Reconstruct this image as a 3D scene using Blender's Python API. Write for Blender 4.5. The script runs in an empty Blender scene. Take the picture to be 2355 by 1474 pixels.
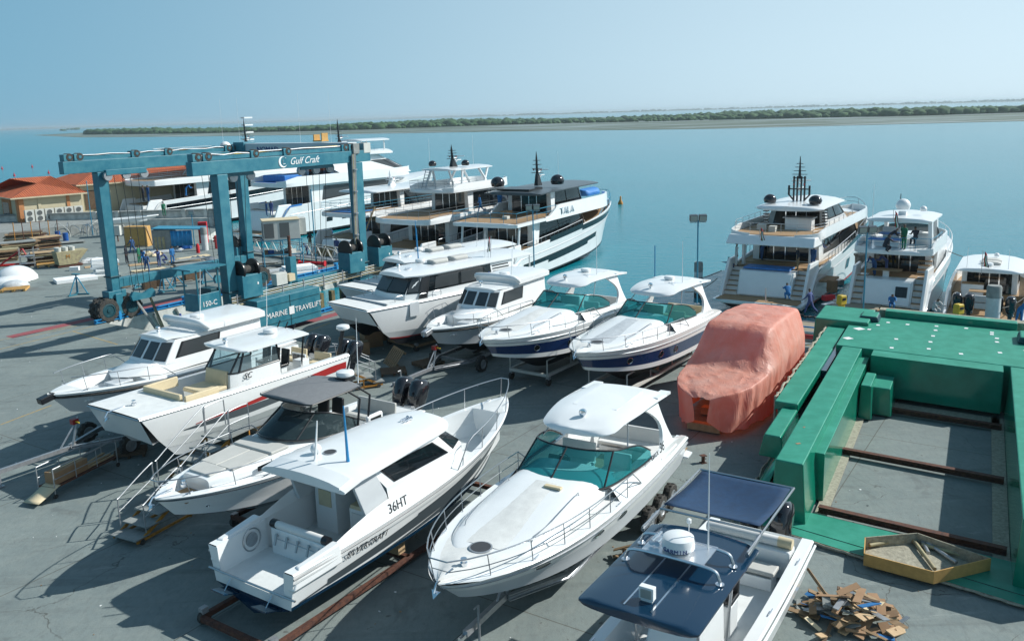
import bpy, bmesh, math, random
from math import sin, cos, pi, radians as R
from mathutils import Vector, Matrix
random.seed(7)
C = bpy.context.scene.collection
S = bpy.context.scene
# ------------------------------------------------------------------ camera
PW, PH = 2355.0, 1474.0
CF, CH, CCY = 2000.0, 13.0, 660.0
ROLL = math.atan(69/2355)
PITCH = math.atan((CCY-262.5)*cos(ROLL)/CF)
_fw = Vector((0, cos(PITCH), -sin(PITCH))); _upv = Vector((0, sin(PITCH), cos(PITCH))); _rt = Vector((1, 0, 0))
_r2 = _rt*cos(ROLL)-_upv*sin(ROLL); _u2 = _rt*sin(ROLL)+_upv*cos(ROLL)
cam_d = bpy.data.cameras.new("Camera"); cam = bpy.data.objects.new("Camera", cam_d); C.objects.link(cam)
cam.matrix_world = Matrix(((_r2.x, _u2.x, -_fw.x, 0), (_r2.y, _u2.y, -_fw.y, 0), (_r2.z, _u2.z, -_fw.z, CH), (0, 0, 0, 1)))
cam_d.sensor_fit = 'HORIZONTAL'; cam_d.sensor_width = 36; cam_d.lens = 36*CF/PW
cam_d.shift_y = -(PH/2-CCY)/PW
cam_d.clip_end = 30000; cam_d.clip_start = 0.1
S.camera = cam
S.render.resolution_x = 1024; S.render.resolution_y = 640
S.view_settings.view_transform = 'Standard'; S.view_settings.look = 'None'
S.view_settings.gamma = 1; S.view_settings.exposure = 0.18
def at(px, py, z=0.0):
    "world point at height z seen at photograph pixel (px,py)"
    d = _fw*CF+_r2*(px-PW/2)-_u2*(py-CCY)
    t = (z-CH)/d.z
    return Vector((d.x*t, d.y*t, z))
# ------------------------------------------------------------------ light
SUN_EL, SUN_AZ = 38.0, 12.0      # azimuth of the sun from +X towards +Y
w = bpy.data.worlds.new("World"); S.world = w; w.use_nodes = True
nt = w.node_tree; bg = nt.nodes['Background']
sky = nt.nodes.new('ShaderNodeTexSky'); sky.sky_type = 'NISHITA'; sky.sun_disc = False
sky.sun_elevation = R(SUN_EL); sky.sun_rotation = R(90-SUN_AZ); sky.altitude = 0
sky.air_density = 1.0; sky.dust_density = 0.2; sky.ozone_density = 6.0
# hazy Gulf sky: the Nishita dome under a veil of haze that is paler towards the sun
def _n(t, **k):
    n = nt.nodes.new(t)
    for a_, b_ in k.items(): setattr(n, a_, b_)
    return n
_tc = _n('ShaderNodeTexCoord'); _nm = _n('ShaderNodeVectorMath', operation='NORMALIZE'); nt.links.new(_tc.outputs['Generated'], _nm.inputs[0])
_dt = _n('ShaderNodeVectorMath', operation='DOT_PRODUCT'); nt.links.new(_nm.outputs[0], _dt.inputs[0]); _dt.inputs[1].default_value = (cos(R(SUN_AZ)), sin(R(SUN_AZ)), 0)
_mr = _n('ShaderNodeMapRange'); _mr.interpolation_type = 'SMOOTHSTEP'; _mr.inputs[1].default_value = -.55; _mr.inputs[2].default_value = .95; nt.links.new(_dt.outputs['Value'], _mr.inputs[0])
_hz = _n('ShaderNodeMix', data_type='RGBA'); nt.links.new(_mr.outputs[0], _hz.inputs[0])
_hz.inputs[6].default_value = (.150, .365, .520, 1); _hz.inputs[7].default_value = (.66, .83, .93, 1)
_sx = _n('ShaderNodeSeparateXYZ'); nt.links.new(_nm.outputs[0], _sx.inputs[0])
_vr = _n('ShaderNodeMapRange'); _vr.inputs[1].default_value = .05; _vr.inputs[2].default_value = .75; _vr.inputs[3].default_value = .92; _vr.inputs[4].default_value = .35; nt.links.new(_sx.outputs[2], _vr.inputs[0])
_sc = _n('ShaderNodeVectorMath', operation='SCALE'); nt.links.new(sky.outputs[0], _sc.inputs[0]); _sc.inputs['Scale'].default_value = 0.62
_up = _n('ShaderNodeVectorMath', operation='SCALE'); nt.links.new(_hz.outputs[2], _up.inputs[0]); _up.inputs['Scale'].default_value = 1/.10
_mx = _n('ShaderNodeMix', data_type='RGBA'); nt.links.new(_vr.outputs[0], _mx.inputs[0]); nt.links.new(_sc.outputs[0], _mx.inputs[6]); nt.links.new(_up.outputs[0], _mx.inputs[7])
nt.links.new(_mx.outputs[2], bg.inputs[0]); bg.inputs[1].default_value = 0.10
sd = bpy.data.lights.new("sun", 'SUN'); sd.energy = 5.0; sd.angle = R(0.55); sd.color = (1.0, 0.985, 0.93)
sun = bpy.data.objects.new("sun", sd); C.objects.link(sun)
sv = Vector((cos(R(SUN_EL))*cos(R(SUN_AZ)), cos(R(SUN_EL))*sin(R(SUN_AZ)), sin(R(SUN_EL))))
sun.rotation_euler = sv.to_track_quat('Z', 'Y').to_euler(); sun.location = (60, 20, 60)
# ------------------------------------------------------------------ materials
M = {}
def mat(n, col, rough=0.5, metal=0.0, spec=0.5, coat=0.0, ns=0.0, nscale=3.0, nc=None, bump=0.0, bscale=20.0, stretch=(1, 1, 1), detail=6, aniso=None, lo=.35, hi=.65):
    m = bpy.data.materials.new(n); m.use_nodes = True; N = m.node_tree.nodes; L = m.node_tree.links
    b = N['Principled BSDF']; b.inputs['Base Color'].default_value = (*col, 1); b.inputs['Roughness'].default_value = rough
    b.inputs['Metallic'].default_value = metal; b.inputs['Specular IOR Level'].default_value = spec
    b.inputs['Coat Weight'].default_value = coat; b.inputs['Coat Roughness'].default_value = 0.06
    tc = N.new('ShaderNodeTexCoord'); mp = N.new('ShaderNodeMapping'); mp.inputs['Scale'].default_value = stretch
    L.new(tc.outputs['Object'], mp.inputs[0])
    if ns or nc:
        t = N.new('ShaderNodeTexNoise'); t.inputs['Scale'].default_value = nscale; t.inputs['Detail'].default_value = detail; t.inputs['Roughness'].default_value = .65
        L.new(mp.outputs[0], t.inputs[0])
        r = N.new('ShaderNodeMapRange'); r.inputs[1].default_value = lo; r.inputs[2].default_value = hi
        L.new(t.outputs[0], r.inputs[0])
        mx = N.new('ShaderNodeMix'); mx.data_type = 'RGBA'
        c2 = nc if nc else tuple(c*(1-ns) for c in col)
        mx.inputs[6].default_value = (*col, 1); mx.inputs[7].default_value = (*c2, 1)
        L.new(r.outputs[0], mx.inputs[0]); L.new(mx.outputs[2], b.inputs['Base Color'])
    if bump:
        t2 = N.new('ShaderNodeTexNoise'); t2.inputs['Scale'].default_value = bscale; t2.inputs['Detail'].default_value = 4
        L.new(mp.outputs[0], t2.inputs[0]); bp = N.new('ShaderNodeBump'); bp.inputs['Strength'].default_value = bump; bp.inputs['Distance'].default_value = 0.02
        L.new(t2.outputs[0], bp.inputs['Height']); L.new(bp.outputs[0], b.inputs['Normal'])
    M[n] = m; return m
def glass(n, col, alpha, rough=0.03):
    m = bpy.data.materials.new(n); m.use_nodes = True; N = m.node_tree.nodes; L = m.node_tree.links
    b = N['Principled BSDF']; b.inputs['Base Color'].default_value = (*col, 1); b.inputs['Roughness'].default_value = rough
    tr = N.new('ShaderNodeBsdfTransparent'); tr.inputs[0].default_value = (*[min(1, c*1.5+.1) for c in col], 1)
    mx = N.new('ShaderNodeMixShader'); mx.inputs[0].default_value = alpha
    L.new(tr.outputs[0], mx.inputs[1]); L.new(b.outputs[0], mx.inputs[2]); L.new(mx.outputs[0], N['Material Output'].inputs[0])
    M[n] = m; return m
mat('gelcoat', (.78, .80, .80), .28, coat=.5, ns=.07, nscale=.8)
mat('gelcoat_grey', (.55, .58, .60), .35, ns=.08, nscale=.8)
mat('deck_white', (.70, .72, .71), .6, ns=.12, nscale=2.5, bump=.15, bscale=60)
mat('nonskid', (.68, .69, .67), .75, ns=.14, nscale=3, bump=.3, bscale=90)
mat('cream', (.62, .52, .34), .6, ns=.08, bump=.2, bscale=12)
mat('cushion', (.50, .50, .47), .7, ns=.08, bump=.1, bscale=20)
mat('white_vinyl', (.70, .70, .68), .6, ns=.05)
mat('navy', (.003, .024, .055), .14, coat=.4)
mat('navy_hull', (.012, .035, .12), .15, coat=.6, ns=.2, nscale=1)
mat('navy_cloth', (.005, .040, .105), .85, ns=.25, nscale=5, bump=.3, bscale=10)
mat('grey_cloth', (.17, .18, .19), .85, ns=.12, nscale=6)
mat('black', (.012, .013, .015), .3)
mat('black_gloss', (.012, .013, .017), .12, coat=.5)
mat('antifoul', (.012, .015, .02), .6, ns=.3)
mat('red_paint', (.35, .02, .02), .4, ns=.15)
mat('stripe_grey', (.06, .075, .085), .3)
mat('rubber', (.02, .02, .021), .85, ns=.2, nc=(.07, .065, .055), nscale=9, bump=.5, bscale=30)
mat('chrome', (.75, .77, .8), .14, 1.0)
mat('galv', (.42, .44, .46), .42, .6, ns=.25, nscale=8)
mat('steel', (.42, .44, .46), .3, .9)
mat('alu', (.75, .77, .8), .3, .9, ns=.1)
mat('dark_glass', (.006, .009, .011), .05, spec=.7)
mat('grey_glass', (.045, .052, .056), .08, spec=.6)
mat('window_frame', (.015, .016, .018), .3)
glass('teal_glass', (.03, .25, .27), .25)
glass('smoke_glass', (.03, .05, .055), .62)
glass('clear_glass', (.35, .45, .48), .22)
mat('teak', (.36, .23, .12), .7, ns=.3, nscale=4, stretch=(1, 12, 1))
mat('wood', (.30, .20, .11), .8, ns=.35, nscale=4, stretch=(1, 6, 1), bump=.2)
mat('wood_light', (.47, .33, .19), .8, ns=.25, nscale=5, bump=.2)
mat('wood_dark', (.13, .085, .05), .85, ns=.4, nscale=6, bump=.2)
mat('crate_wood', (.55, .32, .10), .75, ns=.2, nscale=5)
mat('cardboard', (.33, .20, .11), .85, ns=.15, nscale=3)
mat('rust', (.13, .05, .028), .85, ns=.5, nscale=7, nc=(.05, .022, .018), bump=.4)
mat('lift_teal', (.014, .135, .195), .42, ns=.35, nscale=1.3, nc=(.05, .20, .25), bump=.1, bscale=8)
mat('lift_dark', (.008, .065, .085), .5, ns=.3, nscale=2)
mat('bright_blue', (.02, .26, .55), .5, ns=.25, nscale=3)
mat('blue_sheet', (.03, .20, .55), .6, ns=.25, nscale=3, bump=.6, bscale=6)
mat('blue_pole', (.04, .25, .38), .5, ns=.2)
mat('yellow', (.60, .42, .03), .5, ns=.2)
mat('yellow_line', (.42, .27, .05), .85, ns=.5, nscale=6, nc=(.26, .23, .17))
mat('red_line', (.30, .05, .065), .85, ns=.4, nscale=3, nc=(.22, .09, .09))
mat('orange_steel', (.50, .22, .03), .6, ns=.4, nscale=8)
mat('wall_white', (.62, .62, .58), .9, ns=.3, nscale=1.2, nc=(.36, .37, .35), bump=.2)
mat('wall_beige', (.55, .49, .34), .9, ns=.12, nscale=1)
mat('orange_trim', (.50, .22, .09), .85, ns=.2)
mat('ac_white', (.55, .56, .52), .6, ns=.1)
mat('ac_grille', (.10, .11, .11), .7)
mat('paper', (.75, .76, .76), .8, ns=.08, bump=.4, bscale=8)
mat('plastic_wrap', (.55, .58, .60), .35, ns=.2, nscale=4, bump=.7, bscale=7)
mat('rope', (.10, .10, .09), .9)
mat('rope_tan', (.33, .24, .12), .9, ns=.3, nscale=20)
mat('white_paint', (.78, .80, .80), .5, ns=.08)
mat('letter_black', (.02, .022, .025), .4)
mat('letter_blue', (.02, .05, .2), .5)
mat('green_cloth', (.015, .17, .09), .85, ns=.25, nscale=8)
mat('blue_cloth', (.025, .09, .24), .85, ns=.25, nscale=8)
mat('royal_cloth', (.02, .16, .40), .85, ns=.2, nscale=8)
mat('violet_cloth', (.06, .09, .24), .85, ns=.2, nscale=8)
mat('dark_cloth', (.02, .025, .04), .85, ns=.2, nscale=8)
mat('white_cloth', (.50, .52, .52), .85, ns=.2, nscale=8)
mat('red_cloth', (.30, .05, .06), .85)
mat('khaki_cloth', (.25, .18, .10), .85)
mat('skin', (.16, .085, .05), .6)
mat('hair', (.01, .009, .008), .7)
mat('flag_red', (.45, .01, .02), .8); mat('flag_green', (.01, .20, .06), .8); mat('flag_white', (.7, .7, .7), .8)
mat('lamp_face', (.35, .36, .33), .2, ns=.1)
mat('opening_shade', (.01, .012, .015), .15)  # near-black colour painted as the shade inside open hatches and garages
mat('cork', (.28, .24, .16), .95, ns=.4, nscale=12, bump=.6)
mat('skip_yellow', (.40, .36, .20), .7, ns=.4, nscale=4, nc=(.25, .21, .14))
mat('piling_stain', (.42, .42, .38), .9, ns=.5, nscale=2, nc=(.07, .05, .035))
mat('piling_white', (.58, .60, .60), .7, ns=.15)
mat('pile_dark', (.07, .06, .035), .9, ns=.5, nscale=4, nc=(.22, .18, .08), bump=.6, bscale=15)
mat('conc_grey', (.27, .29, .28), .9, ns=.3, nscale=2)
mat('plank', (.30, .26, .19), .9, ns=.3, nscale=3, stretch=(1, 8, 1))
mat('foam_white', (.80, .82, .82), .8, ns=.06, bump=.3, bscale=10)
# roof tiles
m = mat('roof_tile', (.52, .13, .045), .8, ns=.35, nscale=2, nc=(.34, .09, .04))
def waves(m, axis, scale, strength, dist=.05):
    N = m.node_tree.nodes; L = m.node_tree.links; b = N['Principled BSDF']
    tc = N.new('ShaderNodeTexCoord'); wv = N.new('ShaderNodeTexWave'); wv.bands_direction = axis; wv.inputs['Scale'].default_value = scale; wv.inputs['Distortion'].default_value = .0
    L.new(tc.outputs['Object'], wv.inputs[0]); bp = N.new('ShaderNodeBump'); bp.inputs['Strength'].default_value = strength; bp.inputs['Distance'].default_value = dist
    L.new(wv.outputs[1], bp.inputs['Height']); L.new(bp.outputs[0], b.inputs['Normal'])
# green mould: glossy sides, chalky tops come from a big soft noise
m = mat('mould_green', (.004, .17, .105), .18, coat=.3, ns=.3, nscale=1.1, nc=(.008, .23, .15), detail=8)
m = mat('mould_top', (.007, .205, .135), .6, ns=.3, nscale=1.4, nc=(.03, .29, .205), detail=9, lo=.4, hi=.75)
mat('mould_raw', (.38, .36, .28), .95, ns=.4, nscale=8, bump=.7)
# tarp
m = mat('tarp', (.76, .33, .24), .5, ns=.2, nscale=1.4, nc=(.80, .46, .37), bump=.0)
N = m.node_tree.nodes; L = m.node_tree.links; b = N['Principled BSDF']
tc = N.new('ShaderNodeTexCoord'); prev = None
for st, sc, dist in (((1.3, 1.3, .30), 1.2, .12), ((3.6, 3.6, .9), 2.4, .035)):
    mp = N.new('ShaderNodeMapping'); mp.inputs['Scale'].default_value = st; mp.inputs['Rotation'].default_value = (.35, .2, .4); L.new(tc.outputs['Object'], mp.inputs[0])
    t = N.new('ShaderNodeTexNoise'); t.noise_type = 'RIDGED_MULTIFRACTAL'; t.inputs['Scale'].default_value = sc; t.inputs['Detail'].default_value = 3; t.inputs['Distortion'].default_value = .5; t.inputs['Roughness'].default_value = .45
    L.new(mp.outputs[0], t.inputs[0]); bp = N.new('ShaderNodeBump'); bp.inputs['Strength'].default_value = .75; bp.inputs['Distance'].default_value = dist
    L.new(t.outputs[0], bp.inputs['Height'])
    if prev: L.new(prev, bp.inputs['Normal'])
    prev = bp.outputs[0]
L.new(prev, b.inputs['Normal'])
tl = N.new('ShaderNodeBsdfTranslucent'); tl.inputs[0].default_value = (.95, .17, .07, 1); mx = N.new('ShaderNodeMixShader'); mx.inputs[0].default_value = .38
L.new(b.outputs[0], mx.inputs[1]); L.new(tl.outputs[0], mx.inputs[2]); L.new(mx.outputs[0], N['Material Output'].inputs[0])
# concrete yard
def concrete():
    m = bpy.data.materials.new('yard_concrete'); m.use_nodes = True; N = m.node_tree.nodes; L = m.node_tree.links; b = N['Principled BSDF']
    tc = N.new('ShaderNodeTexCoord')
    def noise(sc, det=6, ro=.6, dis=0, st=None, rot=0):
        n = N.new('ShaderNodeTexNoise'); n.inputs['Scale'].default_value = sc; n.inputs['Detail'].default_value = det; n.inputs['Roughness'].default_value = ro; n.inputs['Distortion'].default_value = dis
        mp = N.new('ShaderNodeMapping'); mp.inputs['Rotation'].default_value = (0, 0, rot)
        if st: mp.inputs['Scale'].default_value = st
        L.new(tc.outputs['Object'], mp.inputs[0]); L.new(mp.outputs[0], n.inputs[0]); return n.outputs[0]
    def rng(s, a, c, d=0, e=1):
        r = N.new('ShaderNodeMapRange'); r.inputs[1].default_value = a; r.inputs[2].default_value = c; r.inputs[3].default_value = d; r.inputs[4].default_value = e; L.new(s, r.inputs[0]); return r.outputs[0]
    def mix(f, c1, c2):
        x = N.new('ShaderNodeMix'); x.data_type = 'RGBA'; L.new(f, x.inputs[0])
        for i, c in ((6, c1), (7, c2)):
            if isinstance(c, tuple): x.inputs[i].default_value = (*c, 1)
            else: L.new(c, x.inputs[i])
        return x.outputs[2]
    base = mix(rng(noise(.22, 8, .7), .35, .65), (.205, .245, .235), (.150, .185, .183))
    base = mix(rng(noise(1.6, 8, .75), .45, .8, 0, .6), base, (.27, .295, .265))
    base = mix(rng(noise(7, 8, .8, 0, (1, .45, 1), R(-57)), .48, .72, 0, .5), base, (.085, .093, .093))
    # tyre and drag marks running along the slip
    base = mix(rng(noise(.9, 6, .6, .4, (.12, 1.6, 1), R(-57)), .55, .75, 0, .55), base, (.07, .078, .078))
    base = mix(rng(noise(.12, 3, .5, 1.5), .62, .72, 0, .45), base, (.10, .10, .095))
    # cracks: edges of large warped cells
    wn = N.new('ShaderNodeTexNoise'); wn.inputs['Scale'].default_value = .9; wn.inputs['Detail'].default_value = 6
    L.new(tc.outputs['Object'], wn.inputs[0])
    vm = N.new('ShaderNodeVectorMath'); vm.operation = 'MULTIPLY_ADD'; vm.inputs[1].default_value = (1.8, 1.8, 0); L.new(wn.outputs[1], vm.inputs[0]); L.new(tc.outputs['Object'], vm.inputs[2])
    vo = N.new('ShaderNodeTexVoronoi'); vo.feature = 'DISTANCE_TO_EDGE'; vo.inputs['Scale'].default_value = .19; L.new(vm.outputs[0], vo.inputs[0])
    crack = rng(vo.outputs[0], .0012, .0034, 1, 0)
    br = noise(.15, 2); mm = N.new('ShaderNodeMath'); mm.operation = 'MULTIPLY'; L.new(crack, mm.inputs[0]); L.new(rng(br, .50, .58, 0, .75), mm.inputs[1])
    base = mix(mm.outputs[0], base, (.045, .04, .03))
    # construction joints every 6 m, at the slip's angle
    mp = N.new('ShaderNodeMapping'); mp.inputs['Rotation'].default_value = (0, 0, R(-56.5)); L.new(tc.outputs['Object'], mp.inputs[0])
    sx = N.new('ShaderNodeSeparateXYZ'); L.new(mp.outputs[0], sx.inputs[0])
    fl = N.new('ShaderNodeVectorMath'); fl.operation = 'MULTIPLY'; fl.inputs[1].default_value = (1/8.8, 1/6.2, 0); L.new(mp.outputs[0], fl.inputs[0])
    ff = N.new('ShaderNodeVectorMath'); ff.operation = 'FLOOR'; L.new(fl.outputs[0], ff.inputs[0]); wh = N.new('ShaderNodeTexWhiteNoise'); wh.noise_dimensions = '2D'; L.new(ff.outputs[0], wh.inputs[0])
    base = mix(rng(wh.outputs[0], 0, 1, 0, .32), base, (.125, .15, .15))
    base = mix(rng(noise(.45, 9, .62, .8), .60, .66, 0, .42), base, (.085, .095, .095))
    base = mix(rng(noise(3.2, 3, .5), .70, .74, 0, .6), base, (.05, .05, .048))
    base = mix(rng(noise(.5, 10, .75, 2.5, (.3, 1.5, 1), R(-35)), .60, .64, 0, .4), base, (.30, .33, .31))
    for ax in (0, 1):
        a = N.new('ShaderNodeMath'); a.operation = 'PINGPONG'; a.inputs[1].default_value = 3.1 if ax else 4.4; L.new(sx.outputs[ax], a.inputs[0])
        j = rng(a.outputs[0], .008, .025, .8, 0); base = mix(j, base, (.07, .065, .05))
    L.new(base, b.inputs['Base Color']); b.inputs['Roughness'].default_value = .88
    bp = N.new('ShaderNodeBump'); bp.inputs['Strength'].default_value = .35; bp.inputs['Distance'].default_value = .03
    L.new(noise(18, 8, .7), bp.inputs['Height']); L.new(bp.outputs[0], b.inputs['Normal'])
    M['yard'] = m
concrete()
def water():
    m = bpy.data.materials.new('sea_water'); m.use_nodes = True; N = m.node_tree.nodes; L = m.node_tree.links; b = N['Principled BSDF']
    tc = N.new('ShaderNodeTexCoord')
    n = N.new('ShaderNodeTexNoise'); n.inputs['Scale'].default_value = .012; n.inputs['Detail'].default_value = 4; n.inputs['Distortion'].default_value = .6
    mp0 = N.new('ShaderNodeMapping'); mp0.inputs['Scale'].default_value = (.35, 1.6, 1); mp0.inputs['Rotation'].default_value = (0, 0, R(25)); L.new(tc.outputs['Object'], mp0.inputs[0]); L.new(mp0.outputs[0], n.inputs[0])
    mx = N.new('ShaderNodeMix'); mx.data_type = 'RGBA'; mx.inputs[6].default_value = (.002, .155, .205, 1); mx.inputs[7].default_value = (.006, .225, .285, 1)
    L.new(n.outputs[0], mx.inputs[0]); L.new(mx.outputs[2], b.inputs['Base Color'])
    b.inputs['Roughness'].default_value = .16; b.inputs['IOR'].default_value = 1.28
    prev = None
    for sc, st, dist in ((.55, (1, 2.2, 1), .16), (2.6, (1, 1.9, 1), .08)):
        t = N.new('ShaderNodeTexNoise'); t.inputs['Scale'].default_value = sc; t.inputs['Detail'].default_value = 5; t.inputs['Roughness'].default_value = .55
        mp = N.new('ShaderNodeMapping'); mp.inputs['Scale'].default_value = st; mp.inputs['Rotation'].default_value = (0, 0, R(18)); L.new(tc.outputs['Object'], mp.inputs[0]); L.new(mp.outputs[0], t.inputs[0])
        bp = N.new('ShaderNodeBump'); bp.inputs['Strength'].default_value = .55; bp.inputs['Distance'].default_value = dist
        L.new(t.outputs[0], bp.inputs['Height'])
        if prev: L.new(prev, bp.inputs['Normal'])
        prev = bp.outputs[0]
    L.new(prev, b.inputs['Normal']); M['water'] = m
water()
# ------------------------------------------------------------------ mesh kit
class MB:
    def __init__(s): s.v = []; s.f = []; s.m = []; s.mats = []; s.sm = []
    def mi(s, k):
        if k not in s.mats: s.mats.append(k)
        return s.mats.index(k)
    def add(s, vs, fs, k, smooth=False):
        o = len(s.v); i = s.mi(k); s.v += [tuple(p) for p in vs]
        for f in fs: s.f.append(tuple(o+j for j in f)); s.m.append(i); s.sm.append(smooth)
    def box(s, c, d, k, rz=0, ry=0, rx=0, taper=1.0):
        x, y, z = d[0]/2, d[1]/2, d[2]/2
        P = [Vector((sx*x*(taper if sz > 0 else 1), sy*y*(taper if sz > 0 else 1), sz*z)) for sz in (-1, 1) for sx, sy in ((-1, -1), (1, -1), (1, 1), (-1, 1))]
        Mx = Matrix.Translation(Vector(c)) @ Matrix.Rotation(rz, 4, 'Z') @ Matrix.Rotation(ry, 4, 'Y') @ Matrix.Rotation(rx, 4, 'X')
        s.add([Mx @ p for p in P], [(3, 2, 1, 0), (4, 5, 6, 7), (0, 1, 5, 4), (1, 2, 6, 5), (2, 3, 7, 6), (3, 0, 4, 7)], k); return s
    def hexa(s, P, k):
        s.add(P, [(3, 2, 1, 0), (4, 5, 6, 7), (0, 1, 5, 4), (1, 2, 6, 5), (2, 3, 7, 6), (3, 0, 4, 7)], k); return s
    def prism(s, pts, z0, z1, k, ktop=None):
        n = len(pts); a = [(p[0], p[1], z0) for p in pts]; b = [(p[0], p[1], z1) for p in pts]
        s.add(a+b, [(i, (i+1) % n, n+(i+1) % n, n+i) for i in range(n)]+[tuple(range(n-1, -1, -1))], k)
        s.add(b, [tuple(range(n))], ktop or k); return s
    def tube(s, path, r, k, n=6, closed=False, caps=True):
        path = [Vector(p) for p in path]; N_ = len(path); V = []; rr = r if isinstance(r, (list, tuple)) else [r]*N_
        prev = None
        for i, p in enumerate(path):
            if closed: d = path[(i+1) % N_]-path[i-1]
            else: d = path[min(i+1, N_-1)]-path[max(i-1, 0)]
            if d.length < 1e-9: d = Vector((0, 0, 1))
            d.normalize()
            a = prev-d*prev.dot(d) if prev else d.cross(Vector((0, 0, 1)) if abs(d.z) < .9 else Vector((1, 0, 0)))
            if a.length < 1e-6: a = d.orthogonal()
            a.normalize(); b_ = d.cross(a); prev = a
            V += [p+(a*cos(2*pi*j/n)+b_*sin(2*pi*j/n))*rr[i] for j in range(n)]
        F = []
        for i in range(N_ if closed else N_-1):
            i2 = (i+1) % N_
            F += [(i*n+j, i*n+(j+1) % n, i2*n+(j+1) % n, i2*n+j) for j in range(n)]
        if caps and not closed: F += [tuple(range(n-1, -1, -1)), tuple((N_-1)*n+j for j in range(n))]
        s.add(V, F, k, True); return s
    def lathe(s, prof, c, k, n=16, axis='Z', rot=None):
        V = []; F = []; c = Vector(c)
        for r, z in prof:
            for j in range(n):
                a = 2*pi*j/n; p = Vector((r*cos(a), r*sin(a), z))
                if axis == 'Y': p = Vector((p.x, p.z, p.y))
                if axis == 'X': p = Vector((p.z, p.x, p.y))
                if rot: p = rot @ p
                V.append(c+p)
        for i in range(len(prof)-1):
            F += [(i*n+j, i*n+(j+1) % n, (i+1)*n+(j+1) % n, (i+1)*n+j) for j in range(n)]
        F += [tuple(range(n-1, -1, -1)), tuple((len(prof)-1)*n+j for j in range(n))]
        s.add(V, F, k, True); return s
    def loft(s, rings, k, closed=True, caps=True, smooth=True):
        n = len(rings[0]); V = [p for r in rings for p in r]; F = []
        for i in range(len(rings)-1):
            for j in range(n if closed else n-1):
                F.append((i*n+j, i*n+(j+1) % n, (i+1)*n+(j+1) % n, (i+1)*n+j))
        if caps and closed: F += [tuple(range(n-1, -1, -1)), tuple((len(rings)-1)*n+j for j in range(n))]
        s.add(V, F, k, smooth); return s
    def build(s, name, parent=None, ang=38, bevel=0.0, solid=0.0, loc=None, rz=0):
        me = bpy.data.meshes.new(name); me.from_pydata(s.v, [], s.f)
        for k in s.mats: me.materials.append(M[k])
        me.polygons.foreach_set('material_index', s.m); me.polygons.foreach_set('use_smooth', [True]*len(s.f))
        bm = bmesh.new(); bm.from_mesh(me); bmesh.ops.remove_doubles(bm, verts=bm.verts, dist=.0004); bmesh.ops.recalc_face_normals(bm, faces=bm.faces); bm.to_mesh(me); bm.free()
        me.set_sharp_from_angle(angle=R(ang)); me.update()
        o = bpy.data.objects.new(name, me); C.objects.link(o)
        if parent: o.parent = parent
        if loc is not None: o.location = loc
        o.rotation_euler.z = rz
        if bevel:
            b = o.modifiers.new('bevel', 'BEVEL'); b.width = bevel; b.segments = 2; b.limit_method = 'ANGLE'; b.angle_limit = R(40); b.harden_normals = True
        if solid:
            b = o.modifiers.new('solid', 'SOLIDIFY'); b.thickness = solid; b.offset = 0
        return o
def tag(o, label=None, cat=None, group=None, kind=None):
    if label: o['label'] = label
    if cat: o['category'] = cat
    if group: o['group'] = group
    if kind: o['kind'] = kind
    return o
def thing(name, label, cat, loc=(0, 0, 0), rz=0, group=None):
    o = bpy.data.objects.new(name, None); C.objects.link(o); o.location = loc; o.rotation_euler.z = rz; o.empty_display_size = .3
    return tag(o, label, cat, group)
def dup(o, loc, rz, label=None, parent=None):
    c = o.copy(); C.objects.link(c)
    if parent is None: c.location = loc; c.rotation_euler.z = rz
    else: c.parent = parent
    if label: c['label'] = label
    for ch in list(o.children): dup(ch, None, 0, None, c)
    return c
def text(s, name, parent, k, size, loc, ax, ay, ext=.008, shear=0, align='LEFT'):
    "lettering: ax reading direction, ay up direction"
    cu = bpy.data.curves.new(name, 'FONT'); cu.body = s; cu.size = size; cu.extrude = ext; cu.shear = shear; cu.align_x = align; cu.resolution_u = 3
    t = bpy.data.objects.new('tmp', cu); C.objects.link(t); bpy.context.view_layer.update()
    me = bpy.data.meshes.new_from_object(t.evaluated_get(bpy.context.evaluated_depsgraph_get())); bpy.data.objects.remove(t)
    me.materials.clear(); me.materials.append(M[k])
    o = bpy.data.objects.new(name, me); C.objects.link(o); o.parent = parent
    ax = Vector(ax).normalized(); ay = Vector(ay); ay = (ay-ax*ay.dot(ax)).normalized(); az = ax.cross(ay)
    o.matrix_local = Matrix(((ax.x, ay.x, az.x, loc[0]), (ax.y, ay.y, az.y, loc[1]), (ax.z, ay.z, az.z, loc[2]), (0, 0, 0, 1)))
    return o
def lerp(a, b, t): return a+(b-a)*t
def sm(t): t = max(0, min(1, t)); return t*t*(3-2*t)
def arc(pts, n=6, closed=False):
    "Catmull-Rom through pts"
    P = [Vector(p) for p in pts]; out = []; m_ = len(P)
    rng = range(m_ if closed else m_-1)
    for i in rng:
        p0 = P[i-1] if (closed or i > 0) else P[0]; p1 = P[i]; p2 = P[(i+1) % m_]; p3 = P[(i+2) % m_] if (closed or i+2 < m_) else P[-1]
        for j in range(n):
            t = j/n; out.append(.5*((2*p1)+(p2-p0)*t+(2*p0-5*p1+4*p2-p3)*t*t+(3*p1-p0-3*p2+p3)*t**3))
    if not closed: out.append(P[-1])
    return out
def poly(P, u):
    "point at fraction u of index length on polyline"
    x = u*(len(P)-1); i = min(int(x), len(P)-2); return Vector(P[i]).lerp(Vector(P[i+1]), x-i)
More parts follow.
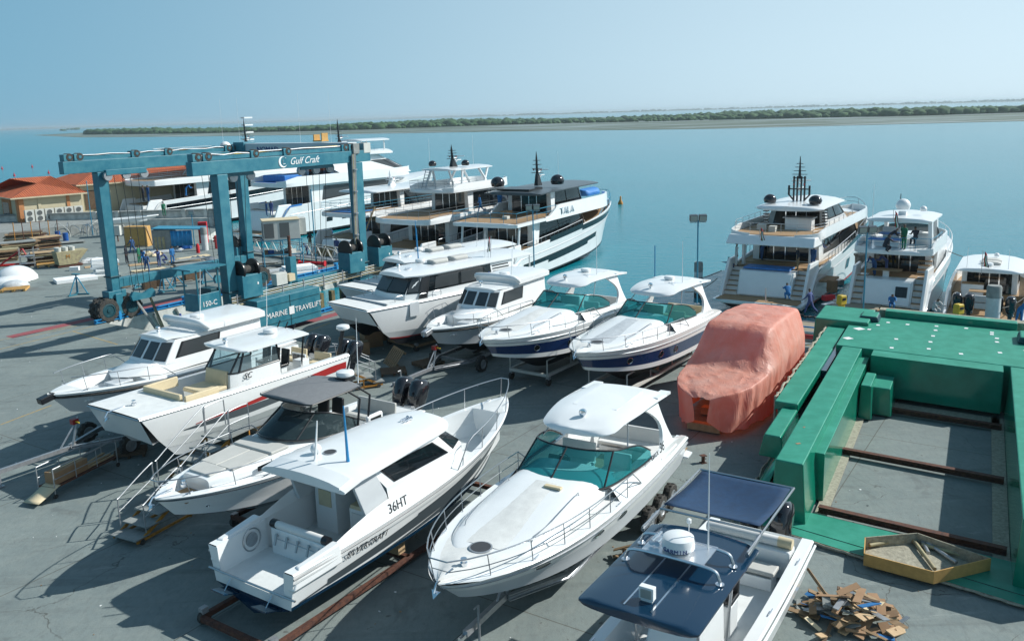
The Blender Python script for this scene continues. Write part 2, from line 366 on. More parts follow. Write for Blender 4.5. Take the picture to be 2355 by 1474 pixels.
class Wall:
    "surface ruled between a bottom and a top polyline"
    def __init__(s, bot, top): s.b = [Vector(p) for p in bot]; s.t = [Vector(p) for p in top]
    def P(s, u, v, off=0.0):
        p = poly(s.b, u).lerp(poly(s.t, u), v)
        if off:
            e = .004; du = poly(s.b, min(1, u+e)).lerp(poly(s.t, min(1, u+e)), v)-poly(s.b, max(0, u-e)).lerp(poly(s.t, max(0, u-e)), v)
            dv = poly(s.t, u)-poly(s.b, u); nrm = du.cross(dv)
            if nrm.length > 1e-9: p = p+nrm.normalized()*off
        return p
    def mesh(s, mb, k, nu=None, v0=0, v1=1):
        n = nu or len(s.b)-1
        V = []; [V.extend((s.P(i/n, v0), s.P(i/n, v1))) for i in range(n+1)]
        mb.add(V, [(2*i, 2*i+2, 2*i+3, 2*i+1) for i in range(n)], k, True)
    def patch(s, mb, k, u0, u1, v0, v1, off=.02, n=4, slant0=0, slant1=0):
        V = []
        for i in range(n+1):
            t = i/n
            for v in (v0, v1):
                f = (v-v0)/max(1e-6, v1-v0)
                u = lerp(u0+slant0*f, u1+slant1*f, t)
                V.append(s.P(u, v, off))
        mb.add(V, [(2*i, 2*i+2, 2*i+3, 2*i+1) for i in range(n)], k, True)
    def outline(s, u0, u1, v0, v1, off=.03, n=6, slant0=0, slant1=0):
        a = [s.P(lerp(u0, u1, i/n), v0, off) for i in range(n+1)]
        b = [s.P(lerp(u1+slant1, u0+slant0, i/n), v1, off) for i in range(n+1)]
        return a+b
# ------------------------------------------------------------------ the place: water, land, yard
TH = R(56.5); SU = Vector((cos(TH), sin(TH), 0)); SN = Vector((sin(TH), -cos(TH), 0)); SO = Vector((-27.2, 58.4, 0))
def sf(s, n, z=0.0): p = SO+SU*s+SN*n; return Vector((p.x, p.y, z))
WZ = -1.5
mb = MB(); mb.add([(-9000, -300, WZ), (9000, -300, WZ), (9000, 14000, WZ), (-9000, 14000, WZ)], [(0, 1, 2, 3)], 'water')
tag(mb.build('water'), kind='structure')
def land(name, pts, z0, z1, k, kt):
    m_ = MB(); m_.prism(pts, z0, z1, k, kt); return tag(m_.build(name, ang=20), kind='structure')
WB0, WB1 = at(-60, 534), at(506, 518)          # foot of the white wall
wd = (WB1-WB0).normalized(); wn = Vector((-wd.y, wd.x, 0))
wallfar = WB1+wn*1.2
g = [sf(-75, -160), sf(-75, 100), sf(14.6, 100), sf(14.6, 13.4), sf(24, 13.4), sf(24, 11.9), sf(-1.2, 11.9), sf(-1.2, .5), sf(22, .5), sf(25.5, -3), sf(27, -14), sf(29.5, -29), WB1+wd*.6, WB1+wn*1.4+wd*.6,
     WB0.lerp(WB1, .42)+wn*1.4, WB0.lerp(WB1, .42)+wn*60, WB0.lerp(WB1, .3)+wn*90, sf(110, -160)]
land('yard_ground', g, -4, 0, 'wall_white', 'yard')
def strip(name, a, b, wdt, k, z=.004):
    d = (b-a).normalized(); q = Vector((-d.y, d.x, 0))*wdt/2
    m_ = MB(); m_.add([(p.x, p.y, z) for p in (a-q, b-q, b+q, a+q)], [(0, 1, 2, 3)], k); return tag(m_.build(name), kind='structure')
strip('red_wheel_track', sf(-6.5, -1.55), sf(21, -1.55), .95, 'red_line')
strip('red_wheel_track', sf(-6.5, 13.0), sf(9, 13.0), .8, 'red_line')
strip('yellow_line', sf(-6, -.5), sf(21.5, -.5), .10, 'yellow_line')
for a, b in (((0, 782), (170, 748)), ((0, 803), (215, 750)), ((0, 977), (118, 932)), ((168, 762), (270, 792)), ((700, 765), (760, 742))):
    strip('yellow_line', at(*a), at(*b), .10, 'yellow_line')
strip('yellow_line', sf(14.0, 14), sf(14.0, 60), .12, 'yellow_line')
# sandy shoals and mangrove land
near = [(74, 311.5), (188, 316.5), (407, 315), (700, 311), (1155, 303), (1639, 297), (2355, 279), (2600, 270)]
mb = MB(); P = [at(x, y, -1.45) for x, y in near]; Q = [at(x, y, -1.45) for x, y in ((2600, 236), (2355, 243), (1665, 264), (1155, 275), (700, 289), (407, 298), (188, 306))]
mb.add([(p.x, p.y, -1.42) for p in P+Q], [tuple(range(len(P+Q)))], 'mud')
m = mat('mud', (.10, .125, .085), .7, nc=(.055, .085, .055), nscale=.03, stretch=(.25, 1.2, 1), detail=9)
N = m.node_tree.nodes; L = m.node_tree.links
def wet():
    b = N['Principled BSDF']; tc = N.new('ShaderNodeTexCoord'); mp = N.new('ShaderNodeMapping'); mp.inputs['Scale'].default_value = (.35, 1.6, 1); mp.inputs['Rotation'].default_value = (0, 0, R(20)); L.new(tc.outputs['Object'], mp.inputs[0])
    t = N.new('ShaderNodeTexNoise'); t.inputs['Scale'].default_value = .018; t.inputs['Detail'].default_value = 8; L.new(mp.outputs[0], t.inputs[0])
    r = N.new('ShaderNodeMapRange'); r.inputs[1].default_value = .5; r.inputs[2].default_value = .56; L.new(t.outputs[0], r.inputs[0])
    x = N.new('ShaderNodeMix'); x.data_type = 'RGBA'; L.new(r.outputs[0], x.inputs[0]); src = b.inputs['Base Color'].links[0].from_socket
    L.new(src, x.inputs[6]); x.inputs[7].default_value = (.20, .25, .25, 1); L.new(x.outputs[2], b.inputs['Base Color'])
wet()
tag(mb.build('mud_flat'), kind='structure')
mb = MB(); far = [(0, 299.6), (330, 290), (1155, 268), (1500, 257), (2700, 225)]
P = [at(x, y, -1.45) for x, y in far]; Q = [Vector((9000, 9500, 0)), Vector((2000, 13500, 0)), Vector((-8900, 13900, 0))]
mb.add([(p.x, p.y, -1.43) for p in P+Q], [tuple(range(len(P+Q)))], 'mud'); tag(mb.build('far_land'), kind='structure')
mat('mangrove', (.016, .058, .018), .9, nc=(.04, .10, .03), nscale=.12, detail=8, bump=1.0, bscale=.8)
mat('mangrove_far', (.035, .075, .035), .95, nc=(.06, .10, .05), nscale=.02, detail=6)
def bushes(name, line_f, line_b, cnt, h0, h1, k, seed, sub=2):
    rnd = random.Random(seed); tmpl = []
    for q in range(7):
        bm = bmesh.new(); bmesh.ops.create_icosphere(bm, subdivisions=sub, radius=1)
        off = Vector((rnd.random()*50, 0, 0))
        from mathutils import noise
        for v in bm.verts:
            d = noise.noise(v.co*2.2+off)*.45+noise.noise(v.co*5+off)*.25; v.co *= 1+d
            v.co.z = max(v.co.z, -.5)
        bm.verts.index_update(); tmpl.append(([v.co.copy() for v in bm.verts], [tuple(v.index for v in f.verts) for f in bm.faces])); bm.free()
    m_ = MB(); n_ = len(line_f)-1
    for i in range(cnt):
        u = rnd.random()*n_; j = int(u); f = u-j; t = rnd.random()**1.6
        a = line_f[j].lerp(line_f[j+1], f); b = line_b[j].lerp(line_b[j+1], f); p = a.lerp(b, t)
        h = lerp(h0, h1, rnd.random()**2)*(1+.3*sin(p.x*.011+seed)); r = h*rnd.uniform(.75, 1.35); vs, fs = tmpl[i % 7]; an = rnd.random()*6.3
        ca, sa = cos(an), sin(an)
        m_.add([(p.x+(v.x*ca-v.y*sa)*r, p.y+(v.x*sa+v.y*ca)*r, -1.4+h*.35+v.z*h*.65) for v in vs], fs, k, True)
    o = m_.build(name, ang=180); return tag(o, kind='stuff')
lf = [at(x, y, -1.4) for x, y in ((200, 310), (407, 308), (560, 305), (800, 300), (1155, 287.5), (1665, 276), (2100, 267), (2355, 259), (2600, 252))]
lb = [at(x, y, -1.4) for x, y in ((215, 306.5), (407, 303), (560, 299), (800, 292), (1155, 279), (1665, 266), (2100, 257), (2355, 249), (2600, 242))]
tag(bushes('mangrove_thicket', lf, lb, 7600, 2.6, 7.4, 'mangrove', 3, 1), 'long dark green mangrove thicket on the mud shore across the water', 'mangroves')
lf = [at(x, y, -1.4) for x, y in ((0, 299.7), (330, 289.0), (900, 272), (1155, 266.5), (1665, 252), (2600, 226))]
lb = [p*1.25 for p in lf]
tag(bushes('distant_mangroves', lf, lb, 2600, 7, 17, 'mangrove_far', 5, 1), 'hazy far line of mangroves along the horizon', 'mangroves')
for i, (x, y, n_, wd_) in enumerate(((145, 301.5, 7, 5), (168, 299, 16, 13))):
    tag(bushes('mangrove_islet', [at(x-wd_, y, -1.4), at(x+wd_, y, -1.4)], [at(x-wd_, y-.6, -1.4), at(x+wd_, y-.6, -1.4)], n_, 6, 10, 'mangrove', 11+i), ('small', 'larger')[i]+' mangrove islet standing in open water far left', 'mangroves')
# haze
m = bpy.data.materials.new('haze_air'); m.use_nodes = True; N = m.node_tree.nodes; L = m.node_tree.links; N.remove(N['Principled BSDF'])
v = N.new('ShaderNodeVolumePrincipled'); v.inputs['Color'].default_value = (.72, .86, .93, 1); v.inputs['Density'].default_value = .00012; v.inputs['Anisotropy'].default_value = .25
L.new(v.outputs[0], N['Material Output'].inputs['Volume']); M['haze'] = m
mb = MB(); mb.box((0, 6850, 10.5), (17990, 14280, 36), 'haze'); hz = mb.build('haze'); tag(hz, kind='stuff')
# sky is the world itself
# ------------------------------------------------------------------ slip rails and walls
def kerb_rail(name, label, a, b, off):
    o = thing(name, label, 'fender rail', a); d = b-a; Ln = d.length; rz = math.atan2(d.y, d.x); o.rotation_euler.z = rz
    m_ = MB(); m_.box((Ln/2, 0, .31), (Ln, .22, .05), 'bright_blue'); m_.box((Ln/2, 0, .10), (Ln, .22, .05), 'bright_blue'); m_.box((Ln/2, .06, .2), (Ln, .04, .18), 'bright_blue')
    k = 0
    while k < Ln: m_.box((k+.1, -.02, .2), (.06, .18, .2), 'bright_blue'); k += 1.1
    m_.build('beam', o)
    k = 1.8
    while k < Ln: q = MB(); q.box((k, 0, .3), (.18, .30, .62), 'bright_blue'); q.box((k, 0, .62), (.5, .2, .04), 'bright_blue'); q.build('bollard_post', o); k += 5.2
    return o
kerb_rail('fender_rail', 'bright blue steel fender rail along the far edge of the boat lift slip', sf(-1.9, .45), sf(21, .45), 0)
kerb_rail('fender_rail', 'short bright blue fender rail on the near edge of the boat lift slip', sf(4.3, 12.0), sf(10.5, 12.0), 0)
# raking struts on the slip wall
for i, s_ in enumerate([2.4, 4.2, 6.0, 7.8, 12, 13.6, 15.2, 16.8, 18.4, 20]):
    q = MB(); q.tube([sf(s_, .62, -.1), sf(s_+.55, .62, -1.4)], .09, 'conc_grey', 5)
    tag(q.build('timber_fender'), 'grey raking timber fender fixed to the white slip wall', 'fender', 'fenders on the slip wall')
rnd = random.Random(3)
for i in range(9):
    p = sf(5.4+i*1.15, 8.2, 0); q = MB(); q.box((p.x, p.y, -.7), (.34, .34, 2.2), 'pile_dark', rz=TH)
    tag(q.build('mooring_pile'), 'dark weathered timber pile in the slip water under the boat lift', 'pile', 'piles in the slip')
# ------------------------------------------------------------------ piers
def pier(name, label, s0, s1, n0, n1, z=-.5, th=.55, along='n'):
    o = thing(name, label, 'pier', sf(s0, n0)); o.rotation_euler.z = TH-pi/2      # local x = n, local y = s
    Lx, Ly = n1-n0, s1-s0; m_ = MB()
    m_.box((Lx/2, Ly/2, z-.05), (Lx, Ly, .1), 'plank'); m_.build('deck', o)
    m_ = MB(); m_.box((Lx/2, Ly/2, z-.1-th/2), (Lx-.06, Ly-.06, th), 'conc_grey'); m_.build('float', o)
    m_ = MB()
    for y in (0, Ly): m_.box((Lx/2, y, z-.02), (Lx, .12, .12), 'galv')
    m_.build('edge_trim', o); return o
pier('floating_pier', 'long wooden floating pier behind the boats with yachts backed up to it', 18.9, 21.5, 14.2, 75)
pier('finger_pier', 'cluttered finger pier between the two large motor yachts on the right', 21.6, 33, 41.3, 44.0)
pier('floating_pier', 'wooden pier deck behind the boat lift at the white yachts', 24.2, 27.8, -3, 13.5, -.45)
def piling(px, py, z0, h, r, label, kind=0):
    b = at(px, py, z0); o = thing('mooring_piling', label, 'piling', (b.x, b.y, -3))
    H = h+z0+3; m_ = MB()
    if kind == 0:
        m_.lathe([(r, 0), (r, H-.75), ], (0, 0, 0), 'piling_white', 18); m_.build('post', o)
        m_ = MB(); m_.lathe([(r*1.03, H-.75), (r*1.03, H-.12), (r*.9, H)], (0, 0, 0), 'conc_grey', 18); m_.build('cap', o)
        m_ = MB(); m_.lathe([(r*1.02, 0), (r*1.02, 1.9)], (0, 0, 0), 'rubber', 18); m_.build('sleeve', o)
    else:
        m_.lathe([(r, 0), (r, H-.25), (r*1.25, H-.1), (r*1.25, H)], (0, 0, 0), 'piling_stain', 16); m_.build('post', o)
    return o
piling(876, 610, -.5, 2.2, .33, 'white round piling with a grey cap beside the rightmost winch box of the boat lift')
piling(1606, 655, -.5, 1.8, .33, 'white round piling with a grey cap behind the blue hulled motor boat')
piling(2281, 740, -.5, 2.3, .42, 'thick white piling with a grey cap in front of the small cabin boat')
piling(1976, 655, -.5, 2.4, .40, 'rust stained open topped piling at the end of the finger pier', 1)
piling(473, 580, -.2, 2.6, .33, 'white grey capped piling beside the red cabinet')
# ------------------------------------------------------------------ white wall
o = thing('boundary_wall', 'long weathered white concrete wall behind the work yard', 'wall', WB0, math.atan2(wd.y, wd.x))
LW = (WB1-WB0).length; mb = MB(); mb.box((LW/2, .4, 1.0), (LW, .8, 2.0), 'wall_white'); mb.build('wall_body', o)
mb = MB(); mb.box((LW/2, .35, 2.06), (LW, 1.1, .12), 'conc_grey'); mb.build('coping', o)
mb = MB(); mb.box((LW*.72, -.5, .55), (LW*.52, 1.0, 1.1), 'wall_white'); mb.build('ledge', o)
for i in range(6):
    mb = MB(); mb.box((LW*(.5+i*.09), -.12, 1.1), (.5, .3, 2.2), 'wall_white'); mb.build('buttress', o)
# terrace and building
A0 = at(48, 512, 1.2); A1 = at(192, 498, 1.2); ad = (A1-A0); ad.z = 0; LA = ad.length; ad.normalize(); arz = math.atan2(ad.y, ad.x)
def roof_hip(m_, x0, y0, x1, y1, z0, z1, k, ov=.7, ridge=None):
    x0 -= ov; y0 -= ov; x1 += ov; y1 += ov; cy = (y0+y1)/2; d = (y1-y0)/2
    a = [(x0, y0, z0), (x1, y0, z0), (x1, y1, z0), (x0, y1, z0), (x0+d, cy, z1), (x1-d, cy, z1)]
    m_.add(a, [(0, 1, 5, 4), (1, 2, 5), (2, 3, 4, 5), (3, 0, 4)], k)
    m_.add([(x, y, z-.18) for x, y, z in a[:4]]+a[:4], [(0, 1, 2, 3), (0, 1, 5, 4), (1, 2, 6, 5), (2, 3, 7, 6), (3, 0, 4, 7)], 'wall_beige')
bd = thing('yard_office', 'long low beige building with orange tiled hip roofs at the far left', 'building', (A0.x, A0.y, 0), arz)
tm = M['roof_tile']; waves(tm, 'X', 1.1, .9, .12)
mb = MB(); mb.box((LA/2, 6.5, 2.2), (LA, 13, 4.4), 'wall_beige'); mb.box((LA/2+16, 10, 2.6), (LA+14, 12, 5.2), 'wall_beige'); mb.box((LA/2-6, 3, .6), (LA+30, 26, 1.2), 'conc_grey'); mb.build('wall', bd)
mb = MB(); roof_hip(mb, -.3, 0, LA, 13, 4.4, 6.5, 'roof_tile'); mb.build('roof', bd, ang=10)
mb = MB(); roof_hip(mb, LA/2+9-LA/2, 4, LA/2+16+(LA+14)/2, 16, 5.2, 7.6, 'roof_tile'); mb.build('roof', bd, ang=10)
for c_, d_, k_ in (((.3, -.06, 2.6), (.6, .14, 3.2), 'orange_trim'), ((-.06, .4, 2.6), (.14, .8, 3.2), 'orange_trim'), ((LA*.32, -.05, 2.8), (.35, .1, 3.2), 'wall_beige'), ((LA*.78, -.05, 2.8), (.4, .12, 3.2), 'orange_trim')): mb = MB(); mb.box(c_, d_, k_); mb.build('corner_trim', bd)
mb = MB(); mb.box((-.09, 4.8, 2.7), (.2, 3.4, 2.5), 'orange_trim'); fr = mb.build('window', bd)
mb = MB(); mb.box((-.16, 4.8, 2.6), (.12, 2.6, 1.9), 'dark_glass'); mb.build('pane', fr)
mb = MB(); mb.box((LA+2.6, 3.96, 3.0), (1.6, .14, 2.6), 'wood_dark'); mb.build('door', bd)
for i in range(6):
    x = LA*(.30+i*.155)-1.5; c = thing('condenser_unit', 'double fan white air conditioner unit by the beige building wall, number from the left told by its place in the row', 'air conditioner', bd.matrix_world @ Vector((0, 0, 0)))
    p = A0+ad*x+Vector((ad.y, -ad.x, 0))*1.1; c.location = (p.x, p.y, 1.2); c.rotation_euler.z = arz
    c['label'] = ['leftmost', 'second', 'third', 'fourth', 'fifth', 'rightmost'][i]+' of the six twin fan white air conditioners along the beige wall'; c['group'] = 'air conditioners along the building'
    q = MB(); q.box((0, 0, .8), (1.05, .45, 1.55), 'ac_white'); q.box((0, 0, .03), (1.0, .5, .06), 'rust'); q.build('casing', c)
    for z in (.45, 1.15):
        q = MB(); q.lathe([(.30, .0), (.30, .03), (.23, .03), (.23, .01), (.06, .01), (.06, .04)], (0, -.24, z), 'ac_grille', 16, axis='Y', rot=Matrix.Rotation(pi, 3, 'Z')); q.build('fan', c)
# unseen shed-shaped block, added to throw shade over the right of the yard
sh = thing('shade_block', 'tall pale unseen block added to shade the right of the yard', 'building', (0, 0, 0))
q = MB(); q.hexa([(22.6, 8, 0), (34, 2, 0), (44, 22, 0), (32.6, 28, 0), (22.6, 8, 6.2), (34, 2, 6.2), (44, 22, 6.2), (32.6, 28, 6.2)], 'wall_white'); q.build('wall', sh)
q = MB(); q.hexa([(22.3, 7.8, 6.2), (34.2, 1.6, 6.2), (44.4, 22.2, 6.2), (32.5, 28.4, 6.2), (22.3, 7.8, 6.6), (34.2, 1.6, 6.6), (44.4, 22.2, 6.6), (32.5, 28.4, 6.6)], 'galv'); q.build('roof', sh)
# ------------------------------------------------------------------ boat kit (x forward from the stern, y to port, z up)
class Hull:
    def __init__(s, L, B, zs0, zs1, zc0, zc1, zk0, s0=.45, p=2.2, q=.85, stern=.9, rake=.12, bc=.86, pw=1.6, flare=.9, mid=0, kx=.5, cq=1.15):
        s.__dict__.update(locals())
    def plan(s, t, q=None):
        q = q or s.q
        if t < s.s0: return s.stern+(1-s.stern)*sin(t/s.s0*pi/2)
        u = (t-s.s0)/(1-s.s0); return max(0, 1-u**s.p)**q
    cut = None
    def sheer(s, t, side=1, dy=0, dz=0):
        z = s.zs0+(s.zs1-s.zs0)*t**s.pw+s.mid*sin(pi*t)
        if s.cut and t < s.cut[0]: z = lerp(s.cut[1], z, sm(t/s.cut[0]))
        return Vector((s.L*t, side*max(0, s.B/2*s.plan(t)+dy), z+dz))
    def hw(s, x): return s.B/2*s.plan(max(0, min(1, x/s.L)))
    def zs(s, x): return s.sheer(x/s.L).z
    def chine(s, t, side=1):
        return Vector((s.L*t-s.L*s.rake*.55*t**4, side*s.B/2*s.bc*s.plan(t, s.q*s.cq)*(1-.25*t**3), s.zc0+(s.zc1-s.zc0)*t**3.2))
    def keel(s, t):
        return Vector((s.L*t-s.L*s.rake*.9*t**3, 0, s.zk0+(s.zc1-s.zk0)*sm((t-s.kx)/(1-s.kx))**1.8)) if t < 1 else s.chine(1)
    def pt(s, t, v, side=1, off=0):
        if v < 0: k = s.keel(t); c = s.chine(t, side); p = c.lerp(k, -v)
        else:
            c = s.chine(t, side); h = s.sheer(t, side); f = v**(1+s.flare*t*t)
            p = Vector((lerp(c.x, h.x, v), lerp(c.y, h.y, f), lerp(c.z, h.z, v)))
        return p+Vector((0, side*off, 0))
    def ts(s, n=30): return [1-(1-i/n)**1.35 for i in range(n+1)]
    def mesh(s, mb, bands, bottom='antifoul', n=30, transom='gelcoat', notch=None):
        vs = sorted({0.0, 1.0, *[b[0] for b in bands], *[b[1] for b in bands], .25, .5, .75})
        ts = s.ts(n)
        for side in (1, -1):
            mb.loft([[s.keel(t), s.pt(t, -.5, side), s.chine(t, side)] for t in ts], bottom, closed=False)
            for a, b in zip(vs, vs[1:]):
                k = 'gelcoat'
                for q in bands:
                    if q[0] <= a+1e-6 and b <= q[1]+1e-6: k = q[2]
                mb.loft([[s.pt(t, a, side), s.pt(t, b, side)] for t in ts], k, closed=False)
        lo = [s.keel(0), s.chine(0, 1)]; up = [s.chine(0, 1), s.sheer(0, 1), s.sheer(0, -1), s.chine(0, -1)]
        mb.add([s.keel(0), s.chine(0, 1), s.chine(0, -1)], [(0, 1, 2)], bottom); 
        if notch:
            y, z = notch; S1, S2 = up[1], up[2]; up = [up[0], S1, Vector((0, y, S1.z)), Vector((0, y-.06, z)), Vector((0, -y+.06, z)), Vector((0, -y, S1.z)), S2, up[3]]
            mb.add([up[0], up[1], up[2], up[3]], [(0, 1, 2, 3)], transom); mb.add([up[0], up[3], up[4], up[7]], [(0, 1, 2, 3)], transom); mb.add([up[7], up[4], up[5], up[6]], [(0, 1, 2, 3)], transom)
        else: mb.add(up, [(0, 1, 2, 3)], transom)
    def ribbon(s, mb, k, t0, t1, va, vb, side, off=.012, n=24, va1=None, vb1=None):
        "stripe laid on the topsides, v limits may change along its length"
        va1 = va if va1 is None else va1; vb1 = vb if vb1 is None else vb1
        mb.loft([[s.pt(lerp(t0, t1, i/n), lerp(va, va1, i/n), side, off), s.pt(lerp(t0, t1, i/n), lerp(vb, vb1, i/n), side, off)] for i in range(n+1)], k, closed=False)
    def rub(s, mb, k='galv', r=.035, v=.97, t0=0, t1=1):
        for side in (1, -1): mb.tube([s.pt(lerp(t0, t1, i/36), v, side, .01) for i in range(37)], r, k, 6)
    def deck(s, mb, segs, kg='gelcoat', kw='gelcoat', ks='deck_white', nper=10):
        "segs: (t0,t1,gunwale width,sole z or None,crown)"
        prev = None; rings = []
        if getattr(s, 'cut', None):
            tc = s.cut[0]; s0_ = segs[0]; segs = [(0, tc*.85, .16, s.cut[1]-.05, 0), (tc*.85,)+tuple(s0_[1:])]+list(segs[1:])
        for t0, t1, gw, sz, cr in segs:
            for i in range(nper+1):
                t = lerp(t0, t1, i/nper); S_ = s.sheer(t, 1); x, y, z = S_
                z += .015; yi = max(0, y-gw)
                if sz is None:
                    r = [(x, y, z-.015), (x, max(0, y-.04), z+.02), (x, yi, z+.02+.0), (x, yi*.66, z+.02+cr*.5), (x, yi*.33, z+.02+cr*.85), (x, 0, z+.02+cr)]
                else:
                    zz = sz(t) if callable(sz) else sz
                    r = [(x, y, z-.015), (x, max(0, y-.04), z+.02), (x, yi, z+.02), (x, max(0, yi-.05), zz), (x, max(0, yi-.05)*.5, zz), (x, 0, zz)]
                rings.append((r, sz is None))
        for side in (1, -1):
            for (a, fa), (b, fb) in zip(rings, rings[1:]):
                A = [Vector((p[0], p[1]*side, p[2])) for p in a]; B_ = [Vector((p[0], p[1]*side, p[2])) for p in b]
                for j in range(5):
                    k = kg if j < 2 else (ks if (fa and fb) or (j > 2 and not (fa ^ fb)) else kw)
                    if fa and fb and j >= 2: k = ks
                    mb.add([A[j], A[j+1], B_[j+1], B_[j]], [(0, 1, 2, 3)], k, True)
def placeboat(name, label, cat, bow, zb, h, L, group=None):
    "bow: photo pixel of the stem head, zb its height above the yard"
    p = at(bow[0], bow[1], zb); a = R(h)
    return thing(name, label, cat, (p.x-cos(a)*L, p.y-sin(a)*L, 0), a, group)
def mound(mb, xs, hw, z0, ht, k, ex=.5, n=10, ez=1.0):
    "rounded raised moulding: half widths hw(x), base z0(x), height ht(x)"
    rings = []
    for x in xs:
        w_, b, h = max(.002, hw(x)), z0(x), max(.001, ht(x)); r = []
        for i in range(n+1):
            a = pi*i/n; c, s_ = cos(a), sin(a)
            r.append(Vector((x, w_*math.copysign(abs(c)**ex, c), b+h*abs(s_)**(ex*ez))))
        rings.append(r)
    mb.loft(rings, k, closed=False)
    for r in (rings[0], rings[-1]): mb.add(r, [tuple(range(len(r)))], k)
def slab(mb, xs, hw, z, th, k, crown=.05, edge=.05, kb=None, n=8):
    "roof or deck slab with rounded edge; z(x) is the underside"
    rings = []
    for x in xs:
        w_ = hw(x); b = z(x); r = []
        for i in range(n+1):
            y = lerp(w_, -w_, i/n); f = 1-(y/w_)**2 if w_ else 0
            e = edge if i in (0, n) else 0
            r.append(Vector((x, y, b+th-e+crown*f)))
        r += [Vector((x, -w_, b+edge*.6)), Vector((x, -w_*.96, b)), Vector((x, w_*.96, b)), Vector((x, w_, b+edge*.6))]
        rings.append(r)
    mb.loft(rings, k, True, True)
def rng(a, b, n): return [lerp(a, b, i/n) for i in range(n+1)]
def rounded(x0, x1, w_, r0=.4, r1=.4, p=2.5):
    "half-width function of a rounded rectangle plan"
    def f(x):
        v = w_
        if r0 and x < x0+r0: v *= max(0.02, 1-((x0+r0-x)/r0)**p)**(1/p)
        if r1 and x > x1-r1: v *= max(0.02, 1-((x-x1+r1)/r1)**p)**(1/p)
        return v
    return f
def ends(x0, x1, n=10, r0=.4, r1=.4):
    a = [x0+r0*(1-cos(pi/2*i/5)) for i in range(6)] if r0 else [x0]; b = [x1-r1*(1-cos(pi/2*i/5)) for i in range(5, -1, -1)] if r1 else [x1]
    return a+[lerp(a[-1], b[0], i/n) for i in range(1, n)]+b
def rail(mb, top, base, every=4, r=.016, k='steel', mid=None):
    mb.tube(top, r, k, 6)
    for i in range(0, len(top), every): mb.tube([base[i], top[i]], r*.8, k, 5)
    if mid: mb.tube([Vector(b).lerp(Vector(t), mid) for b, t in zip(base, top)], r*.7, k, 5)
def bowrail(H, mb, t0, t1, h=.62, out=.02, every=4, r=.016, inset=.10, mid=None, n=16, nose=.35, k='steel', sides=(1, -1), lift=0):
    pts_t = []; pts_b = []
    S_ = list(sides)
    if len(S_) == 2:
        seq = [(lerp(t0, t1, i/n), 1) for i in range(n+1)]+[(lerp(t1, t0, i/n), -1) for i in range(n+1)]
    else: seq = [(lerp(t0, t1, i/n), S_[0]) for i in range(n+1)]
    for t, sd in seq:
        b = H.sheer(t, sd, -inset, .02); f = min(1, (t-t0)/.06+.0) if t0 > 0 else 1
        hh = h*(f if f < 1 else 1)
        tp = Vector((b.x+hh*.25*(t**3)*nose/.35, b.y+sd*out, b.z+hh+lift*t))
        pts_t.append(tp); pts_b.append(b)
    rail(mb, pts_t, pts_b, every, r, k, mid)
def radar(root, c, k='gelcoat', r=.30, h=.22, word=None, ax=(0, -1, 0)):
    q = MB(); q.lathe([(r*.75, 0), (r*.8, .03), (r, .06), (r*1.0, h*.55), (r*.93, h*.85), (r*.7, h*.98), (0.01, h)], c, k, 22); o = q.build('radar_dome', root, ang=30)
    return o
def dome(root, c, r, k='gelcoat', name='satellite_dome'):
    q = MB(); q.lathe([(r*.55, -r*.55), (r*.85, -r*.5), (r, 0)]+[(r*cos(a), r*sin(a)) for a in rng(.15, 1.5, 6)], c, k, 18); return q.build(name, root)
def antenna(root, c, h, dx=0, k='white_paint', r=.014, name='antenna'):
    q = MB(); q.tube([c, (c[0]+dx*.2, c[1], c[2]+h*.1), (c[0]+dx, c[1], c[2]+h)], [r*1.6, r*1.3, r*.6], k, 6); return q.build(name, root)
def searchlight(root, c, face=(1, 0, 0)):
    q = MB(); q.tube([c, (c[0], c[1], c[2]+.10)], .05, 'white_paint', 8); q.lathe([(.06, -.08), (.11, -.04), (.12, .06), (.10, .07), (.02, .07)], (c[0], c[1], c[2]+.18), 'chrome', 14, axis='X'); return q.build('searchlight', root)
def horns(root, c):
    q = MB()
    for d in (-.07, .07): q.tube([(c[0]-.15, c[1]+d, c[2]+.08), (c[0]+.12, c[1]+d, c[2]+.08), (c[0]+.2, c[1]+d, c[2]+.08)], [.03, .03, .065], 'chrome', 8)
    q.box((c[0], c[1], c[2]+.02), (.1, .22, .05), 'chrome'); return q.build('horn', root)
def hatch(root, c, r=.27, k='smokeplate'):
    q = MB(); q.lathe([(r, -.02), (r, .03), (r*.86, .035), (r*.86, .02)], c, 'galv', 28); o = q.build('deck_hatch', root)
    q = MB(); q.lathe([(r*.86, -.01), (r*.86, .032), (.01, .034)], c, k, 28); q.build('hatch_lid', o); return o
mat('smokeplate', (.05, .05, .052), .5, ns=.2, nscale=10)
def portlight(H, root, t, v, side, a=.22, b=.10, k='dark_glass', rim='chrome'):
    c = H.pt(t, v, side, .012); e = .01; d1 = (H.pt(t+e, v, side)-H.pt(t-e, v, side)).normalized(); d2 = (H.pt(t, v+e, side)-H.pt(t, v-e, side)).normalized()
    q = MB(); ring = [c+d1*a*cos(2*pi*i/18)+d2*b*sin(2*pi*i/18) for i in range(18)]
    q.add(ring, [tuple(range(18))], k); o = q.build('portlight', root)
    q = MB(); q.tube(ring, .014, rim, 5, closed=True); q.build('rim', o)
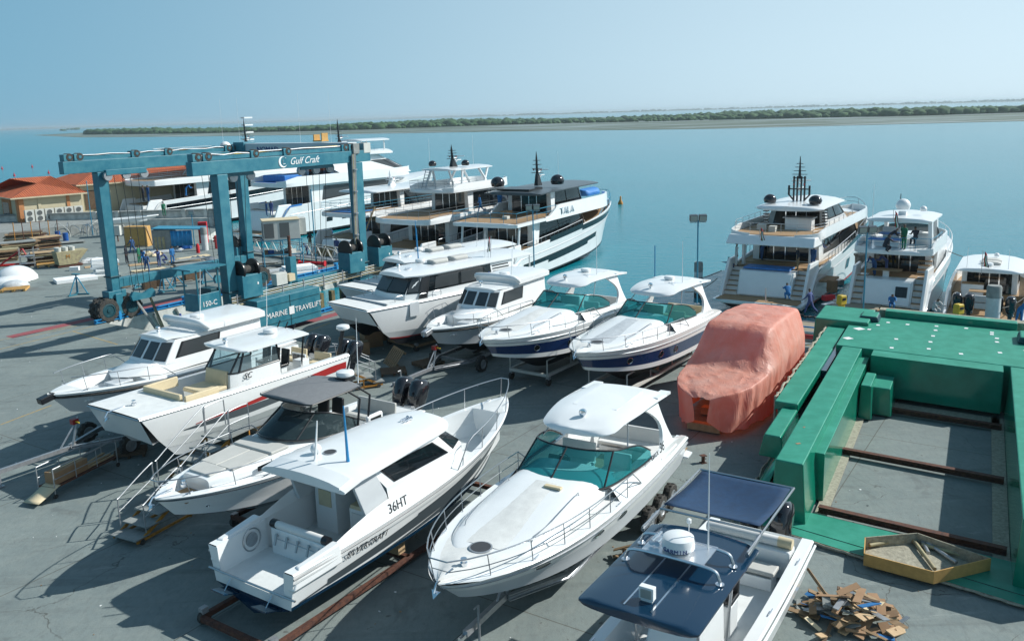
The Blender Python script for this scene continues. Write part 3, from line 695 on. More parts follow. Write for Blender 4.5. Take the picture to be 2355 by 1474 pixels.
def anchor(root, c, L_=.5, drop=0):
    x, y, z = c; q = MB(); q.tube([(x-.55, y, z+.05), (x+.12, y, z+.02), (x+.25, y, z-.16)], [.03, .03, .03], 'chrome', 6)
    q.add([(x+.28, y, z-.30), (x+.14, y-.13, z-.14), (x+.19, y, z-.18), (x+.14, y+.13, z-.14), (x+.05, y, z-.22)], [(0, 1, 2), (0, 2, 3), (0, 4, 1), (0, 3, 4)], 'chrome')
    q.build('anchor', root); q = MB(); q.lathe([(.09, 0), (.09, .08), (.05, .1), (.05, .16), (.08, .18)], (x-.85, y+.12, z+.03), 'chrome', 10); q.build('windlass', root)
def cleats(H, root, tl, k='chrome'):
    for t in tl:
        for sd in (1, -1):
            p = H.sheer(t, sd, -.10, .03); q = MB(); q.tube([p+Vector((-.13, 0, .05)), p+Vector((.13, 0, .05))], .015, k, 5); q.tube([p+Vector((-.05, 0, 0)), p+Vector((-.05, 0, .05))], .014, k, 4); q.tube([p+Vector((.05, 0, 0)), p+Vector((.05, 0, .05))], .014, k, 4); q.build('cleat', root)
def seat(root, c, w_, d, h, k='cushion', back=.5, rz=0, name='seat', base='gelcoat', bt=.12):
    x, y, z = c; o = MB()
    def T(px, py, pz): return (x+px*cos(rz)-py*sin(rz), y+px*sin(rz)+py*cos(rz), z+pz)
    o.box(T(0, 0, h/2-.06), (d*.92, w_*.94, h-.12), base, rz); b = o.build(name, root, bevel=.02)
    q = MB(); q.box(T(0, 0, h), (d, w_, .12), k, rz); q.build('seat_cushion', b, bevel=.04)
    if back: q = MB(); q.box(T(-d/2+bt/2, 0, h+back/2+.04), (bt, w_, back), k, rz, ry=-.12); q.build('seat_back', b, bevel=.04)
    return b
def outboard(root, c, s_=1.0, k='black_gloss', tilt=.0, kl='galv', word=None):
    x, y, z = c; o = thing('outboard_engine', None, None); o.parent = root; o.location = c; o.rotation_euler.y = tilt; o.scale = (s_, s_, s_)
    secs = [(-.02, .16, .16, .0), (.10, .23, .23, .0), (.35, .27, .25, -.02), (.62, .27, .25, -.06), (.80, .24, .21, -.10), (.88, .14, .12, -.12)]
    q = MB(); rings = []
    for zz, a, b, dx in secs:
        rings.append([Vector((-.35+dx+a*1.25*math.copysign(abs(cos(t))**.7, cos(t)), b*math.copysign(abs(sin(t))**.7, sin(t)), zz)) for t in [2*pi*i/14 for i in range(14)]])
    q.loft(rings, k, True, True); q.build('cowl', o, ang=50)
    q = MB(); q.box((-.34, 0, -.35), (.30, .16, .75), k, taper=1.3); q.box((-.40, 0, -.78), (.42, .10, .10), k); q.box((-.05, 0, -.1), (.22, .3, .35), kl); q.build('midsection', o, bevel=.02)
    q = MB(); q.lathe([(.02, -.52), (.07, -.3), (.075, .1), (.03, .26)], (-.38, 0, -1.0), k, 10, axis='X'); q.box((-.3, 0, -1.15), (.22, .03, .26), k, taper=1.3)
    for i in range(3):
        a = i*2.094; q.add([(-.88, .05*cos(a), -1+.05*sin(a)), (-.80, .19*cos(a+.5), -1+.19*sin(a+.5)), (-.90, .2*cos(a-.3), -1+.2*sin(a-.3))], [(0, 1, 2)], 'steel')
    q.box((-.36, 0, -.93), (.34, .055, .30), k); q.build('gearcase', o); return o
def wheelbuild(root, c, r, w_, name='wheel', k='galv', tread=True):
    x, y, z = c; q = MB(); q.lathe([(r*.6, -w_*.3), (r*.62, -w_/2), (r*.93, -w_/2), (r, -w_*.36), (r, w_*.36), (r*.93, w_/2), (r*.62, w_/2), (r*.6, w_*.3)], (x, y, z), 'rubber', 26, axis='Y')
    if tread:
        for i in range(22):
            a = 2*pi*i/22; q.box((x+r*cos(a), y+(w_*.18 if i % 2 else -w_*.18), z+r*sin(a)), (.05*r/.4, w_*.5, .10*r/.4), 'rubber', ry=-a)
    o = q.build(name, root); q = MB(); q.lathe([(r*.6, -w_*.42), (r*.62, w_*.46), (r*.5, w_*.5), (r*.42, w_*.3), (r*.2, w_*.32), (r*.17, w_*.5), (.01, w_*.52)], (x, y, z), k, 18, axis='Y'); q.build('rim', o)
    q = MB(); q.lathe([(r*.6, w_*.42), (r*.62, -w_*.46), (r*.5, -w_*.5), (r*.42, -w_*.3), (r*.2, -w_*.32), (r*.17, -w_*.5), (.01, -w_*.52)], (x, y, z), k, 18, axis='Y'); q.build('rim', o)
    return o
def trailer(name, label, root_of, L0, L1, wd_, z=.62, wheels=(3, 3.9, 4.8), wr=.40, tongue=1.8, jock=True, k='galv', wy=None, post=True):
    "x forward as in the boat it stands under"
    o = thing(name, label, 'boat trailer', root_of.location, root_of.rotation_euler.z); wy = wy or wd_/2+.18
    for sd in (1, -1):
        q = MB(); q.tube([(L0, sd*wd_/2, z), (L1-1.6, sd*wd_/2, z), (L1, sd*.15, z)], .02, k, 4)
        P = [(L0, wd_/2), (L1-1.8, wd_/2), (L1, .12)]
        for (xa, ya), (xb, yb) in zip(P, P[1:]):
            a = Vector((xa, sd*ya, z)); b = Vector((xb, sd*yb, z)); d = b-a; ang = math.atan2(d.y, d.x); m_ = (a+b)/2
            for dz in (.08, -.08): q.box((m_.x, m_.y, z+dz), (d.length, .12, .02), k, ang)
            q.box((m_.x, m_.y, z), (d.length, .02, .16), k, ang)
        q.build('frame_rail', o)
        for wx in wheels: wheelbuild(o, (wx, sd*wy, wr), wr, .26)
    for i in range(5):
        x = lerp(L0+.1, L1-2, i/4); q = MB(); q.box((x, 0, z-.02), (.10, wd_, .10), k); q.build('crossmember', o)
    for sd in (1, -1):
        q = MB(); q.box(((L0+L1-2)/2, sd*wd_*.28, z+.16), ((L1-L0)*.6, .12, .10), 'rubber'); q.build('bunk', o)
    q = MB(); q.box((L1+tongue/2, 0, z), (tongue, .14, .16), k); q.box((L1+tongue+.1, 0, z-.03), (.3, .10, .10), 'chrome'); q.build('tongue', o)
    q = MB(); q.tube([(L1+tongue-.4, .15, .05), (L1+tongue-.4, .15, z+.6)], .035, k, 8); q.tube([(L1+tongue-.4, .15, z+.6), (L1+tongue-.2, .15, z+.6)], .02, k, 6); q.box((L1+tongue-.4, .15, .03), (.2, .2, .05), k); q.build('jockey_leg', o)
    if post:
        q = MB(); q.tube([(L1-.1, 0, z), (L1-.45, 0, z+1.15)], .05, k, 4); q.tube([(L1+.45, 0, z), (L1-.3, 0, z+.9)], .04, k, 4); q.build('winch_post', o)
        q = MB(); q.box((L1-.3, 0, z+1.0), (.25, .22, .2), 'red_paint'); q.tube([(L1-.3, .1, z+1.0), (L1-.3, .35, z+1.0)], .03, 'yellow', 6); q.build('winch', o)
    return o
def props(H, root, mb_name='prop'):
    pass
def wrap(o, fy, off=.010):
    "bake a lettering object into its parent's space and lay it on the surface y = fy(x, z)"
    me = o.data; me.transform(o.matrix_basis); o.matrix_basis = Matrix.Identity(4)
    ys = [v.co.y for v in me.vertices]; m_ = sum(ys)/len(ys)
    for v in me.vertices: y = fy(v.co.x, v.co.z); v.co.y = y+math.copysign(off+(.006 if abs(v.co.y) > abs(m_) else 0), y)
    me.update(); return o
def hully(H, side):
    def f(x, z):
        t = max(0, x/H.L)
        for _ in range(3):
            a, b = H.pt(t, 0, side), H.pt(t, 1, side); v = max(0, min(1, (z-a.z)/(b.z-a.z))); p = H.pt(t, v, side); t = max(0, min(1, t+(x-p.x)/H.L))
        return p.y
    return f
# ------------------------------------------------------------------ express cruiser (three of them)
def express(label, bow, zb, h, L=12.2, B=3.75, lift=0.0, hullk='gelcoat', blue=False, worn=False, words=None, group=None):
    r = placeboat('express_cruiser', label, 'motor boat', bow, zb, h, L, group)
    z = zb
    dp = 1.32 if blue else 1.0
    H = Hull(L-.7, B, z-.35, z, z-1.25*dp, z-.72*dp, z-1.95*dp+.1*(dp-1), s0=.42, p=2.7, q=.66, rake=.12, bc=.88, pw=1.5, flare=.8, kx=.45)
    ox = .7
    hb = thing('hull', None, None); hb.parent = r; hb.location = (ox, 0, 0)
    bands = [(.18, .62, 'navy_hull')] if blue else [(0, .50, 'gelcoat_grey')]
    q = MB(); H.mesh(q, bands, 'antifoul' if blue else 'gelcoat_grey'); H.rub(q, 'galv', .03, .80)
    hull_ = q.build('hull_shell', hb)
    for k_, t in enumerate((.80, .60, .48)): [portlight(H, hb, t, .42 if blue else .62, sd, *( (.17, .17) if blue else (.28, .085))) for sd in (1, -1)]
    q = MB(); t_dk = .47
    H.deck(q, [(0, .36, .42, z-1.05, 0), (.36, t_dk, .34, z-.75, 0), (t_dk, 1, .30, None, .10)], ks='nonskid')
    q.build('deck', hb)
    # swim platform
    q = MB(); slab(q, [-.75, -.5, -.2, .02], rounded(-.8, 9, B*.45, .4, 0), lambda x: z-1.12, .12, 'gelcoat', 0); q.box((-.35, 0, z-.985), (.6, B*.78, .02), 'teak'); q.build('swim_platform', hb)
    # trunk: long raised foredeck that sweeps up to the windscreen
    x0, x1 = H.L*.50, H.L*.90
    tw = lambda x: max(.05, min(H.hw(x)-.34, 1.42)*(1-max(0, (x-x1+1.6)/1.6)**3)**.5 if x < x1 else .05)
    th = lambda x: lerp(.66, .10, sm((x-x0)/(x1-x0)))*(1 if x < x1-.25 else max(.05, (x1-x)/.25))
    q = MB(); mound(q, rng(x0-.9, x1, 22), tw, lambda x: H.zs(x)+.0, th, 'gelcoat', ex=.55, n=14); q.build('coachroof', hb, ang=60)
    xs_ = rng(x0+.75, x1-.75, 8)
    q = MB(); V = []; n_ = len(xs_)
    for x in xs_:
        for f in rng(-1, 1, 6): y = f*tw(x)*.62; V.append((x, y, H.zs(x)+th(x)*max(0, 1-abs(y/tw(x))**(1/.55*1.0))**(.5)+.02))
    F = [(i*7+j, i*7+j+1, (i+1)*7+j+1, (i+1)*7+j) for i in range(n_-1) for j in range(6)]
    q.add(V, F, 'plastic_wrap' if worn else 'nonskid', True); q.build('sunpad', hb)
    hatch(hb, (x1-.62, 0, H.zs(x1-.62)+th(x1-.62)+.01), .30)
    for sd in (1, -1):
        q = MB(); a = [(x, sd*tw(x)*.78, H.zs(x)+th(x)*.82+.12) for x in rng(x0+1.0, x1-1.5, 6)]; q.tube([(a[0][0]-.06, a[0][1], a[0][2]-.12)]+a+[(a[-1][0]+.06, a[-1][1], a[-1][2]-.12)], .014, 'steel', 5); q.build('grab_rail', hb)
    # windscreen
    zw = H.zs(H.L*.45)+.42; xa, xf = H.L*.255, H.L*.555; wy = B*.415
    bot = arc([(xa, -wy-.02, zw-.12), (xa+1.3, -wy, zw-.05), (xf-.75, -wy*.86, zw), (xf-.12, -wy*.45, zw+.10), (xf, 0, zw+.13), (xf-.12, wy*.45, zw+.10), (xf-.75, wy*.86, zw), (xa+1.3, wy, zw-.05), (xa, wy+.02, zw-.12)], 5)
    top = arc([(xa-.25, -wy+.12, zw+.02), (xa+.7, -wy*.90, zw+.50), (xf-1.75, -wy*.77, zw+.74), (xf-1.32, -wy*.4, zw+.80), (xf-1.22, 0, zw+.82), (xf-1.32, wy*.4, zw+.80), (xf-1.75, wy*.77, zw+.74), (xa+.7, wy*.90, zw+.50), (xa-.25, wy-.12, zw+.02)], 5)
    W_ = Wall(bot, top); q = MB(); W_.mesh(q, 'teal_glass'); ws = q.build('windscreen', hb)
    q = MB(); q.tube(bot, .035, 'window_frame', 6); q.tube(top, .028, 'window_frame', 6)
    for u in (.255, .5, .745): q.tube([W_.P(u, 0), W_.P(u, 1)], .03, 'window_frame', 6)
    q.build('windscreen_frame', ws)
    # dash shelf behind the screen and side coaming
    q = MB(); c_out = arc([(.1, -B*.44, H.zs(0)+.10), (xa*.5, -B*.46, H.zs(1)+.42), (xa, -wy-.10, zw-.13), (xa+1.6, -wy-.08, zw-.07), (xf-.9, -wy*.93, zw-.03)], 5)
    for sd in (1, -1):
        a = [Vector((p.x, -sd*p.y, p.z)) for p in c_out]; b = [Vector((p.x, sd*min(H.hw(p.x)-.06, abs(p.y)+.28), H.zs(p.x)+.02)) for p in a]; c2 = [Vector((p.x, sd*(abs(p.y)-.18), p.z)) for p in a]; d2 = [Vector((p.x, sd*(abs(p.y)-.22), z-1.0)) for p in a]
        q.loft([list(t4) for t4 in zip(b, a, c2, d2)], 'gelcoat', closed=False)
    q.build('coaming', hb, ang=50)
    q = MB(); q.hexa([(xf-1.9, -wy*.72, zw-.35), (xf-.25, -wy*.4, zw-.30), (xf-.25, wy*.4, zw-.30), (xf-1.9, wy*.72, zw-.35), (xf-1.9, -wy*.72, zw+.02), (xf-.25, -wy*.4, zw+.08), (xf-.25, wy*.4, zw+.08), (xf-1.9, wy*.72, zw+.02)], 'gelcoat'); q.box((xf-1.75, -.55, zw+.12), (.12, .7, .28), 'black', ry=-.4); q.build('dashboard', hb, bevel=.03)
    q = MB(); q.tube([Vector((xf-2.05, -.55+.19*cos(a), zw+.02+.19*sin(a))) for a in rng(0, 2*pi, 16)], .016, 'black', 5); q.build('steering_wheel', hb)
    sk = 'cream' if worn else 'white_vinyl'
    seat(hb, (xf-2.9, -.55, z-.75), 1.15, .6, .55, sk, .6); seat(hb, (xf-2.6, .75, z-.75), .9, 1.3, .45, sk, .5)
    seat(hb, (.75, 0, z-1.05), 2.2, .7, .45, sk, .5); seat(hb, (1.9, 1.05, z-1.05), .6, 1.7, .45, sk, 0)
    q = MB(); q.box((1.6, -.2, z-1.03), (1.7, 1.5, .02), 'teak' if not worn else 'nonskid'); q.build('cockpit_floor', hb)
    if not worn: q = MB(); q.box((1.55, 0, z-1.0+.0), (.2, .2, .02), 'red_paint'); q.tube([(1.5+.3*cos(a), .1+.2*sin(a), z-.99) for a in rng(0, 5.5, 14)], .02, 'bright_blue', 5); q.build('rope_coil', hb)
    # hardtop on a raked arch
    hx0, hx1, hz_ = H.L*.085, H.L*.425, zw+1.18
    q = MB(); hwf = lambda x: lerp(1.20, 1.42, sm((hx1-x)/2.2))*rounded(hx0-.2, hx1, 1, 0, .55, 2.4)(x)
    slab(q, [hx0+i*(hx1-hx0-.55)/12 for i in range(13)]+[hx1-.55+.55*sin(pi/2*i/5) for i in range(1, 6)], hwf, lambda x: hz_+.10*sin(pi*(x-hx0)/(hx1-hx0))-.10*sm((x-hx1+1)/1), .11, 'gelcoat', .09, .06)
    for sd in (1, -1): q.hexa([(hx0-.42, sd*1.22-.18, hz_-.02), (hx0+.7, sd*1.2-.15, hz_+.06), (hx0+.7, sd*1.2+.16, hz_+.06), (hx0-.42, sd*1.22+.16, hz_-.02), (hx0-.42, sd*1.22-.18, hz_+.07), (hx0+.7, sd*1.2-.15, hz_+.17), (hx0+.7, sd*1.2+.16, hz_+.17), (hx0-.42, sd*1.22+.16, hz_+.07)], 'gelcoat')
    q.build('hardtop', hb, ang=45)
    q = MB(); q.box((hx0+1.5, 0, hz_+.27), (2.2, 1.5, .012), 'gelcoat'); q.build('hardtop_panel', hb)
    for sd in (1, -1):
        q = MB(); rings = []
        for u in rng(0, 1, 10):
            zz = lerp(zw-.30, hz_+.04, u); xb = lerp(H.L*.13, H.L*.16, u)-.9*sin(pi*u)*.15-.2*u; wdt = lerp(1.15, .95, u)-.75*sin(pi*u); y = lerp(B*.455, 1.2, u**.8); t_ = .07
            rings.append([Vector((xb-.25*wdt, sd*(y-t_), zz)), Vector((xb+.95*wdt, sd*(y-t_), zz)), Vector((xb+.95*wdt, sd*(y+t_*.6), zz)), Vector((xb-.25*wdt, sd*(y+t_*.6), zz))])
        q.loft(rings, 'gelcoat', True, True); q.build('arch_leg', hb, ang=40)
        q = MB(); q.tube([(H.L*.30, sd*1.12, hz_+.03), (H.L*.36, sd*wy*.86, zw+.55)], .022, 'steel', 6); q.build('hardtop_strut', hb)
    # rails
    q = MB(); bowrail(H, q, .36, .985, .60, .0, 3, .018, .10, .52 if not blue else None, 20); q.build('guard_rail', hb)
    anchor(hb, (H.L-.05, 0, z+.06)); cleats(H, hb, (.82, .5))
    if not blue:
        q = MB(); q.box((xf+.35, .35, H.zs(xf+.35)+th(xf+.35)+.04), (.16, .52, .07), 'cream'); q.build('vent_panel', hb, bevel=.02)
    searchlight(hb, (hx1-.75 if not blue else hx1-.5, .0 if not blue else -.1, hz_+.17))
    if blue:
        radar(hb, (hx0+1.6, 0, hz_+.30), r=.27, h=.2); horns(hb, (hx0+2.2, .45, hz_+.19)); antenna(hb, (hx0+1.9, .85, hz_+.17), 2.2)
    if words:
        for w_, k, s_, (x, y, zz), sh in words: text(w_, 'lettering', hb, k, s_, (x, y, zz), (-1, -.012, 0), (0, -.12, 1), shear=sh, ext=.004)
    return r, H
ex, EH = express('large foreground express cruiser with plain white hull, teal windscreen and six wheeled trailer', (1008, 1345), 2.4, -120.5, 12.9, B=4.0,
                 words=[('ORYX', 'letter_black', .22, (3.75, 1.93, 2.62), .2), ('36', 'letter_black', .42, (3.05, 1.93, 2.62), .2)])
trailer('boat_trailer', 'galvanised six wheeled trailer carrying the plain white express cruiser', ex, 1.2, 10.0, 2.1, .58, (2.0, 2.95, 3.9), .42, 1.9, wy=1.62)
e1, _ = express('blue striped express cruiser with a smooth uncovered white foredeck', (1110, 782), 3.0, -126, 12.4, B=3.95, blue=True, group='blue striped express cruisers')
e2, _ = express('blue striped express cruiser with a wrinkled foredeck cover, beside the pink tarpaulin', (1325, 812), 2.85, -126, 12.4, B=3.95, blue=True, worn=True, group='blue striped express cruisers')
def glasshouse(root, name, bot, top, wallk='gelcoat', wins=(), roof=None, wallv=(0, 1), k='dark_glass', bevel=0):
    W_ = Wall(bot, top); q = MB(); W_.mesh(q, wallk, 40); o = q.build(name, root, ang=50)
    for u0, u1, v0, v1, s0, s1 in wins:
        q = MB(); W_.patch(q, 'window_frame', u0-.004, u1+.004, v0-.03, v1+.03, .012, 8, s0, s1); w_ = q.build('window', root)
        q = MB(); W_.patch(q, k, u0, u1, v0, v1, .02, 8, s0, s1); q.build('pane', w_)
    return W_
# ------------------------------------------------------------------ pilot house boats
def pilot(label, bow, zb, h, L, black_roller=True):
    r = placeboat('pilot_boat', label, 'motor boat', bow, zb, h, L, 'white pilot house boats'); z = zb; B = 3.6
    H = Hull(L-.4, B, z-.30, z, z-1.5, z-.9, z-2.15, s0=.48, p=2.4, q=.80, rake=.13, bc=.86, pw=1.6, flare=.9)
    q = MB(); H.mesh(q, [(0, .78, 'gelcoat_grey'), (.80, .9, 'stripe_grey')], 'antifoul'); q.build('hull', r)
    q = MB(); H.rub(q, 'rubber', .06, .84); q.build('rub_rail', r)
    q = MB(); H.deck(q, [(0, .22, .3, z-1.1, 0), (.22, .70, .34, None, .05), (.70, .90, .26, z-.52, 0), (.90, 1, .2, None, .04)]); q.build('deck', r)
    x0, x1 = L*.15, L*.60; w1 = 1.28; zt = z+1.18; zl = z-.1
    bot = arc([(x0, -w1, zl), (x1-.3, -w1, zl), (x1+.55, -w1*.75, zl+.15), (x1+.7, 0, zl+.15), (x1+.55, w1*.75, zl+.15), (x1-.3, w1, zl), (x0, w1, zl)], 1)
    mid = [Vector((x0, -w1, zl+.35)), Vector((x1-.1, -w1, zl+.35)), Vector((x1+.2, -w1*.62, zl+.42)), Vector((x1+.24, 0, zl+.42)), Vector((x1+.2, w1*.62, zl+.42)), Vector((x1-.1, w1, zl+.35)), Vector((x0, w1, zl+.35))]
    top = [Vector((x0, -w1*.93, zt)), Vector((x1-.75, -w1*.93, zt)), Vector((x1-.45, -w1*.58, zt)), Vector((x1-.42, 0, zt)), Vector((x1-.45, w1*.58, zt)), Vector((x1-.75, w1*.93, zt)), Vector((x0, w1*.93, zt))]
    bot = [Vector((p.x, p.y, p.z)) for p in [Vector((x0, -w1, zl)), Vector((x1+.1, -w1, zl)), Vector((x1+1.3, -w1*.5, zl+.1)), Vector((x1+1.6, 0, zl+.1)), Vector((x1+1.3, w1*.5, zl+.1)), Vector((x1+.1, w1, zl)), Vector((x0, w1, zl))]]
    q = MB(); Wall(bot, mid).mesh(q, 'gelcoat', 6); q.build('cabin_base', r, ang=50)
    glasshouse(r, 'wheelhouse', mid, top, 'gelcoat', [(.19, .325, .15, .85, 0, 0), (.355, .48, .16, .84, 0, 0), (.52, .645, .16, .84, 0, 0), (.675, .81, .15, .85, 0, 0), (.085, .150, .2, .82, 0, 0), (.85, .915, .2, .82, 0, 0)], k='grey_glass')
    q = MB(); slab(q, [x0-.1, x0+.5, x1-1.2, x1-.7, x1-.45], lambda x: w1*.95 if x < x1-.8 else w1*.78, lambda x: zt, .05, 'gelcoat', .06, .02); q.build('wheelhouse_roof', r)
    q = MB(); ax0 = L-10.0; x0 = max(x0, ax0+.1); slab(q, ends(ax0, x1-2.2, 5, .05, .2), lambda x: w1*1.12, lambda x: zt+.04, .34, 'gelcoat', .05, .07)
    q.tube(arc([(x1-2.3, -w1*1.05, zt+.2), (x1-2.0, -w1*.95, zt+.45), (x1-1.9, 0, zt+.52), (x1-2.0, w1*.95, zt+.45), (x1-2.3, w1*1.05, zt+.2)], 5), .13, 'gelcoat', 10); q.build('aft_canopy', r)
    q = MB(); q.hexa([(ax0+.1, -w1*.99, zl-.3), (x0+.3, -w1*.99, zl-.3), (x0+.3, w1*.99, zl-.3), (ax0+.1, w1*.99, zl-.3), (ax0+.1, -w1*.9, zt+.05), (x0+.3, -w1*.9, zt+.05), (x0+.3, w1*.9, zt+.05), (ax0+.1, w1*.9, zt+.05)], 'gelcoat'); q.build('aft_screen', r)
    q = MB(); bowrail(H, q, .60, .93, .62, .02, 3, .018, .08, None, 10, sides=(1,)); bowrail(H, q, .60, .93, .62, .02, 3, .018, .08, None, 10, sides=(-1,)); q.build('guard_rail', r)
    radar(r, (x1-2.6, .2, zt+.42)); searchlight(r, (x1-.9, -.2, zt+.1)); antenna(r, (x1-2.2, .9, zt+.4), 2.3, -.3)
    q = MB(); q.lathe([(.05, 0), (.05, .12), (.03, .14)], (x1-2.4, -.7, zt+.45), 'letter_blue', 10); q.build('beacon', r)
    q = MB(); q.box((H.L+.05, 0, z-.12), (.6, .36, .24), 'black' if black_roller else 'galv', ry=.2); q.build('bow_roller', r, bevel=.03); anchor(r, (H.L+.1, 0, z-.02)) if not black_roller else None
    q = MB(); q.box((L*.80, .0, z-.45), (1.5, 1.5, .12), 'plastic_wrap'); q.build('foredeck_locker', r, bevel=.04)
    seat(r, (L*.74, .55, z-.52), .7, .9, .4, 'plastic_wrap', 0); cleats(H, r, (.9, .62)); return r, H
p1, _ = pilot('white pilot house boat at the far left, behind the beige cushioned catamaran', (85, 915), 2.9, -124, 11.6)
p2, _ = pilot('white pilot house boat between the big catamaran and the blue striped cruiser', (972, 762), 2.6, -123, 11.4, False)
trailer('boat_trailer', 'galvanised trailer under the left pilot house boat with its winch post standing clear', p1, 1.5, 10.6, 2.0, .55, (3, 4, 9.0), .40, 3.2, wy=1.5)
trailer('boat_trailer', 'galvanised trailer under the pilot house boat, its drawbar pointing at the pallets', p2, 1.5, 10.8, 2.0, .55, (3, 4, 8.6), .40, 3.0, wy=1.5)
# ------------------------------------------------------------------ catamaran hull
class Cat:
    def __init__(s, L, B, zs, zb, zt, zk, bf=.80, rake=.14, s0=.6): s.__dict__.update(locals())
    def plan(s, t): return s.B/2*(1 if t < s.s0 else lerp(1, s.bf, ((t-s.s0)/(1-s.s0))**2.0))
    def sheer(s, t, side=1, dy=0, dz=0): return Vector((s.L*t, side*(s.plan(t)+dy), lerp(s.zs, s.zb, t**1.5)+dz))
    def hw(s, x): return s.plan(max(0, min(1, x/s.L)))
    def ring(s, t, side):
        y = s.plan(t); z = lerp(s.zs, s.zb, t**1.5); f = max(0, (t-.55)/.45); yk = s.B/2*.66; g = f**2.2
        xs = s.L*t; rk = s.rake*s.L*t**5
        out = [(xs, y, z), (xs-rk*.15, lerp(y*.99, y, f), z-.28), (xs-rk*.55, lerp(y*.96, lerp(y, yk, .35), g), lerp(s.zk+.75, s.zk+1.0, f)), (xs-rk, lerp(yk, lerp(yk, y, .5), g), s.zk+.25*f**3),
               (xs-rk*.55, lerp(s.B*.20, lerp(y, yk, .35)-.02, g**.8), lerp(s.zk+.8, s.zk+1.0, f)), (xs-.35*s.rake*s.L*t**5, lerp(s.B*.17, y-.10, g**1.0)*(1-.0*f), s.zt), (xs-.12*s.L*t**6*0-.5*f, 0, s.zt+.08)]
        return [Vector((a, b*side, c)) for a, b, c in out]
    def mesh(s, mb, low='antifoul', side_k='gelcoat', red=False):
        ts = [1-(1-i/26)**1.4 for i in range(27)]
        for sd in (1, -1):
            R_ = [s.ring(t, sd) for t in ts]
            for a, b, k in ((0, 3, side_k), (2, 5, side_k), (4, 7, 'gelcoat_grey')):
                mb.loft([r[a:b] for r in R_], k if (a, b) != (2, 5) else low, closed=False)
            mb.loft([[r[2], r[2].lerp(r[3], .45)] for r in [[p+Vector((0, sd*.012, 0)) for p in q_] for q_ in R_]], side_k, closed=False)
            if red: mb.loft([[r[2].lerp(r[3], .44)+Vector((0, sd*.03, 0)), r[2].lerp(r[3], .54)+Vector((0, sd*.03, 0))] for r in R_], 'red_paint', closed=False)
            mb.add(R_[0], [(0, 1, 2, 3, 4, 5, 6)], side_k)
        r = [s.ring(1, 1), s.ring(1, -1)]
        mb.add([r[0][0], r[0][5], r[0][6], r[1][5], r[1][0]], [(0, 1, 2, 3, 4)], side_k)
    deck = Hull.deck
def deck_cat(H, mb, segs, **k): Hull.deck(H, mb, segs, **k)
# the sport fishing catamaran with the beige cushions
L = 10.6; r = placeboat('fishing_catamaran', 'white fishing catamaran with beige cushions, red and grey side stripes and outboards', 'catamaran', (240, 953), 2.8, -124.5, L); z = 2.8
H = Cat(L-.3, 3.5, z-.15, z, z-1.15, z-2.1, bf=.93)
q = MB(); H.mesh(q, 'gelcoat_grey'); q.build('hull', r, ang=50)
q = MB(); deck_cat(H, q, [(0, .08, .2, z-.9, 0), (.08, .60, .28, z-.95, 0), (.60, .80, .30, z-.75, 0), (.80, 1, .2, None, .02)]); q.build('deck', r)
q = MB()
for sd in (1, -1): q.tube([H.sheer(t, sd, .02, -.05) for t in rng(0, 1, 30)], .03, 'steel', 6)
q.tube([H.sheer(1, 1, 0, -.05), H.sheer(1, -1, 0, -.05)], .03, 'steel', 6); q.build('rub_rail', r)
for nm, k, f0, f1, g0, g1, t0, t1 in (('side_stripe', 'stripe_grey', .30, .38, .28, .95, .06, .86), ('side_stripe', 'red_paint', .12, .14, .14, .70, .02, .80)):
    for sd in (1, -1):
        q = MB(); ro = []
        for i in range(25):
            u = i/24; t = lerp(t1, t0, u); R_ = H.ring(t, sd); a, b = R_[1], R_[2]; w_ = .02+.22*u if k == 'red_paint' else .02+.17*sin(pi*min(1, u*1.2))
            m_ = lerp(.62, .18, u**.8) if k == 'red_paint' else lerp(.75, .62, u)
            ro.append([a.lerp(b, max(0, m_-w_))+Vector((0, sd*.015, 0)), a.lerp(b, min(1, m_+w_*.6))+Vector((0, sd*.015, 0))])
        q.loft(ro, k, closed=False); q.build(nm, r)
cx = L*.40; w1 = .95
bot = [Vector(p) for p in ((cx-1.0, -w1, z-.9), (cx+1.1, -w1, z-.9), (cx+1.55, -w1*.85, z-.8), (cx+1.55, w1*.85, z-.8), (cx+1.1, w1, z-.9), (cx-1.0, w1, z-.9))]
mid = [Vector((p.x-(.12 if i in (2, 3) else 0), p.y*.97, z+.30)) for i, p in enumerate(bot)]
top = [Vector((p.x-(.75 if i in (2, 3) else .35 if i in (1, 4) else -.1), p.y*.93, z+1.12)) for i, p in enumerate(bot)]
q = MB(); Wall(bot, mid).mesh(q, 'gelcoat', 5); q.build('console', r)
W_ = Wall(mid, top); q = MB(); W_.mesh(q, 'clear_glass', 5); cs = q.build('windscreen', r)
q = MB(); [q.tube([W_.P(i/5, 0), W_.P(i/5, 1)], .045, 'window_frame', 6) for i in range(6)]; q.tube(mid, .035, 'window_frame', 6); q.tube(top, .03, 'window_frame', 6); q.build('windscreen_frame', cs)
q = MB(); slab(q, ends(cx-2.3, cx+1.2, 6, .1, .25), rounded(cx-2.4, cx+1.2, 1.40, 0, .35), lambda x: z+1.15, .10, 'gelcoat', .05, .03); q.build('hardtop', r)
for sd in (1, -1): q = MB(); q.tube([(cx-2.1, sd*.95, z-.5), (cx-2.2, sd*1.15, z+1.18)], .04, 'black', 6); q.build('hardtop_post', r)
q = MB(); q.box((cx+2.1, 0, z-.22), (1.05, 1.45, .16), 'cream'); sb = q.build('console_seat', r, bevel=.05)
q = MB(); q.box((cx+2.1, 0, z-.55), (1.0, 1.4, .5), 'gelcoat'); q.build('seat_base', sb); q = MB(); q.box((cx+1.50, 0, z+.10), (.14, 1.3, .62), 'cream', ry=-.2); q.build('seat_back', sb, bevel=.04)
q = MB(); q.box((L*.775, 0, z-.02), (.14, 2.3, .5), 'cream')
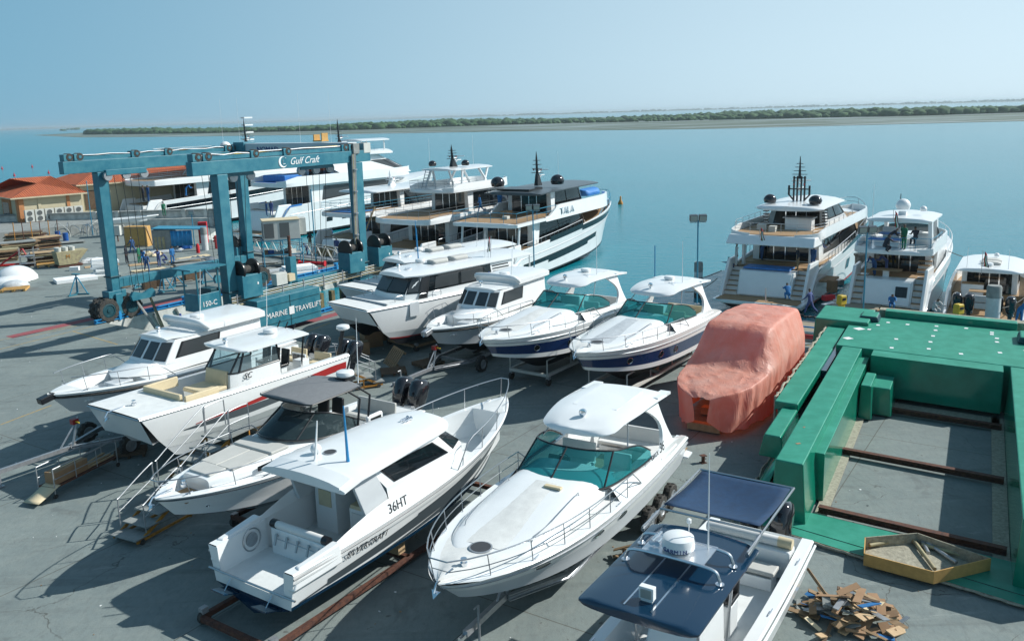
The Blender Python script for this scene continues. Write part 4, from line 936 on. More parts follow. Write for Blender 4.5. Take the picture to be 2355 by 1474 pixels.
for sd in (1, -1): q.box((L*.70, sd*1.30, z-.02), (1.5, .12, .4), 'cream')
q.build('bow_bolster', r, bevel=.03)
for i, yy in enumerate((-.6, 0, .6)):
    q = MB(); q.box((cx-1.35, yy, z-.05), (.45, .45, .12), 'black'); q.box((cx-1.6, yy, z+.28), (.12, .45, .65), 'black', ry=-.15); q.box((cx-1.35, yy, z-.35), (.35, .3, .5), 'gelcoat'); q.build('helm_chair', r, bevel=.04)
for i, yy in enumerate((-.85, .85)):
    q = MB(); q.box((cx-2.3, yy*.9, z-.45), (.5, .5, .9), 'gelcoat'); q.build('bait_station', r, bevel=.03)
    seat(r, (.95, yy*.9, z-.95), 1.0, .7, .55, 'cream', .35)
q = MB(); q.box((1.7, .35, z-.2), (.06, .7, .5), 'dark_glass'); q.box((1.66, .35, z-.2), (.05, .85, .65), 'gelcoat'); q.build('transom_door', r)
for i, yy in enumerate((-1.35, -.75, .75, 1.35)): outboard(r, (-.12, yy, z-.55), 1.15, tilt=-.35)
radar(r, (cx-1.3, .1, z+1.30), r=.3); searchlight(r, (cx+.85, -.1, z+1.27)); antenna(r, (cx-2.2, -1.2, z+1.2), 2.1, -.2)
q = MB()
for yy in (-.5, 0, .5): q.tube([(cx-2.2, yy, z+1.25), (cx-2.4, yy, z+1.55)], .03, 'black', 6)
q.build('rod_holder', r); q = MB(); q.tube([(.2, 1.3, z-.2), (-.1, 1.35, z+.9)], .09, 'black', 6); q.build('radar_mast', r); radar(r, (-.12, 1.35, z+.92), r=.3)
anchor(r, (H.L+.05, 0, z+.02)); text('SC', 'lettering', r, 'letter_black', .34, (cx+.95, w1+.05, z-.02), (-1, 0, 0), (0, 0, 1), shear=.3); text('SC', 'lettering', r, 'letter_black', .28, (1.55, .75, z-.15), (0, -1, 0), (0, 0, 1), shear=.3)
catA = r
# ------------------------------------------------------------------ big ferry catamarans
def ferry(label, bow, zb, h, L, B, simple=False):
    r = placeboat('cabin_catamaran', label, 'catamaran', bow, zb, h, L, 'large white cabin catamarans'); z = zb
    H = Cat(L, B, z-.1, z, z-1.0, z-2.45, bf=.88, rake=.16)
    q = MB(); H.mesh(q, 'antifoul', 'gelcoat', True); q.build('hull', r, ang=50)
    q = MB(); deck_cat(H, q, [(0, .80, .22, None, .02), (.80, 1, .05, None, .02)]); q.build('deck', r)
    q = MB()
    for sd in (1, -1): q.tube([H.sheer(t, sd, .02, -.06) for t in rng(0, 1, 30)], .04, 'galv', 6)
    q.tube([H.sheer(1, 1, 0, -.05), H.sheer(1, -1, 0, -.05)], .04, 'gelcoat', 6); q.build('rub_rail', r)
    x0, x1 = 1.2, L*.76; w1 = B/2-.28
    bot = [Vector(p) for p in ((x0, -w1, z-.1), (x1-.7, -w1, z-.1), (x1+.1, -w1*.78, z-.05), (x1+.35, 0, z-.05), (x1+.1, w1*.78, z-.05), (x1-.7, w1, z-.1), (x0, w1, z-.1))]
    mid = [Vector((p.x-.05, p.y*.98, z+.28)) for p in bot]
    top = [Vector((x0+.2, -w1*.93, z+1.22)), Vector((x1-1.1, -w1*.92, z+1.22)), Vector((x1-.6, -w1*.70, z+1.22)), Vector((x1-.45, 0, z+1.22)), Vector((x1-.6, w1*.70, z+1.22)), Vector((x1-1.1, w1*.92, z+1.22)), Vector((x0+.2, w1*.93, z+1.22))]
    q = MB(); Wall(bot, mid).mesh(q, 'gelcoat', 6); q.build('cabin_base', r, ang=50)
    W_ = Wall(mid, top); q = MB(); W_.mesh(q, 'gelcoat', 6); q.build('cabin_side', r)
    q = MB(); W_.patch(q, 'dark_glass', .015, .985, .02, .93, .015, 60); wr = q.build('window_band', r)
    for u0, u1 in ((.345, .495), (.505, .655), (.20, .32), (.68, .80), (.06, .10), (.105, .145), (.855, .895), (.90, .94)):
        q = MB(); W_.patch(q, 'grey_glass', u0, u1, .12, .84, .03, 5); q.build('pane', wr)
    [(lambda q: (W_.patch(q, 'gelcoat', ua, ub, .0, 1.0, .04, 3), q.build('louvre_panel', r)))(MB()) for ua, ub in ((.955, .998), (.002, .045))]
    for sd in (0, 1):
        for i in range(4):
            q = MB(); u = (.958, .99) if sd else (.01, .042); W_.patch(q, 'black', *u, .2+i*.18, .27+i*.18, .06, 2); q.build('louvre', r)
    q = MB(); W_.patch(q, 'window_frame', .818, .845, -.45, .93, .035, 2); q.build('side_door', r)
    q = MB(); xe = x1-.15; slab(q, ends(-.3, xe, 10, .05, .9), lambda x: (w1+.06)*(1 if x < xe-1.6 else lerp(1, .62, ((x-xe+1.6)/1.6)**2)), lambda x: z+1.22-.04*max(0, x-xe+1.5), .12, 'gelcoat', .12, .04); q.build('roof', r, ang=30)
    for sd in (1, -1): q = MB(); q.tube([(-.1, sd*w1, z-.1), (-.1, sd*w1, z+1.25)], .05, 'gelcoat', 6); q.build('roof_post', r)
    for i, xx in enumerate((x1-3.6, x1-5.2)):
        q = MB(); slab(q, ends(xx-.62, xx+.62, 3, .25, .25), rounded(xx-.65, xx+.65, .36, .25, .25), lambda x: z+1.46, .20, 'cushion', .03, .06); q.box((xx, 0, z+1.465), (1.5, .95, .03), 'galv'); q.build('roof_air_conditioner', r)
    radar(r, (x1-3.2, -1.1, z+1.42)); searchlight(r, (x1-1.1, -.55, z+1.4)); horns(r, (x1-1.2, .25, z+1.4)); antenna(r, (x1-3.4, -1.5, z+1.4), 2.0, .05, 'bright_blue', .03); antenna(r, (x1-6.6, .9, z+1.4), 1.6, -.1)
    q = MB(); q.tube([(H.L*.895, -H.hw(H.L*.9)+.1, z+.08), (H.L*.895, H.hw(H.L*.9)-.1, z+.08)], .06, 'galv', 8); q.build('deck_bar', r)
    for x, y in ((L*.80, w1*.8), (L*.80, -w1*.8), (L*.62, B/2-.12), (L*.70, B/2-.12)):
        q = MB(); q.tube(arc([(x-.3, y, z), (x-.28, y, z+.28), (x+.28, y, z+.28), (x+.3, y, z)], 4), .02, 'steel', 6); q.build('grab_rail', r)
    q = MB()
    P = [H.sheer(.735, 1, .03, -.02), H.sheer(.785, 1, .03, -.02)]; q.hexa([P[0]+Vector((0, -.02, -.75)), P[1]+Vector((0, -.02, -.75)), P[1]+Vector((0, .03, -.75)), P[0]+Vector((0, .03, -.75)), P[0]+Vector((0, -.02, 0)), P[1]+Vector((0, -.02, 0)), P[1]+Vector((0, .03, 0)), P[0]+Vector((0, .03, 0))], 'gelcoat_grey'); q.build('boarding_gate', r)
    if not simple: antenna(r, (x1-6.8, 1.0, z+1.42), 1.2); flag_on(r, (x1-6.9, 1.1, z+1.4), 1.3)
    return r
def flag_on(root, c, h, s_=.75, pole=True, d=(-.1, .0)):
    if pole: q = MB(); q.tube([c, (c[0]+d[0], c[1]+d[1], c[2]+h)], .018, 'steel', 6); fp = q.build('flag_staff', root)
    x, y, z = c[0]+d[0], c[1]+d[1], c[2]+h
    q = MB()
    # hanging flag: hoist at the pole, cloth drooping in folds
    cols = ('flag_red', 'flag_green', 'flag_white', 'black')
    for i in range(4):
        a, b = i/4, (i+1)/4
        for j in range(6):
            u, v = j/6, (j+1)/6
            def P_(u, w_):
                if True: return Vector((x+.05*sin(6*w_+3*u)*s_, y-.12*s_-(w_*.35+.04*sin(9*u))*s_*(.4+.6*u), z-.06-(u*1.15+w_*.15)*s_))
            q.add([P_(u, a), P_(u, b), P_(v, b), P_(v, a)], [(0, 1, 2, 3)], cols[i] if (i and u > .1) else 'flag_red', True)
    q.build('flag', root, solid=.01)
ferryA = ferry('large white cabin catamaran with dark wrap around windows and two roof air conditioners, in front', (797, 705), 3.1, -134, 12.6, 4.05)
ferryB = ferry('white cabin catamaran mostly hidden behind the dark windowed one', (738, 692), 2.9, -134, 12.2, 4.0, True)
ferryB.location = ferryA.location+Vector((-.9, 5.7, 0))
# ------------------------------------------------------------------ sport boat with the grey bimini
L = 11.2; r = placeboat('sport_boat', 'white sport boat with a grey bimini, cushioned foredeck and two black outboards', 'motor boat', (356, 1148), 2.5, -124, L); z = 2.5
H = Hull(L-.9, 3.4, z-.28, z, z-1.25, z-.7, z-1.85, s0=.45, p=2.5, q=.74, rake=.10, bc=.86, pw=1.5, flare=.7); hb = thing('hull_assembly', None, None); hb.parent = r; hb.location = (.9, 0, 0); hb.name = 'hull'
q = MB(); H.mesh(q, [(0, .30, 'gelcoat'), (.86, .93, 'stripe_grey')], 'navy'); H.rub(q, 'stripe_grey', .03, .90); q.build('hull_shell', hb)
q = MB(); H.deck(q, [(0, .42, .26, z-.85, 0), (.42, .86, .34, None, .04), (.86, .94, .28, z-.30, 0), (.94, 1, .2, None, .02)], ks='gelcoat'); q.build('deck', hb)
q = MB(); q.box((H.L*.90, 0, z-.285), (.75, .95, .02), 'teak'); q.build('bow_floor', hb)
x0, x1 = H.L*.46, H.L*.865; tw = lambda x: max(.3, min(H.hw(x)-.42, 1.25)); th = lambda x: lerp(.50, .30, sm((x-x0)/(x1-x0)))*(1 if x < x1-.15 else .8)
q = MB(); mound(q, rng(x0-.6, x1, 16), tw, H.zs, th, 'gelcoat', ex=.35, n=14); q.build('coachroof', hb, ang=50)
for i, (xa, xb, ya, yb, k) in enumerate(((x0+1.35, x0+2.05, -.95, .95, .10), (x0+2.10, x1-.75, -.85, .0, .05), (x0+2.10, x1-.75, .03, .85, .05), (x1-.70, x1-.12, -.55, .55, .09))):
    q = MB(); V = []
    for x, yy in ((xa, ya), (xb, ya*(.88 if i else .95)), (xb, yb*(.88 if i else .95)), (xa, yb)): V.append((x, yy, H.zs(x)+th(x)*.97))
    V += [(a, b, c+k) for a, b, c in V]; q.hexa(V, 'cushion'); q.build('sun_cushion', hb, bevel=.04)
for sd in (1, -1):
    q = MB(); P_ = Vector((x0+2.4, sd*(tw(x0+2.4)+.01), H.zs(x0+2.4)+.24)); q.box(P_, (.75, .03, .15), 'dark_glass'); q.build('coachroof_window', hb)
zw = z+.30; xf = H.L*.60; xa = H.L*.33; wy = 1.32
bot = arc([(xa, -wy-.05, zw-.1), (xf-1.2, -wy*.97, zw), (xf-.3, -wy*.6, zw+.12), (xf, 0, zw+.18), (xf-.3, wy*.6, zw+.12), (xf-1.2, wy*.97, zw), (xa, wy+.05, zw-.1)], 5)
top = arc([(xa-.1, -wy*.95, zw+.12), (xf-1.9, -wy*.86, zw+.62), (xf-1.30, -wy*.52, zw+.72), (xf-1.12, 0, zw+.75), (xf-1.30, wy*.52, zw+.72), (xf-1.9, wy*.86, zw+.62), (xa-.1, wy*.95, zw+.12)], 5)
W_ = Wall(bot, top); q = MB(); W_.mesh(q, 'smoke_glass'); ws = q.build('windscreen', hb); q = MB(); q.tube(bot, .03, 'window_frame', 6); q.tube(top, .03, 'window_frame', 6)
for u in (.30, .70): q.tube([W_.P(u, 0), W_.P(u, 1)], .03, 'window_frame', 6)
q.build('windscreen_frame', ws)
q = MB(); q.hexa([(xf-2.0, -1.0, z-.3), (xf-.5, -.75, z-.2), (xf-.5, .75, z-.2), (xf-2.0, 1.0, z-.3), (xf-1.7, -1.0, zw+.25), (xf-.5, -.7, zw+.15), (xf-.5, .7, zw+.15), (xf-1.7, 1.0, zw+.25)], 'gelcoat'); q.build('dashboard', hb, bevel=.04)
for yy in (-.35, .35): q = MB(); q.box((xf-2.6, yy, zw+.0), (.5, .5, .14), 'black'); q.box((xf-2.9, yy, zw+.4), (.14, .5, .7), 'black', ry=-.12); q.box((xf-2.6, yy, zw-.5), (.3, .3, .9), 'gelcoat'); q.build('helm_chair', hb, bevel=.05)
seat(hb, (3.1, .55, z-.85), 1.0, .9, .55, 'cushion', .0); seat(hb, (3.1, -.75, z-.85), .9, 1.2, .5, 'cushion', .35)
seat(hb, (1.2, -.1, z-.85), 1.9, .75, .5, 'cushion', .5); seat(hb, (2.1, 1.05, z-.85), .5, 1.6, .5, 'cushion', .0)
q = MB(); q.box((.35, 0, z-.55), (.7, 2.6, .5), 'gelcoat'); q.build('engine_well', hb, bevel=.05)
q = MB(); q.box((2.6, 1.38, z+.12), (.8, .16, .62), 'gelcoat'); fd = q.build('side_door', hb, bevel=.1); q = MB(); q.box((2.6, 1.47, z+.12), (.5, .02, .42), 'dark_glass'); q.build('door_window', fd, bevel=.0)
q = MB(); q.box((-.45, 0, z-1.0), (.95, 2.7, .14), 'gelcoat'); q.build('swim_platform', hb, bevel=.03)
for yy in (-.38, .38): outboard(hb, (-.35, yy, z-.45), 1.25, tilt=-.25)
zb_ = z+1.50; q = MB(); bx0, bx1 = H.L*.28, H.L*.525; slab(q, ends(bx0, bx1, 6, .1, .15), rounded(bx0, bx1, 1.22, .1, .18), lambda x: zb_-.03*abs(x-(bx0+bx1)/2), .05, 'grey_cloth', .10, .02, n=8); q.build('bimini_top', hb)
q = MB(); ring = [(x, sd*rounded(bx0, bx1, 1.24, .1, .18)(x), zb_) for x, sd in [(x, 1) for x in ends(bx0, bx1, 4, .1, .15)]+[(x, -1) for x in reversed(ends(bx0, bx1, 4, .1, .15))]]
q.tube(ring, .03, 'window_frame', 6, closed=True)
for sd in (1, -1):
    for xx in (bx0+.25, bx0+.75): q.tube([(xx, sd*1.2, zb_), (xx-.45, sd*1.32, zb_-.38), (xx-.15, sd*1.42, z+.1)], .04, 'window_frame', 6)
q.build('bimini_frame', hb)
radar(hb, (bx0-.05, .35, zb_+.18), r=.32); q = MB(); q.box((bx0-.05, .35, zb_+.1), (.5, .5, .12), 'window_frame'); q.tube([(bx0-.1, .3, zb_+.1), (bx0-.45, .3, zb_+.9)], .035, 'window_frame'); q.build('radar_bracket', hb); antenna(hb, (bx0-.1, .9, zb_), 2.3, -.1)
q = MB(); bowrail(H, q, .47, .985, .55, .0, 4, .018, .08, None, 18); q.build('guard_rail', hb); anchor(hb, (H.L-.05, 0, z+.05)); cleats(H, hb, (.93, .72, .3))
portlight(H, hb, .9, .35, 1, .04, .03)
delta = r
# ------------------------------------------------------------------ fishing boat with its stern to the camera
L = 11.9; a = R(56); bp = at(1165, 912, 2.85)
r = thing('fishing_boat', 'white hardtop fishing boat with black side flashes, its open stern facing the camera', 'motor boat', (bp.x-cos(a)*L, bp.y-sin(a)*L, 0), a)
H = Hull(L, 3.55, 1.95, 2.85, .95, 1.75, .45, s0=.45, p=2.3, q=.80, rake=.12, bc=.88, pw=1.9, flare=.9, stern=.93)
q = MB(); H.mesh(q, [(0, .10, 'navy')], 'navy', notch=(1.28, 1.22)); q.build('hull', r)
for sd in (1, -1):
    for k_, (t0, t1, a0, b0, a1, b1) in enumerate(((.10, .50, .14, .34, .28, .62), (.40, .70, .50, .60, .62, .74), (.02, .30, .10, .14, .30, .44), (.50, .85, .26, .60, .52, .66), (.62, .90, .12, .22, .40, .44), (.26, .60, .10, .12, .16, .34))):
        q = MB(); H.ribbon(q, 'stripe_grey', t0, t1, a0, b0, sd, .012, 20, a1, b1); q.build('side_flash', r)
    q = MB(); q.tube([H.pt(t, .90, sd, .01) for t in rng(0, 1, 36)], .022, 'stripe_grey', 5); q.build('rub_rail', r)
    q = MB(); H.ribbon(q, 'gelcoat', 0, .9, .78, .84, sd, .05, 24); q.build('spray_moulding', r)
q = MB(); H.deck(q, [(0, .075, .24, 1.25, 0), (.075, .10, .30, 1.25, 0), (.10, .42, .30, 1.05, 0), (.42, .68, .30, None, .05), (.68, .90, lambda_gw, 1.85, 0), (.90, 1, .2, None, .03)] if False else [(0, .145, .34, 1.18, 0), (.145, .42, .27, 1.05, 0), (.42, .66, .30, None, .05), (.66, .89, .26, 1.75, 0), (.89, 1, .2, None, .03)], ks='deck_white'); q.build('deck', r)
# bow well tapers: inclined front
q = MB(); q.box((1.72, -.1, 1.5), (.32, 2.2, .85), 'gelcoat'); q.build('transom_bulkhead', r, bevel=.04)
q = MB(); q.tube([(1.66, -1.0, 2.02), (1.66, .8, 2.02)], .11, 'white_vinyl', 12); q.tube([(1.66, -1.2, 2.02), (1.66, -1.0, 2.02)], .125, 'black', 12); q.tube([(1.66, .8, 2.02), (1.66, 1.0, 2.02)], .125, 'black', 12); q.build('transom_bolster', r)
for i in range(5): q = MB(); y = -1.0+i*.42; q.tube([(1.50, y, 1.84), (1.40, y, 1.54)], .035, 'steel', 8); q.tube([(1.55, y, 1.76), (1.5, y, 1.76)], .02, 'steel', 6); q.build('rod_holder', r)
q = MB(); q.tube([(1.46, -1.0, 1.72), (1.46, .7, 1.72)], .015, 'steel', 6); q.build('rod_rack_bar', r)
# wrap-around stern mouldings
for sd in (1, -1):
    q = MB(); q.hexa([(-.03, sd*1.64, 1.5), (1.6, sd*1.74, 1.6), (1.6, sd*1.36, 1.6), (-.03, sd*1.34, 1.5), (.22, sd*1.60, 2.03), (1.6, sd*1.70, 2.16), (1.6, sd*1.40, 2.16), (.30, sd*1.38, 2.03)], 'gelcoat'); q.build('quarter_coaming', r, bevel=.06)
q = MB(); q.tube([(-.03, -1.66, 1.30), (-.03, 1.66, 1.30)], .03, 'steel', 6); q.build('transom_strip', r)
q = MB(); q.tube([Vector((1.15, 1.30, 1.66))+Vector((.30*cos(t), 0, .32*sin(t))) for t in rng(0, 2*pi, 20)], .02, 'steel', 6); q.lathe([(.2, 0), (.2, .03), (.05, .05)], (1.15, 1.29, 1.66), 'galv', 20, axis='Y'); q.build('hose_reel', r)
for yy in (-.8, .8): q = MB(); q.box((-.25, yy, .95), (.5, .55, .03), 'navy', ry=.35); q.tube([(-.02, yy, 1.2), (-.3, yy, .9)], .02, 'chrome', 5); q.build('trim_tab', r)
# cabin
x0, x1 = L*.31, L*.66; w1 = 1.42; zl = 2.0; zt = 3.42
bot = [Vector(p) for p in ((x0+.2, -w1, zl), (x1-.9, -w1, zl+.2), (x1, -w1*.72, zl+.3), (x1+.25, 0, zl+.3), (x1, w1*.72, zl+.3), (x1-.9, w1, zl+.2), (x0+.2, w1, zl))]
mid = [Vector((p.x-.1, p.y*.97, zl+.75)) for p in bot]; top = [Vector((x0-.4, -w1*.90, zt)), Vector((x1-1.6, -w1*.88, zt)), Vector((x1-.95, -w1*.62, zt)), Vector((x1-.8, 0, zt)), Vector((x1-.95, w1*.62, zt)), Vector((x1-1.6, w1*.88, zt)), Vector((x0-.4, w1*.90, zt))]
q = MB(); Wall(bot, mid).mesh(q, 'gelcoat', 6); q.build('cabin_base', r, ang=50)
glasshouse(r, 'cabin_side', mid, top, 'gelcoat', [(.025, .155, .12, .86, -.006, -.01), (.20, .33, .1, .88, 0, 0), (.36, .49, .1, .88, 0, 0), (.51, .64, .1, .88, 0, 0), (.67, .80, .1, .88, 0, 0), (.845, .975, .12, .86, .006, .01)])
for sd in (1, -1):
    q = MB(); q.hexa([(x0-.75, sd*w1*.98, zl+.15), (x0+.3, sd*w1*.98, zl+.15), (x0+.3, sd*w1*.90, zl+.15), (x0-.75, sd*w1*.90, zl+.15), (x0-1.2, sd*w1*.93, zt+.02), (x0-.3, sd*w1*.93, zt+.02), (x0-.3, sd*w1*.86, zt+.02), (x0-1.2, sd*w1*.86, zt+.02)], 'gelcoat_grey'); q.build('cabin_wing', r, bevel=.02)
    q = MB(); q.loft([[Vector((x, sd*(H.hw(x)-.28), H.zs(x)+.02)), Vector((x, sd*(H.hw(x)-.22), H.zs(x)+max(.02, .48*sin(pi*min(1, max(0, (x-1.2)/5.4)))))), Vector((x, sd*(H.hw(x)-.02), H.zs(x)-.02))] for x in rng(1.2, 6.6, 14)], 'gelcoat', closed=False); q.build('side_coaming', r, ang=40)
q = MB(); rx0, rx1 = x0-1.75, x1-.55; slab(q, ends(rx0, rx1, 8, .1, .5), lambda x: lerp(1.62, 1.30, sm((x-rx0)/(rx1-rx0)))*(1 if x < rx1-.8 else 1-.35*((x-rx1+.8)/.8)**2), lambda x: zt+.02-.12*max(0, (rx0+.6-x)/.6), .13, 'gelcoat', .10, .05, n=10)
slab(q, [rx0-.02, rx0+.18, rx0+.42], lambda x: 1.45, lambda x: zt+.04-.10*(rx0+.42-x)/.44, .16, 'gelcoat', .10, .03); q.build('hardtop', r, ang=35)
q = MB(); q.box((x0+.15, -.75, 1.55), (.9, 1.0, 1.0), 'gelcoat'); q.box((x0-.32, -.75, 1.55), (.04, .8, .8), 'deck_white'); q.build('helm_locker', r, bevel=.03)
q = MB(); q.box((x0+.15, .75, 1.75), (.8, .85, 1.4), 'gelcoat'); q.box((x0-.27, .75, 2.1), (.03, .5, .5), 'cream'); q.build('seat_locker', r, bevel=.04); q = MB(); q.box((x0+.1, -.75, 2.1), (.8, .95, .12), 'cream'); q.build('seat_cushion', r, bevel=.03)
q = MB(); q.box((x0+1.1, 0, 2.0), (.05, 2.6, 1.9), 'deck_white'); q.build('cabin_bulkhead', r)
hatch(r, (rx0+1.35, .25, zt+.24), .20); antenna(r, (rx0+1.15, -.65, zt+.2), 1.65, -.03, 'bright_blue', .035); antenna(r, (rx0+.7, .20, zt+.2), 1.15, .2, 'white_paint', .03); horns(r, (rx1-.95, .05, zt+.22)); dome(r, (rx0+1.1, .55, zt+.38), .16, 'gelcoat', 'gps_dome')
q = MB(); bowrail(H, q, .56, .985, .72, .02, 4, .02, .06, None, 16, nose=.2); q.build('guard_rail', r); cleats(H, r, (.06, .35, .95))
def coam(x, z): h_ = max(.02, .48*sin(pi*min(1, max(0, (x-1.2)/5.4)))); f_ = max(0, min(1, (z-H.zs(x)+.02)/(h_+.02))); return -(H.hw(x)-.02-.20*f_)
wrap(text('36HT', 'lettering', r, 'letter_black', .34, (3.5, -2, 2.16), (1, 0, 0.02), (0, 0, 1), shear=.2), coam)
wrap(text('SILVERCRAFT', 'lettering', r, 'letter_black', .27, (1.75, -2, 1.62), (1, 0, .0), (0, 0, 1), shear=.3), hully(H, -1), .055)
ht36 = r
# ------------------------------------------------------------------ centre console with the navy hardtop, bottom right
c0 = Vector((2.10, 14.75, 0)); a = R(-123); u = Vector((cos(a), sin(a), 0)); L = 11.2
o_ = c0-u*7.9; r = thing('centre_console_boat', 'white centre console boat with a glossy navy hardtop and navy canopy, bottom right', 'motor boat', (o_.x, o_.y, 0), a); z = 2.2
H = Hull(L, 3.1, z-.2, z+.1, z-1.2, z-.6, z-1.85, s0=.5, p=2.3, q=.8, rake=.12)
q = MB(); H.mesh(q, [], 'gelcoat'); q.build('hull', r); q = MB(); H.deck(q, [(0, .09, .3, z-.5, 0), (.09, .72, .30, z-.85, 0), (.72, .92, .3, z-.35, 0), (.92, 1, .2, None, .02)], ks='deck_white'); q.build('deck', r)
for sd in (1, -1):
    q = MB(); q.tube([H.sheer(t, sd, .03, -.10) for t in rng(0, 1, 30)], .035, 'gelcoat', 6); q.build('rub_rail', r)
q = MB(); q.box((.95, 0, z-.42), (.5, 2.2, .75), 'gelcoat'); q.build('transom_bulkhead', r, bevel=.05); q = MB(); q.tube([(.95, -1.1, z+.08), (.95, .75, z+.08)], .13, 'white_vinyl', 12); q.tube([(.95, .75, z+.08), (.95, 1.1, z+.08)], .135, 'cream', 12); q.build('transom_bolster', r)
seat(r, (1.6, 0, z-.85), 1.8, .5, .45, 'cushion', .0)
for yy in (-.4, .4): outboard(r, (-.05, yy, z-.5), 1.15, tilt=-.2)
cx = 5.4; q = MB(); q.hexa([(cx-.8, -.65, z-.85), (cx+1.0, -.6, z-.85), (cx+1.0, .6, z-.85), (cx-.8, .65, z-.85), (cx-.7, -.65, z+.35), (cx+.5, -.55, z+.25), (cx+.5, .55, z+.25), (cx-.7, .65, z+.35)], 'gelcoat'); q.build('console', r, bevel=.05); seat(r, (cx-1.5, 0, z-.85), 1.3, .55, .85, 'black', .5)
q = MB(); q.hexa([(cx+1.3, -.55, z-.85), (cx+2.2, -.5, z-.85), (cx+2.2, .5, z-.85), (cx+1.3, .55, z-.85), (cx+1.3, -.55, z-.3), (cx+2.2, -.5, z-.35), (cx+2.2, .5, z-.35), (cx+1.3, .55, z-.3)], 'cushion'); q.build('console_seat', r, bevel=.06)
zt = 3.62; tx0, tx1 = 4.15, 7.95
for x, y in ((cx-.9, .62), (cx-.9, -.62), (cx+.9, .6), (cx+.9, -.6)):
    q = MB(); q.tube([(x, y, z-.85), (x*1.0+(.1 if x > cx else -.1), y*1.25, zt)], .035, 'steel', 8); q.build('hardtop_leg', r)
q = MB(); slab(q, ends(tx0, tx1, 8, .12, .18), rounded(tx0, tx1, 1.24, .12, .2, 3), lambda x: zt, .12, 'navy', .07, .05, n=10); q.build('hardtop', r, ang=40)
for yy in (-.28, .28): q = MB(); q.box((tx0+2.55, yy, zt+.185), (2.1, .035, .03), 'chrome'); q.build('hardtop_track', r)
zr = zt+.42
for i, xx in enumerate((tx0+1.15, tx0+1.95)):
    q = MB(); q.tube(arc([(xx, -1.02, zt+.14), (xx, -1.0, zr-.16), (xx, -.84, zr), (xx, 0, zr+.03), (xx, .84, zr), (xx, 1.0, zr-.16), (xx, 1.02, zt+.14)], 5), .035, 'alu', 8)
    for sd in (1, -1): q.lathe([(.09, 0), (.09, .02), (.02, .02)], (xx, sd*1.02, zt+.14), 'alu', 12)
    q.build('equipment_hoop', r)
q = MB(); q.box((tx0+1.52, 0, zr+.03), (.86, 1.35, .02), 'alu'); q.build('mounting_plate', r); radar(r, (tx0+1.58, .0, zr+.05), r=.34, h=.33)
for i, (s_, ch) in enumerate((('GARMIN', 'letter_blue'),)):
    for j, c_ in enumerate(s_):
        t = (j-2.5)*.26+.12; px, py = tx0+1.58+.345*cos(t), .345*sin(t)
        text(c_, 'lettering', r, ch, .125, (px, py, zr+.10), (-sin(t), cos(t), 0), (0, 0, 1), align='CENTER')
for dy in (-.42, -.54): q = MB(); q.tube([(tx0+1.2, dy, zr+.12), (tx0+1.62, dy, zr+.12), (tx0+1.72, dy, zr+.12)], [.035, .03, .065], 'chrome', 10); q.build('horn', r)
q = MB(); q.tube([(tx0+1.0, .0, zr+.04), (tx0+1.0, 0, zr+.42)], .012, 'white_paint', 6); q.lathe([(.02, .36), (.05, .38), (.05, .46), (.02, .48)], (tx0+1.0, 0, zr), 'white_paint', 10); q.build('gps_mast', r); antenna(r, (tx0+1.25, .52, zr+.03), 2.1, .02)
q = MB(); q.box((tx1-.55, .05, zt+.18), (.10, .24, .12), 'white_paint'); q.box((tx1-.55, .05, zt+.36), (.14, .30, .26), 'white_paint'); q.box((tx1-.47, .05, zt+.36), (.02, .22, .18), 'lamp_face'); q.build('searchlight', r, bevel=.03)
q = MB(); cx0, cx1 = 1.35, 3.85; P_ = []
for i, x in enumerate(rng(cx0, cx1, 12)):
    u_ = (x-cx0)/(cx1-cx0); P_.append([(x, y, zt+.33+.10*u_-.18*sin(pi*u_)*(1-(y/1.15)**2)-.06*sin(pi*u_)) for y in rng(-1.12, 1.12, 10)])
q.loft(P_, 'navy_cloth', closed=False); q.build('canopy_cloth', r, solid=.012)
q = MB()
for sd in (1, -1): q.tube([(cx0-.02, sd*1.18, zt+.33), (tx0+.75, sd*1.18, zt+.30)], .028, 'steel', 8); q.tube([(tx0-.1, sd*1.18, zt+.30), (tx0+.75, sd*1.18, zt+.24)], .05, 'steel', 8)
for x in (cx0, cx1+.06): q.tube([(x, -1.18, zt+.34), (x, 1.18, zt+.34)], .028, 'steel', 8)
q.build('canopy_frame', r); cleats(H, r, (.12, .35, .62)); navyb = r
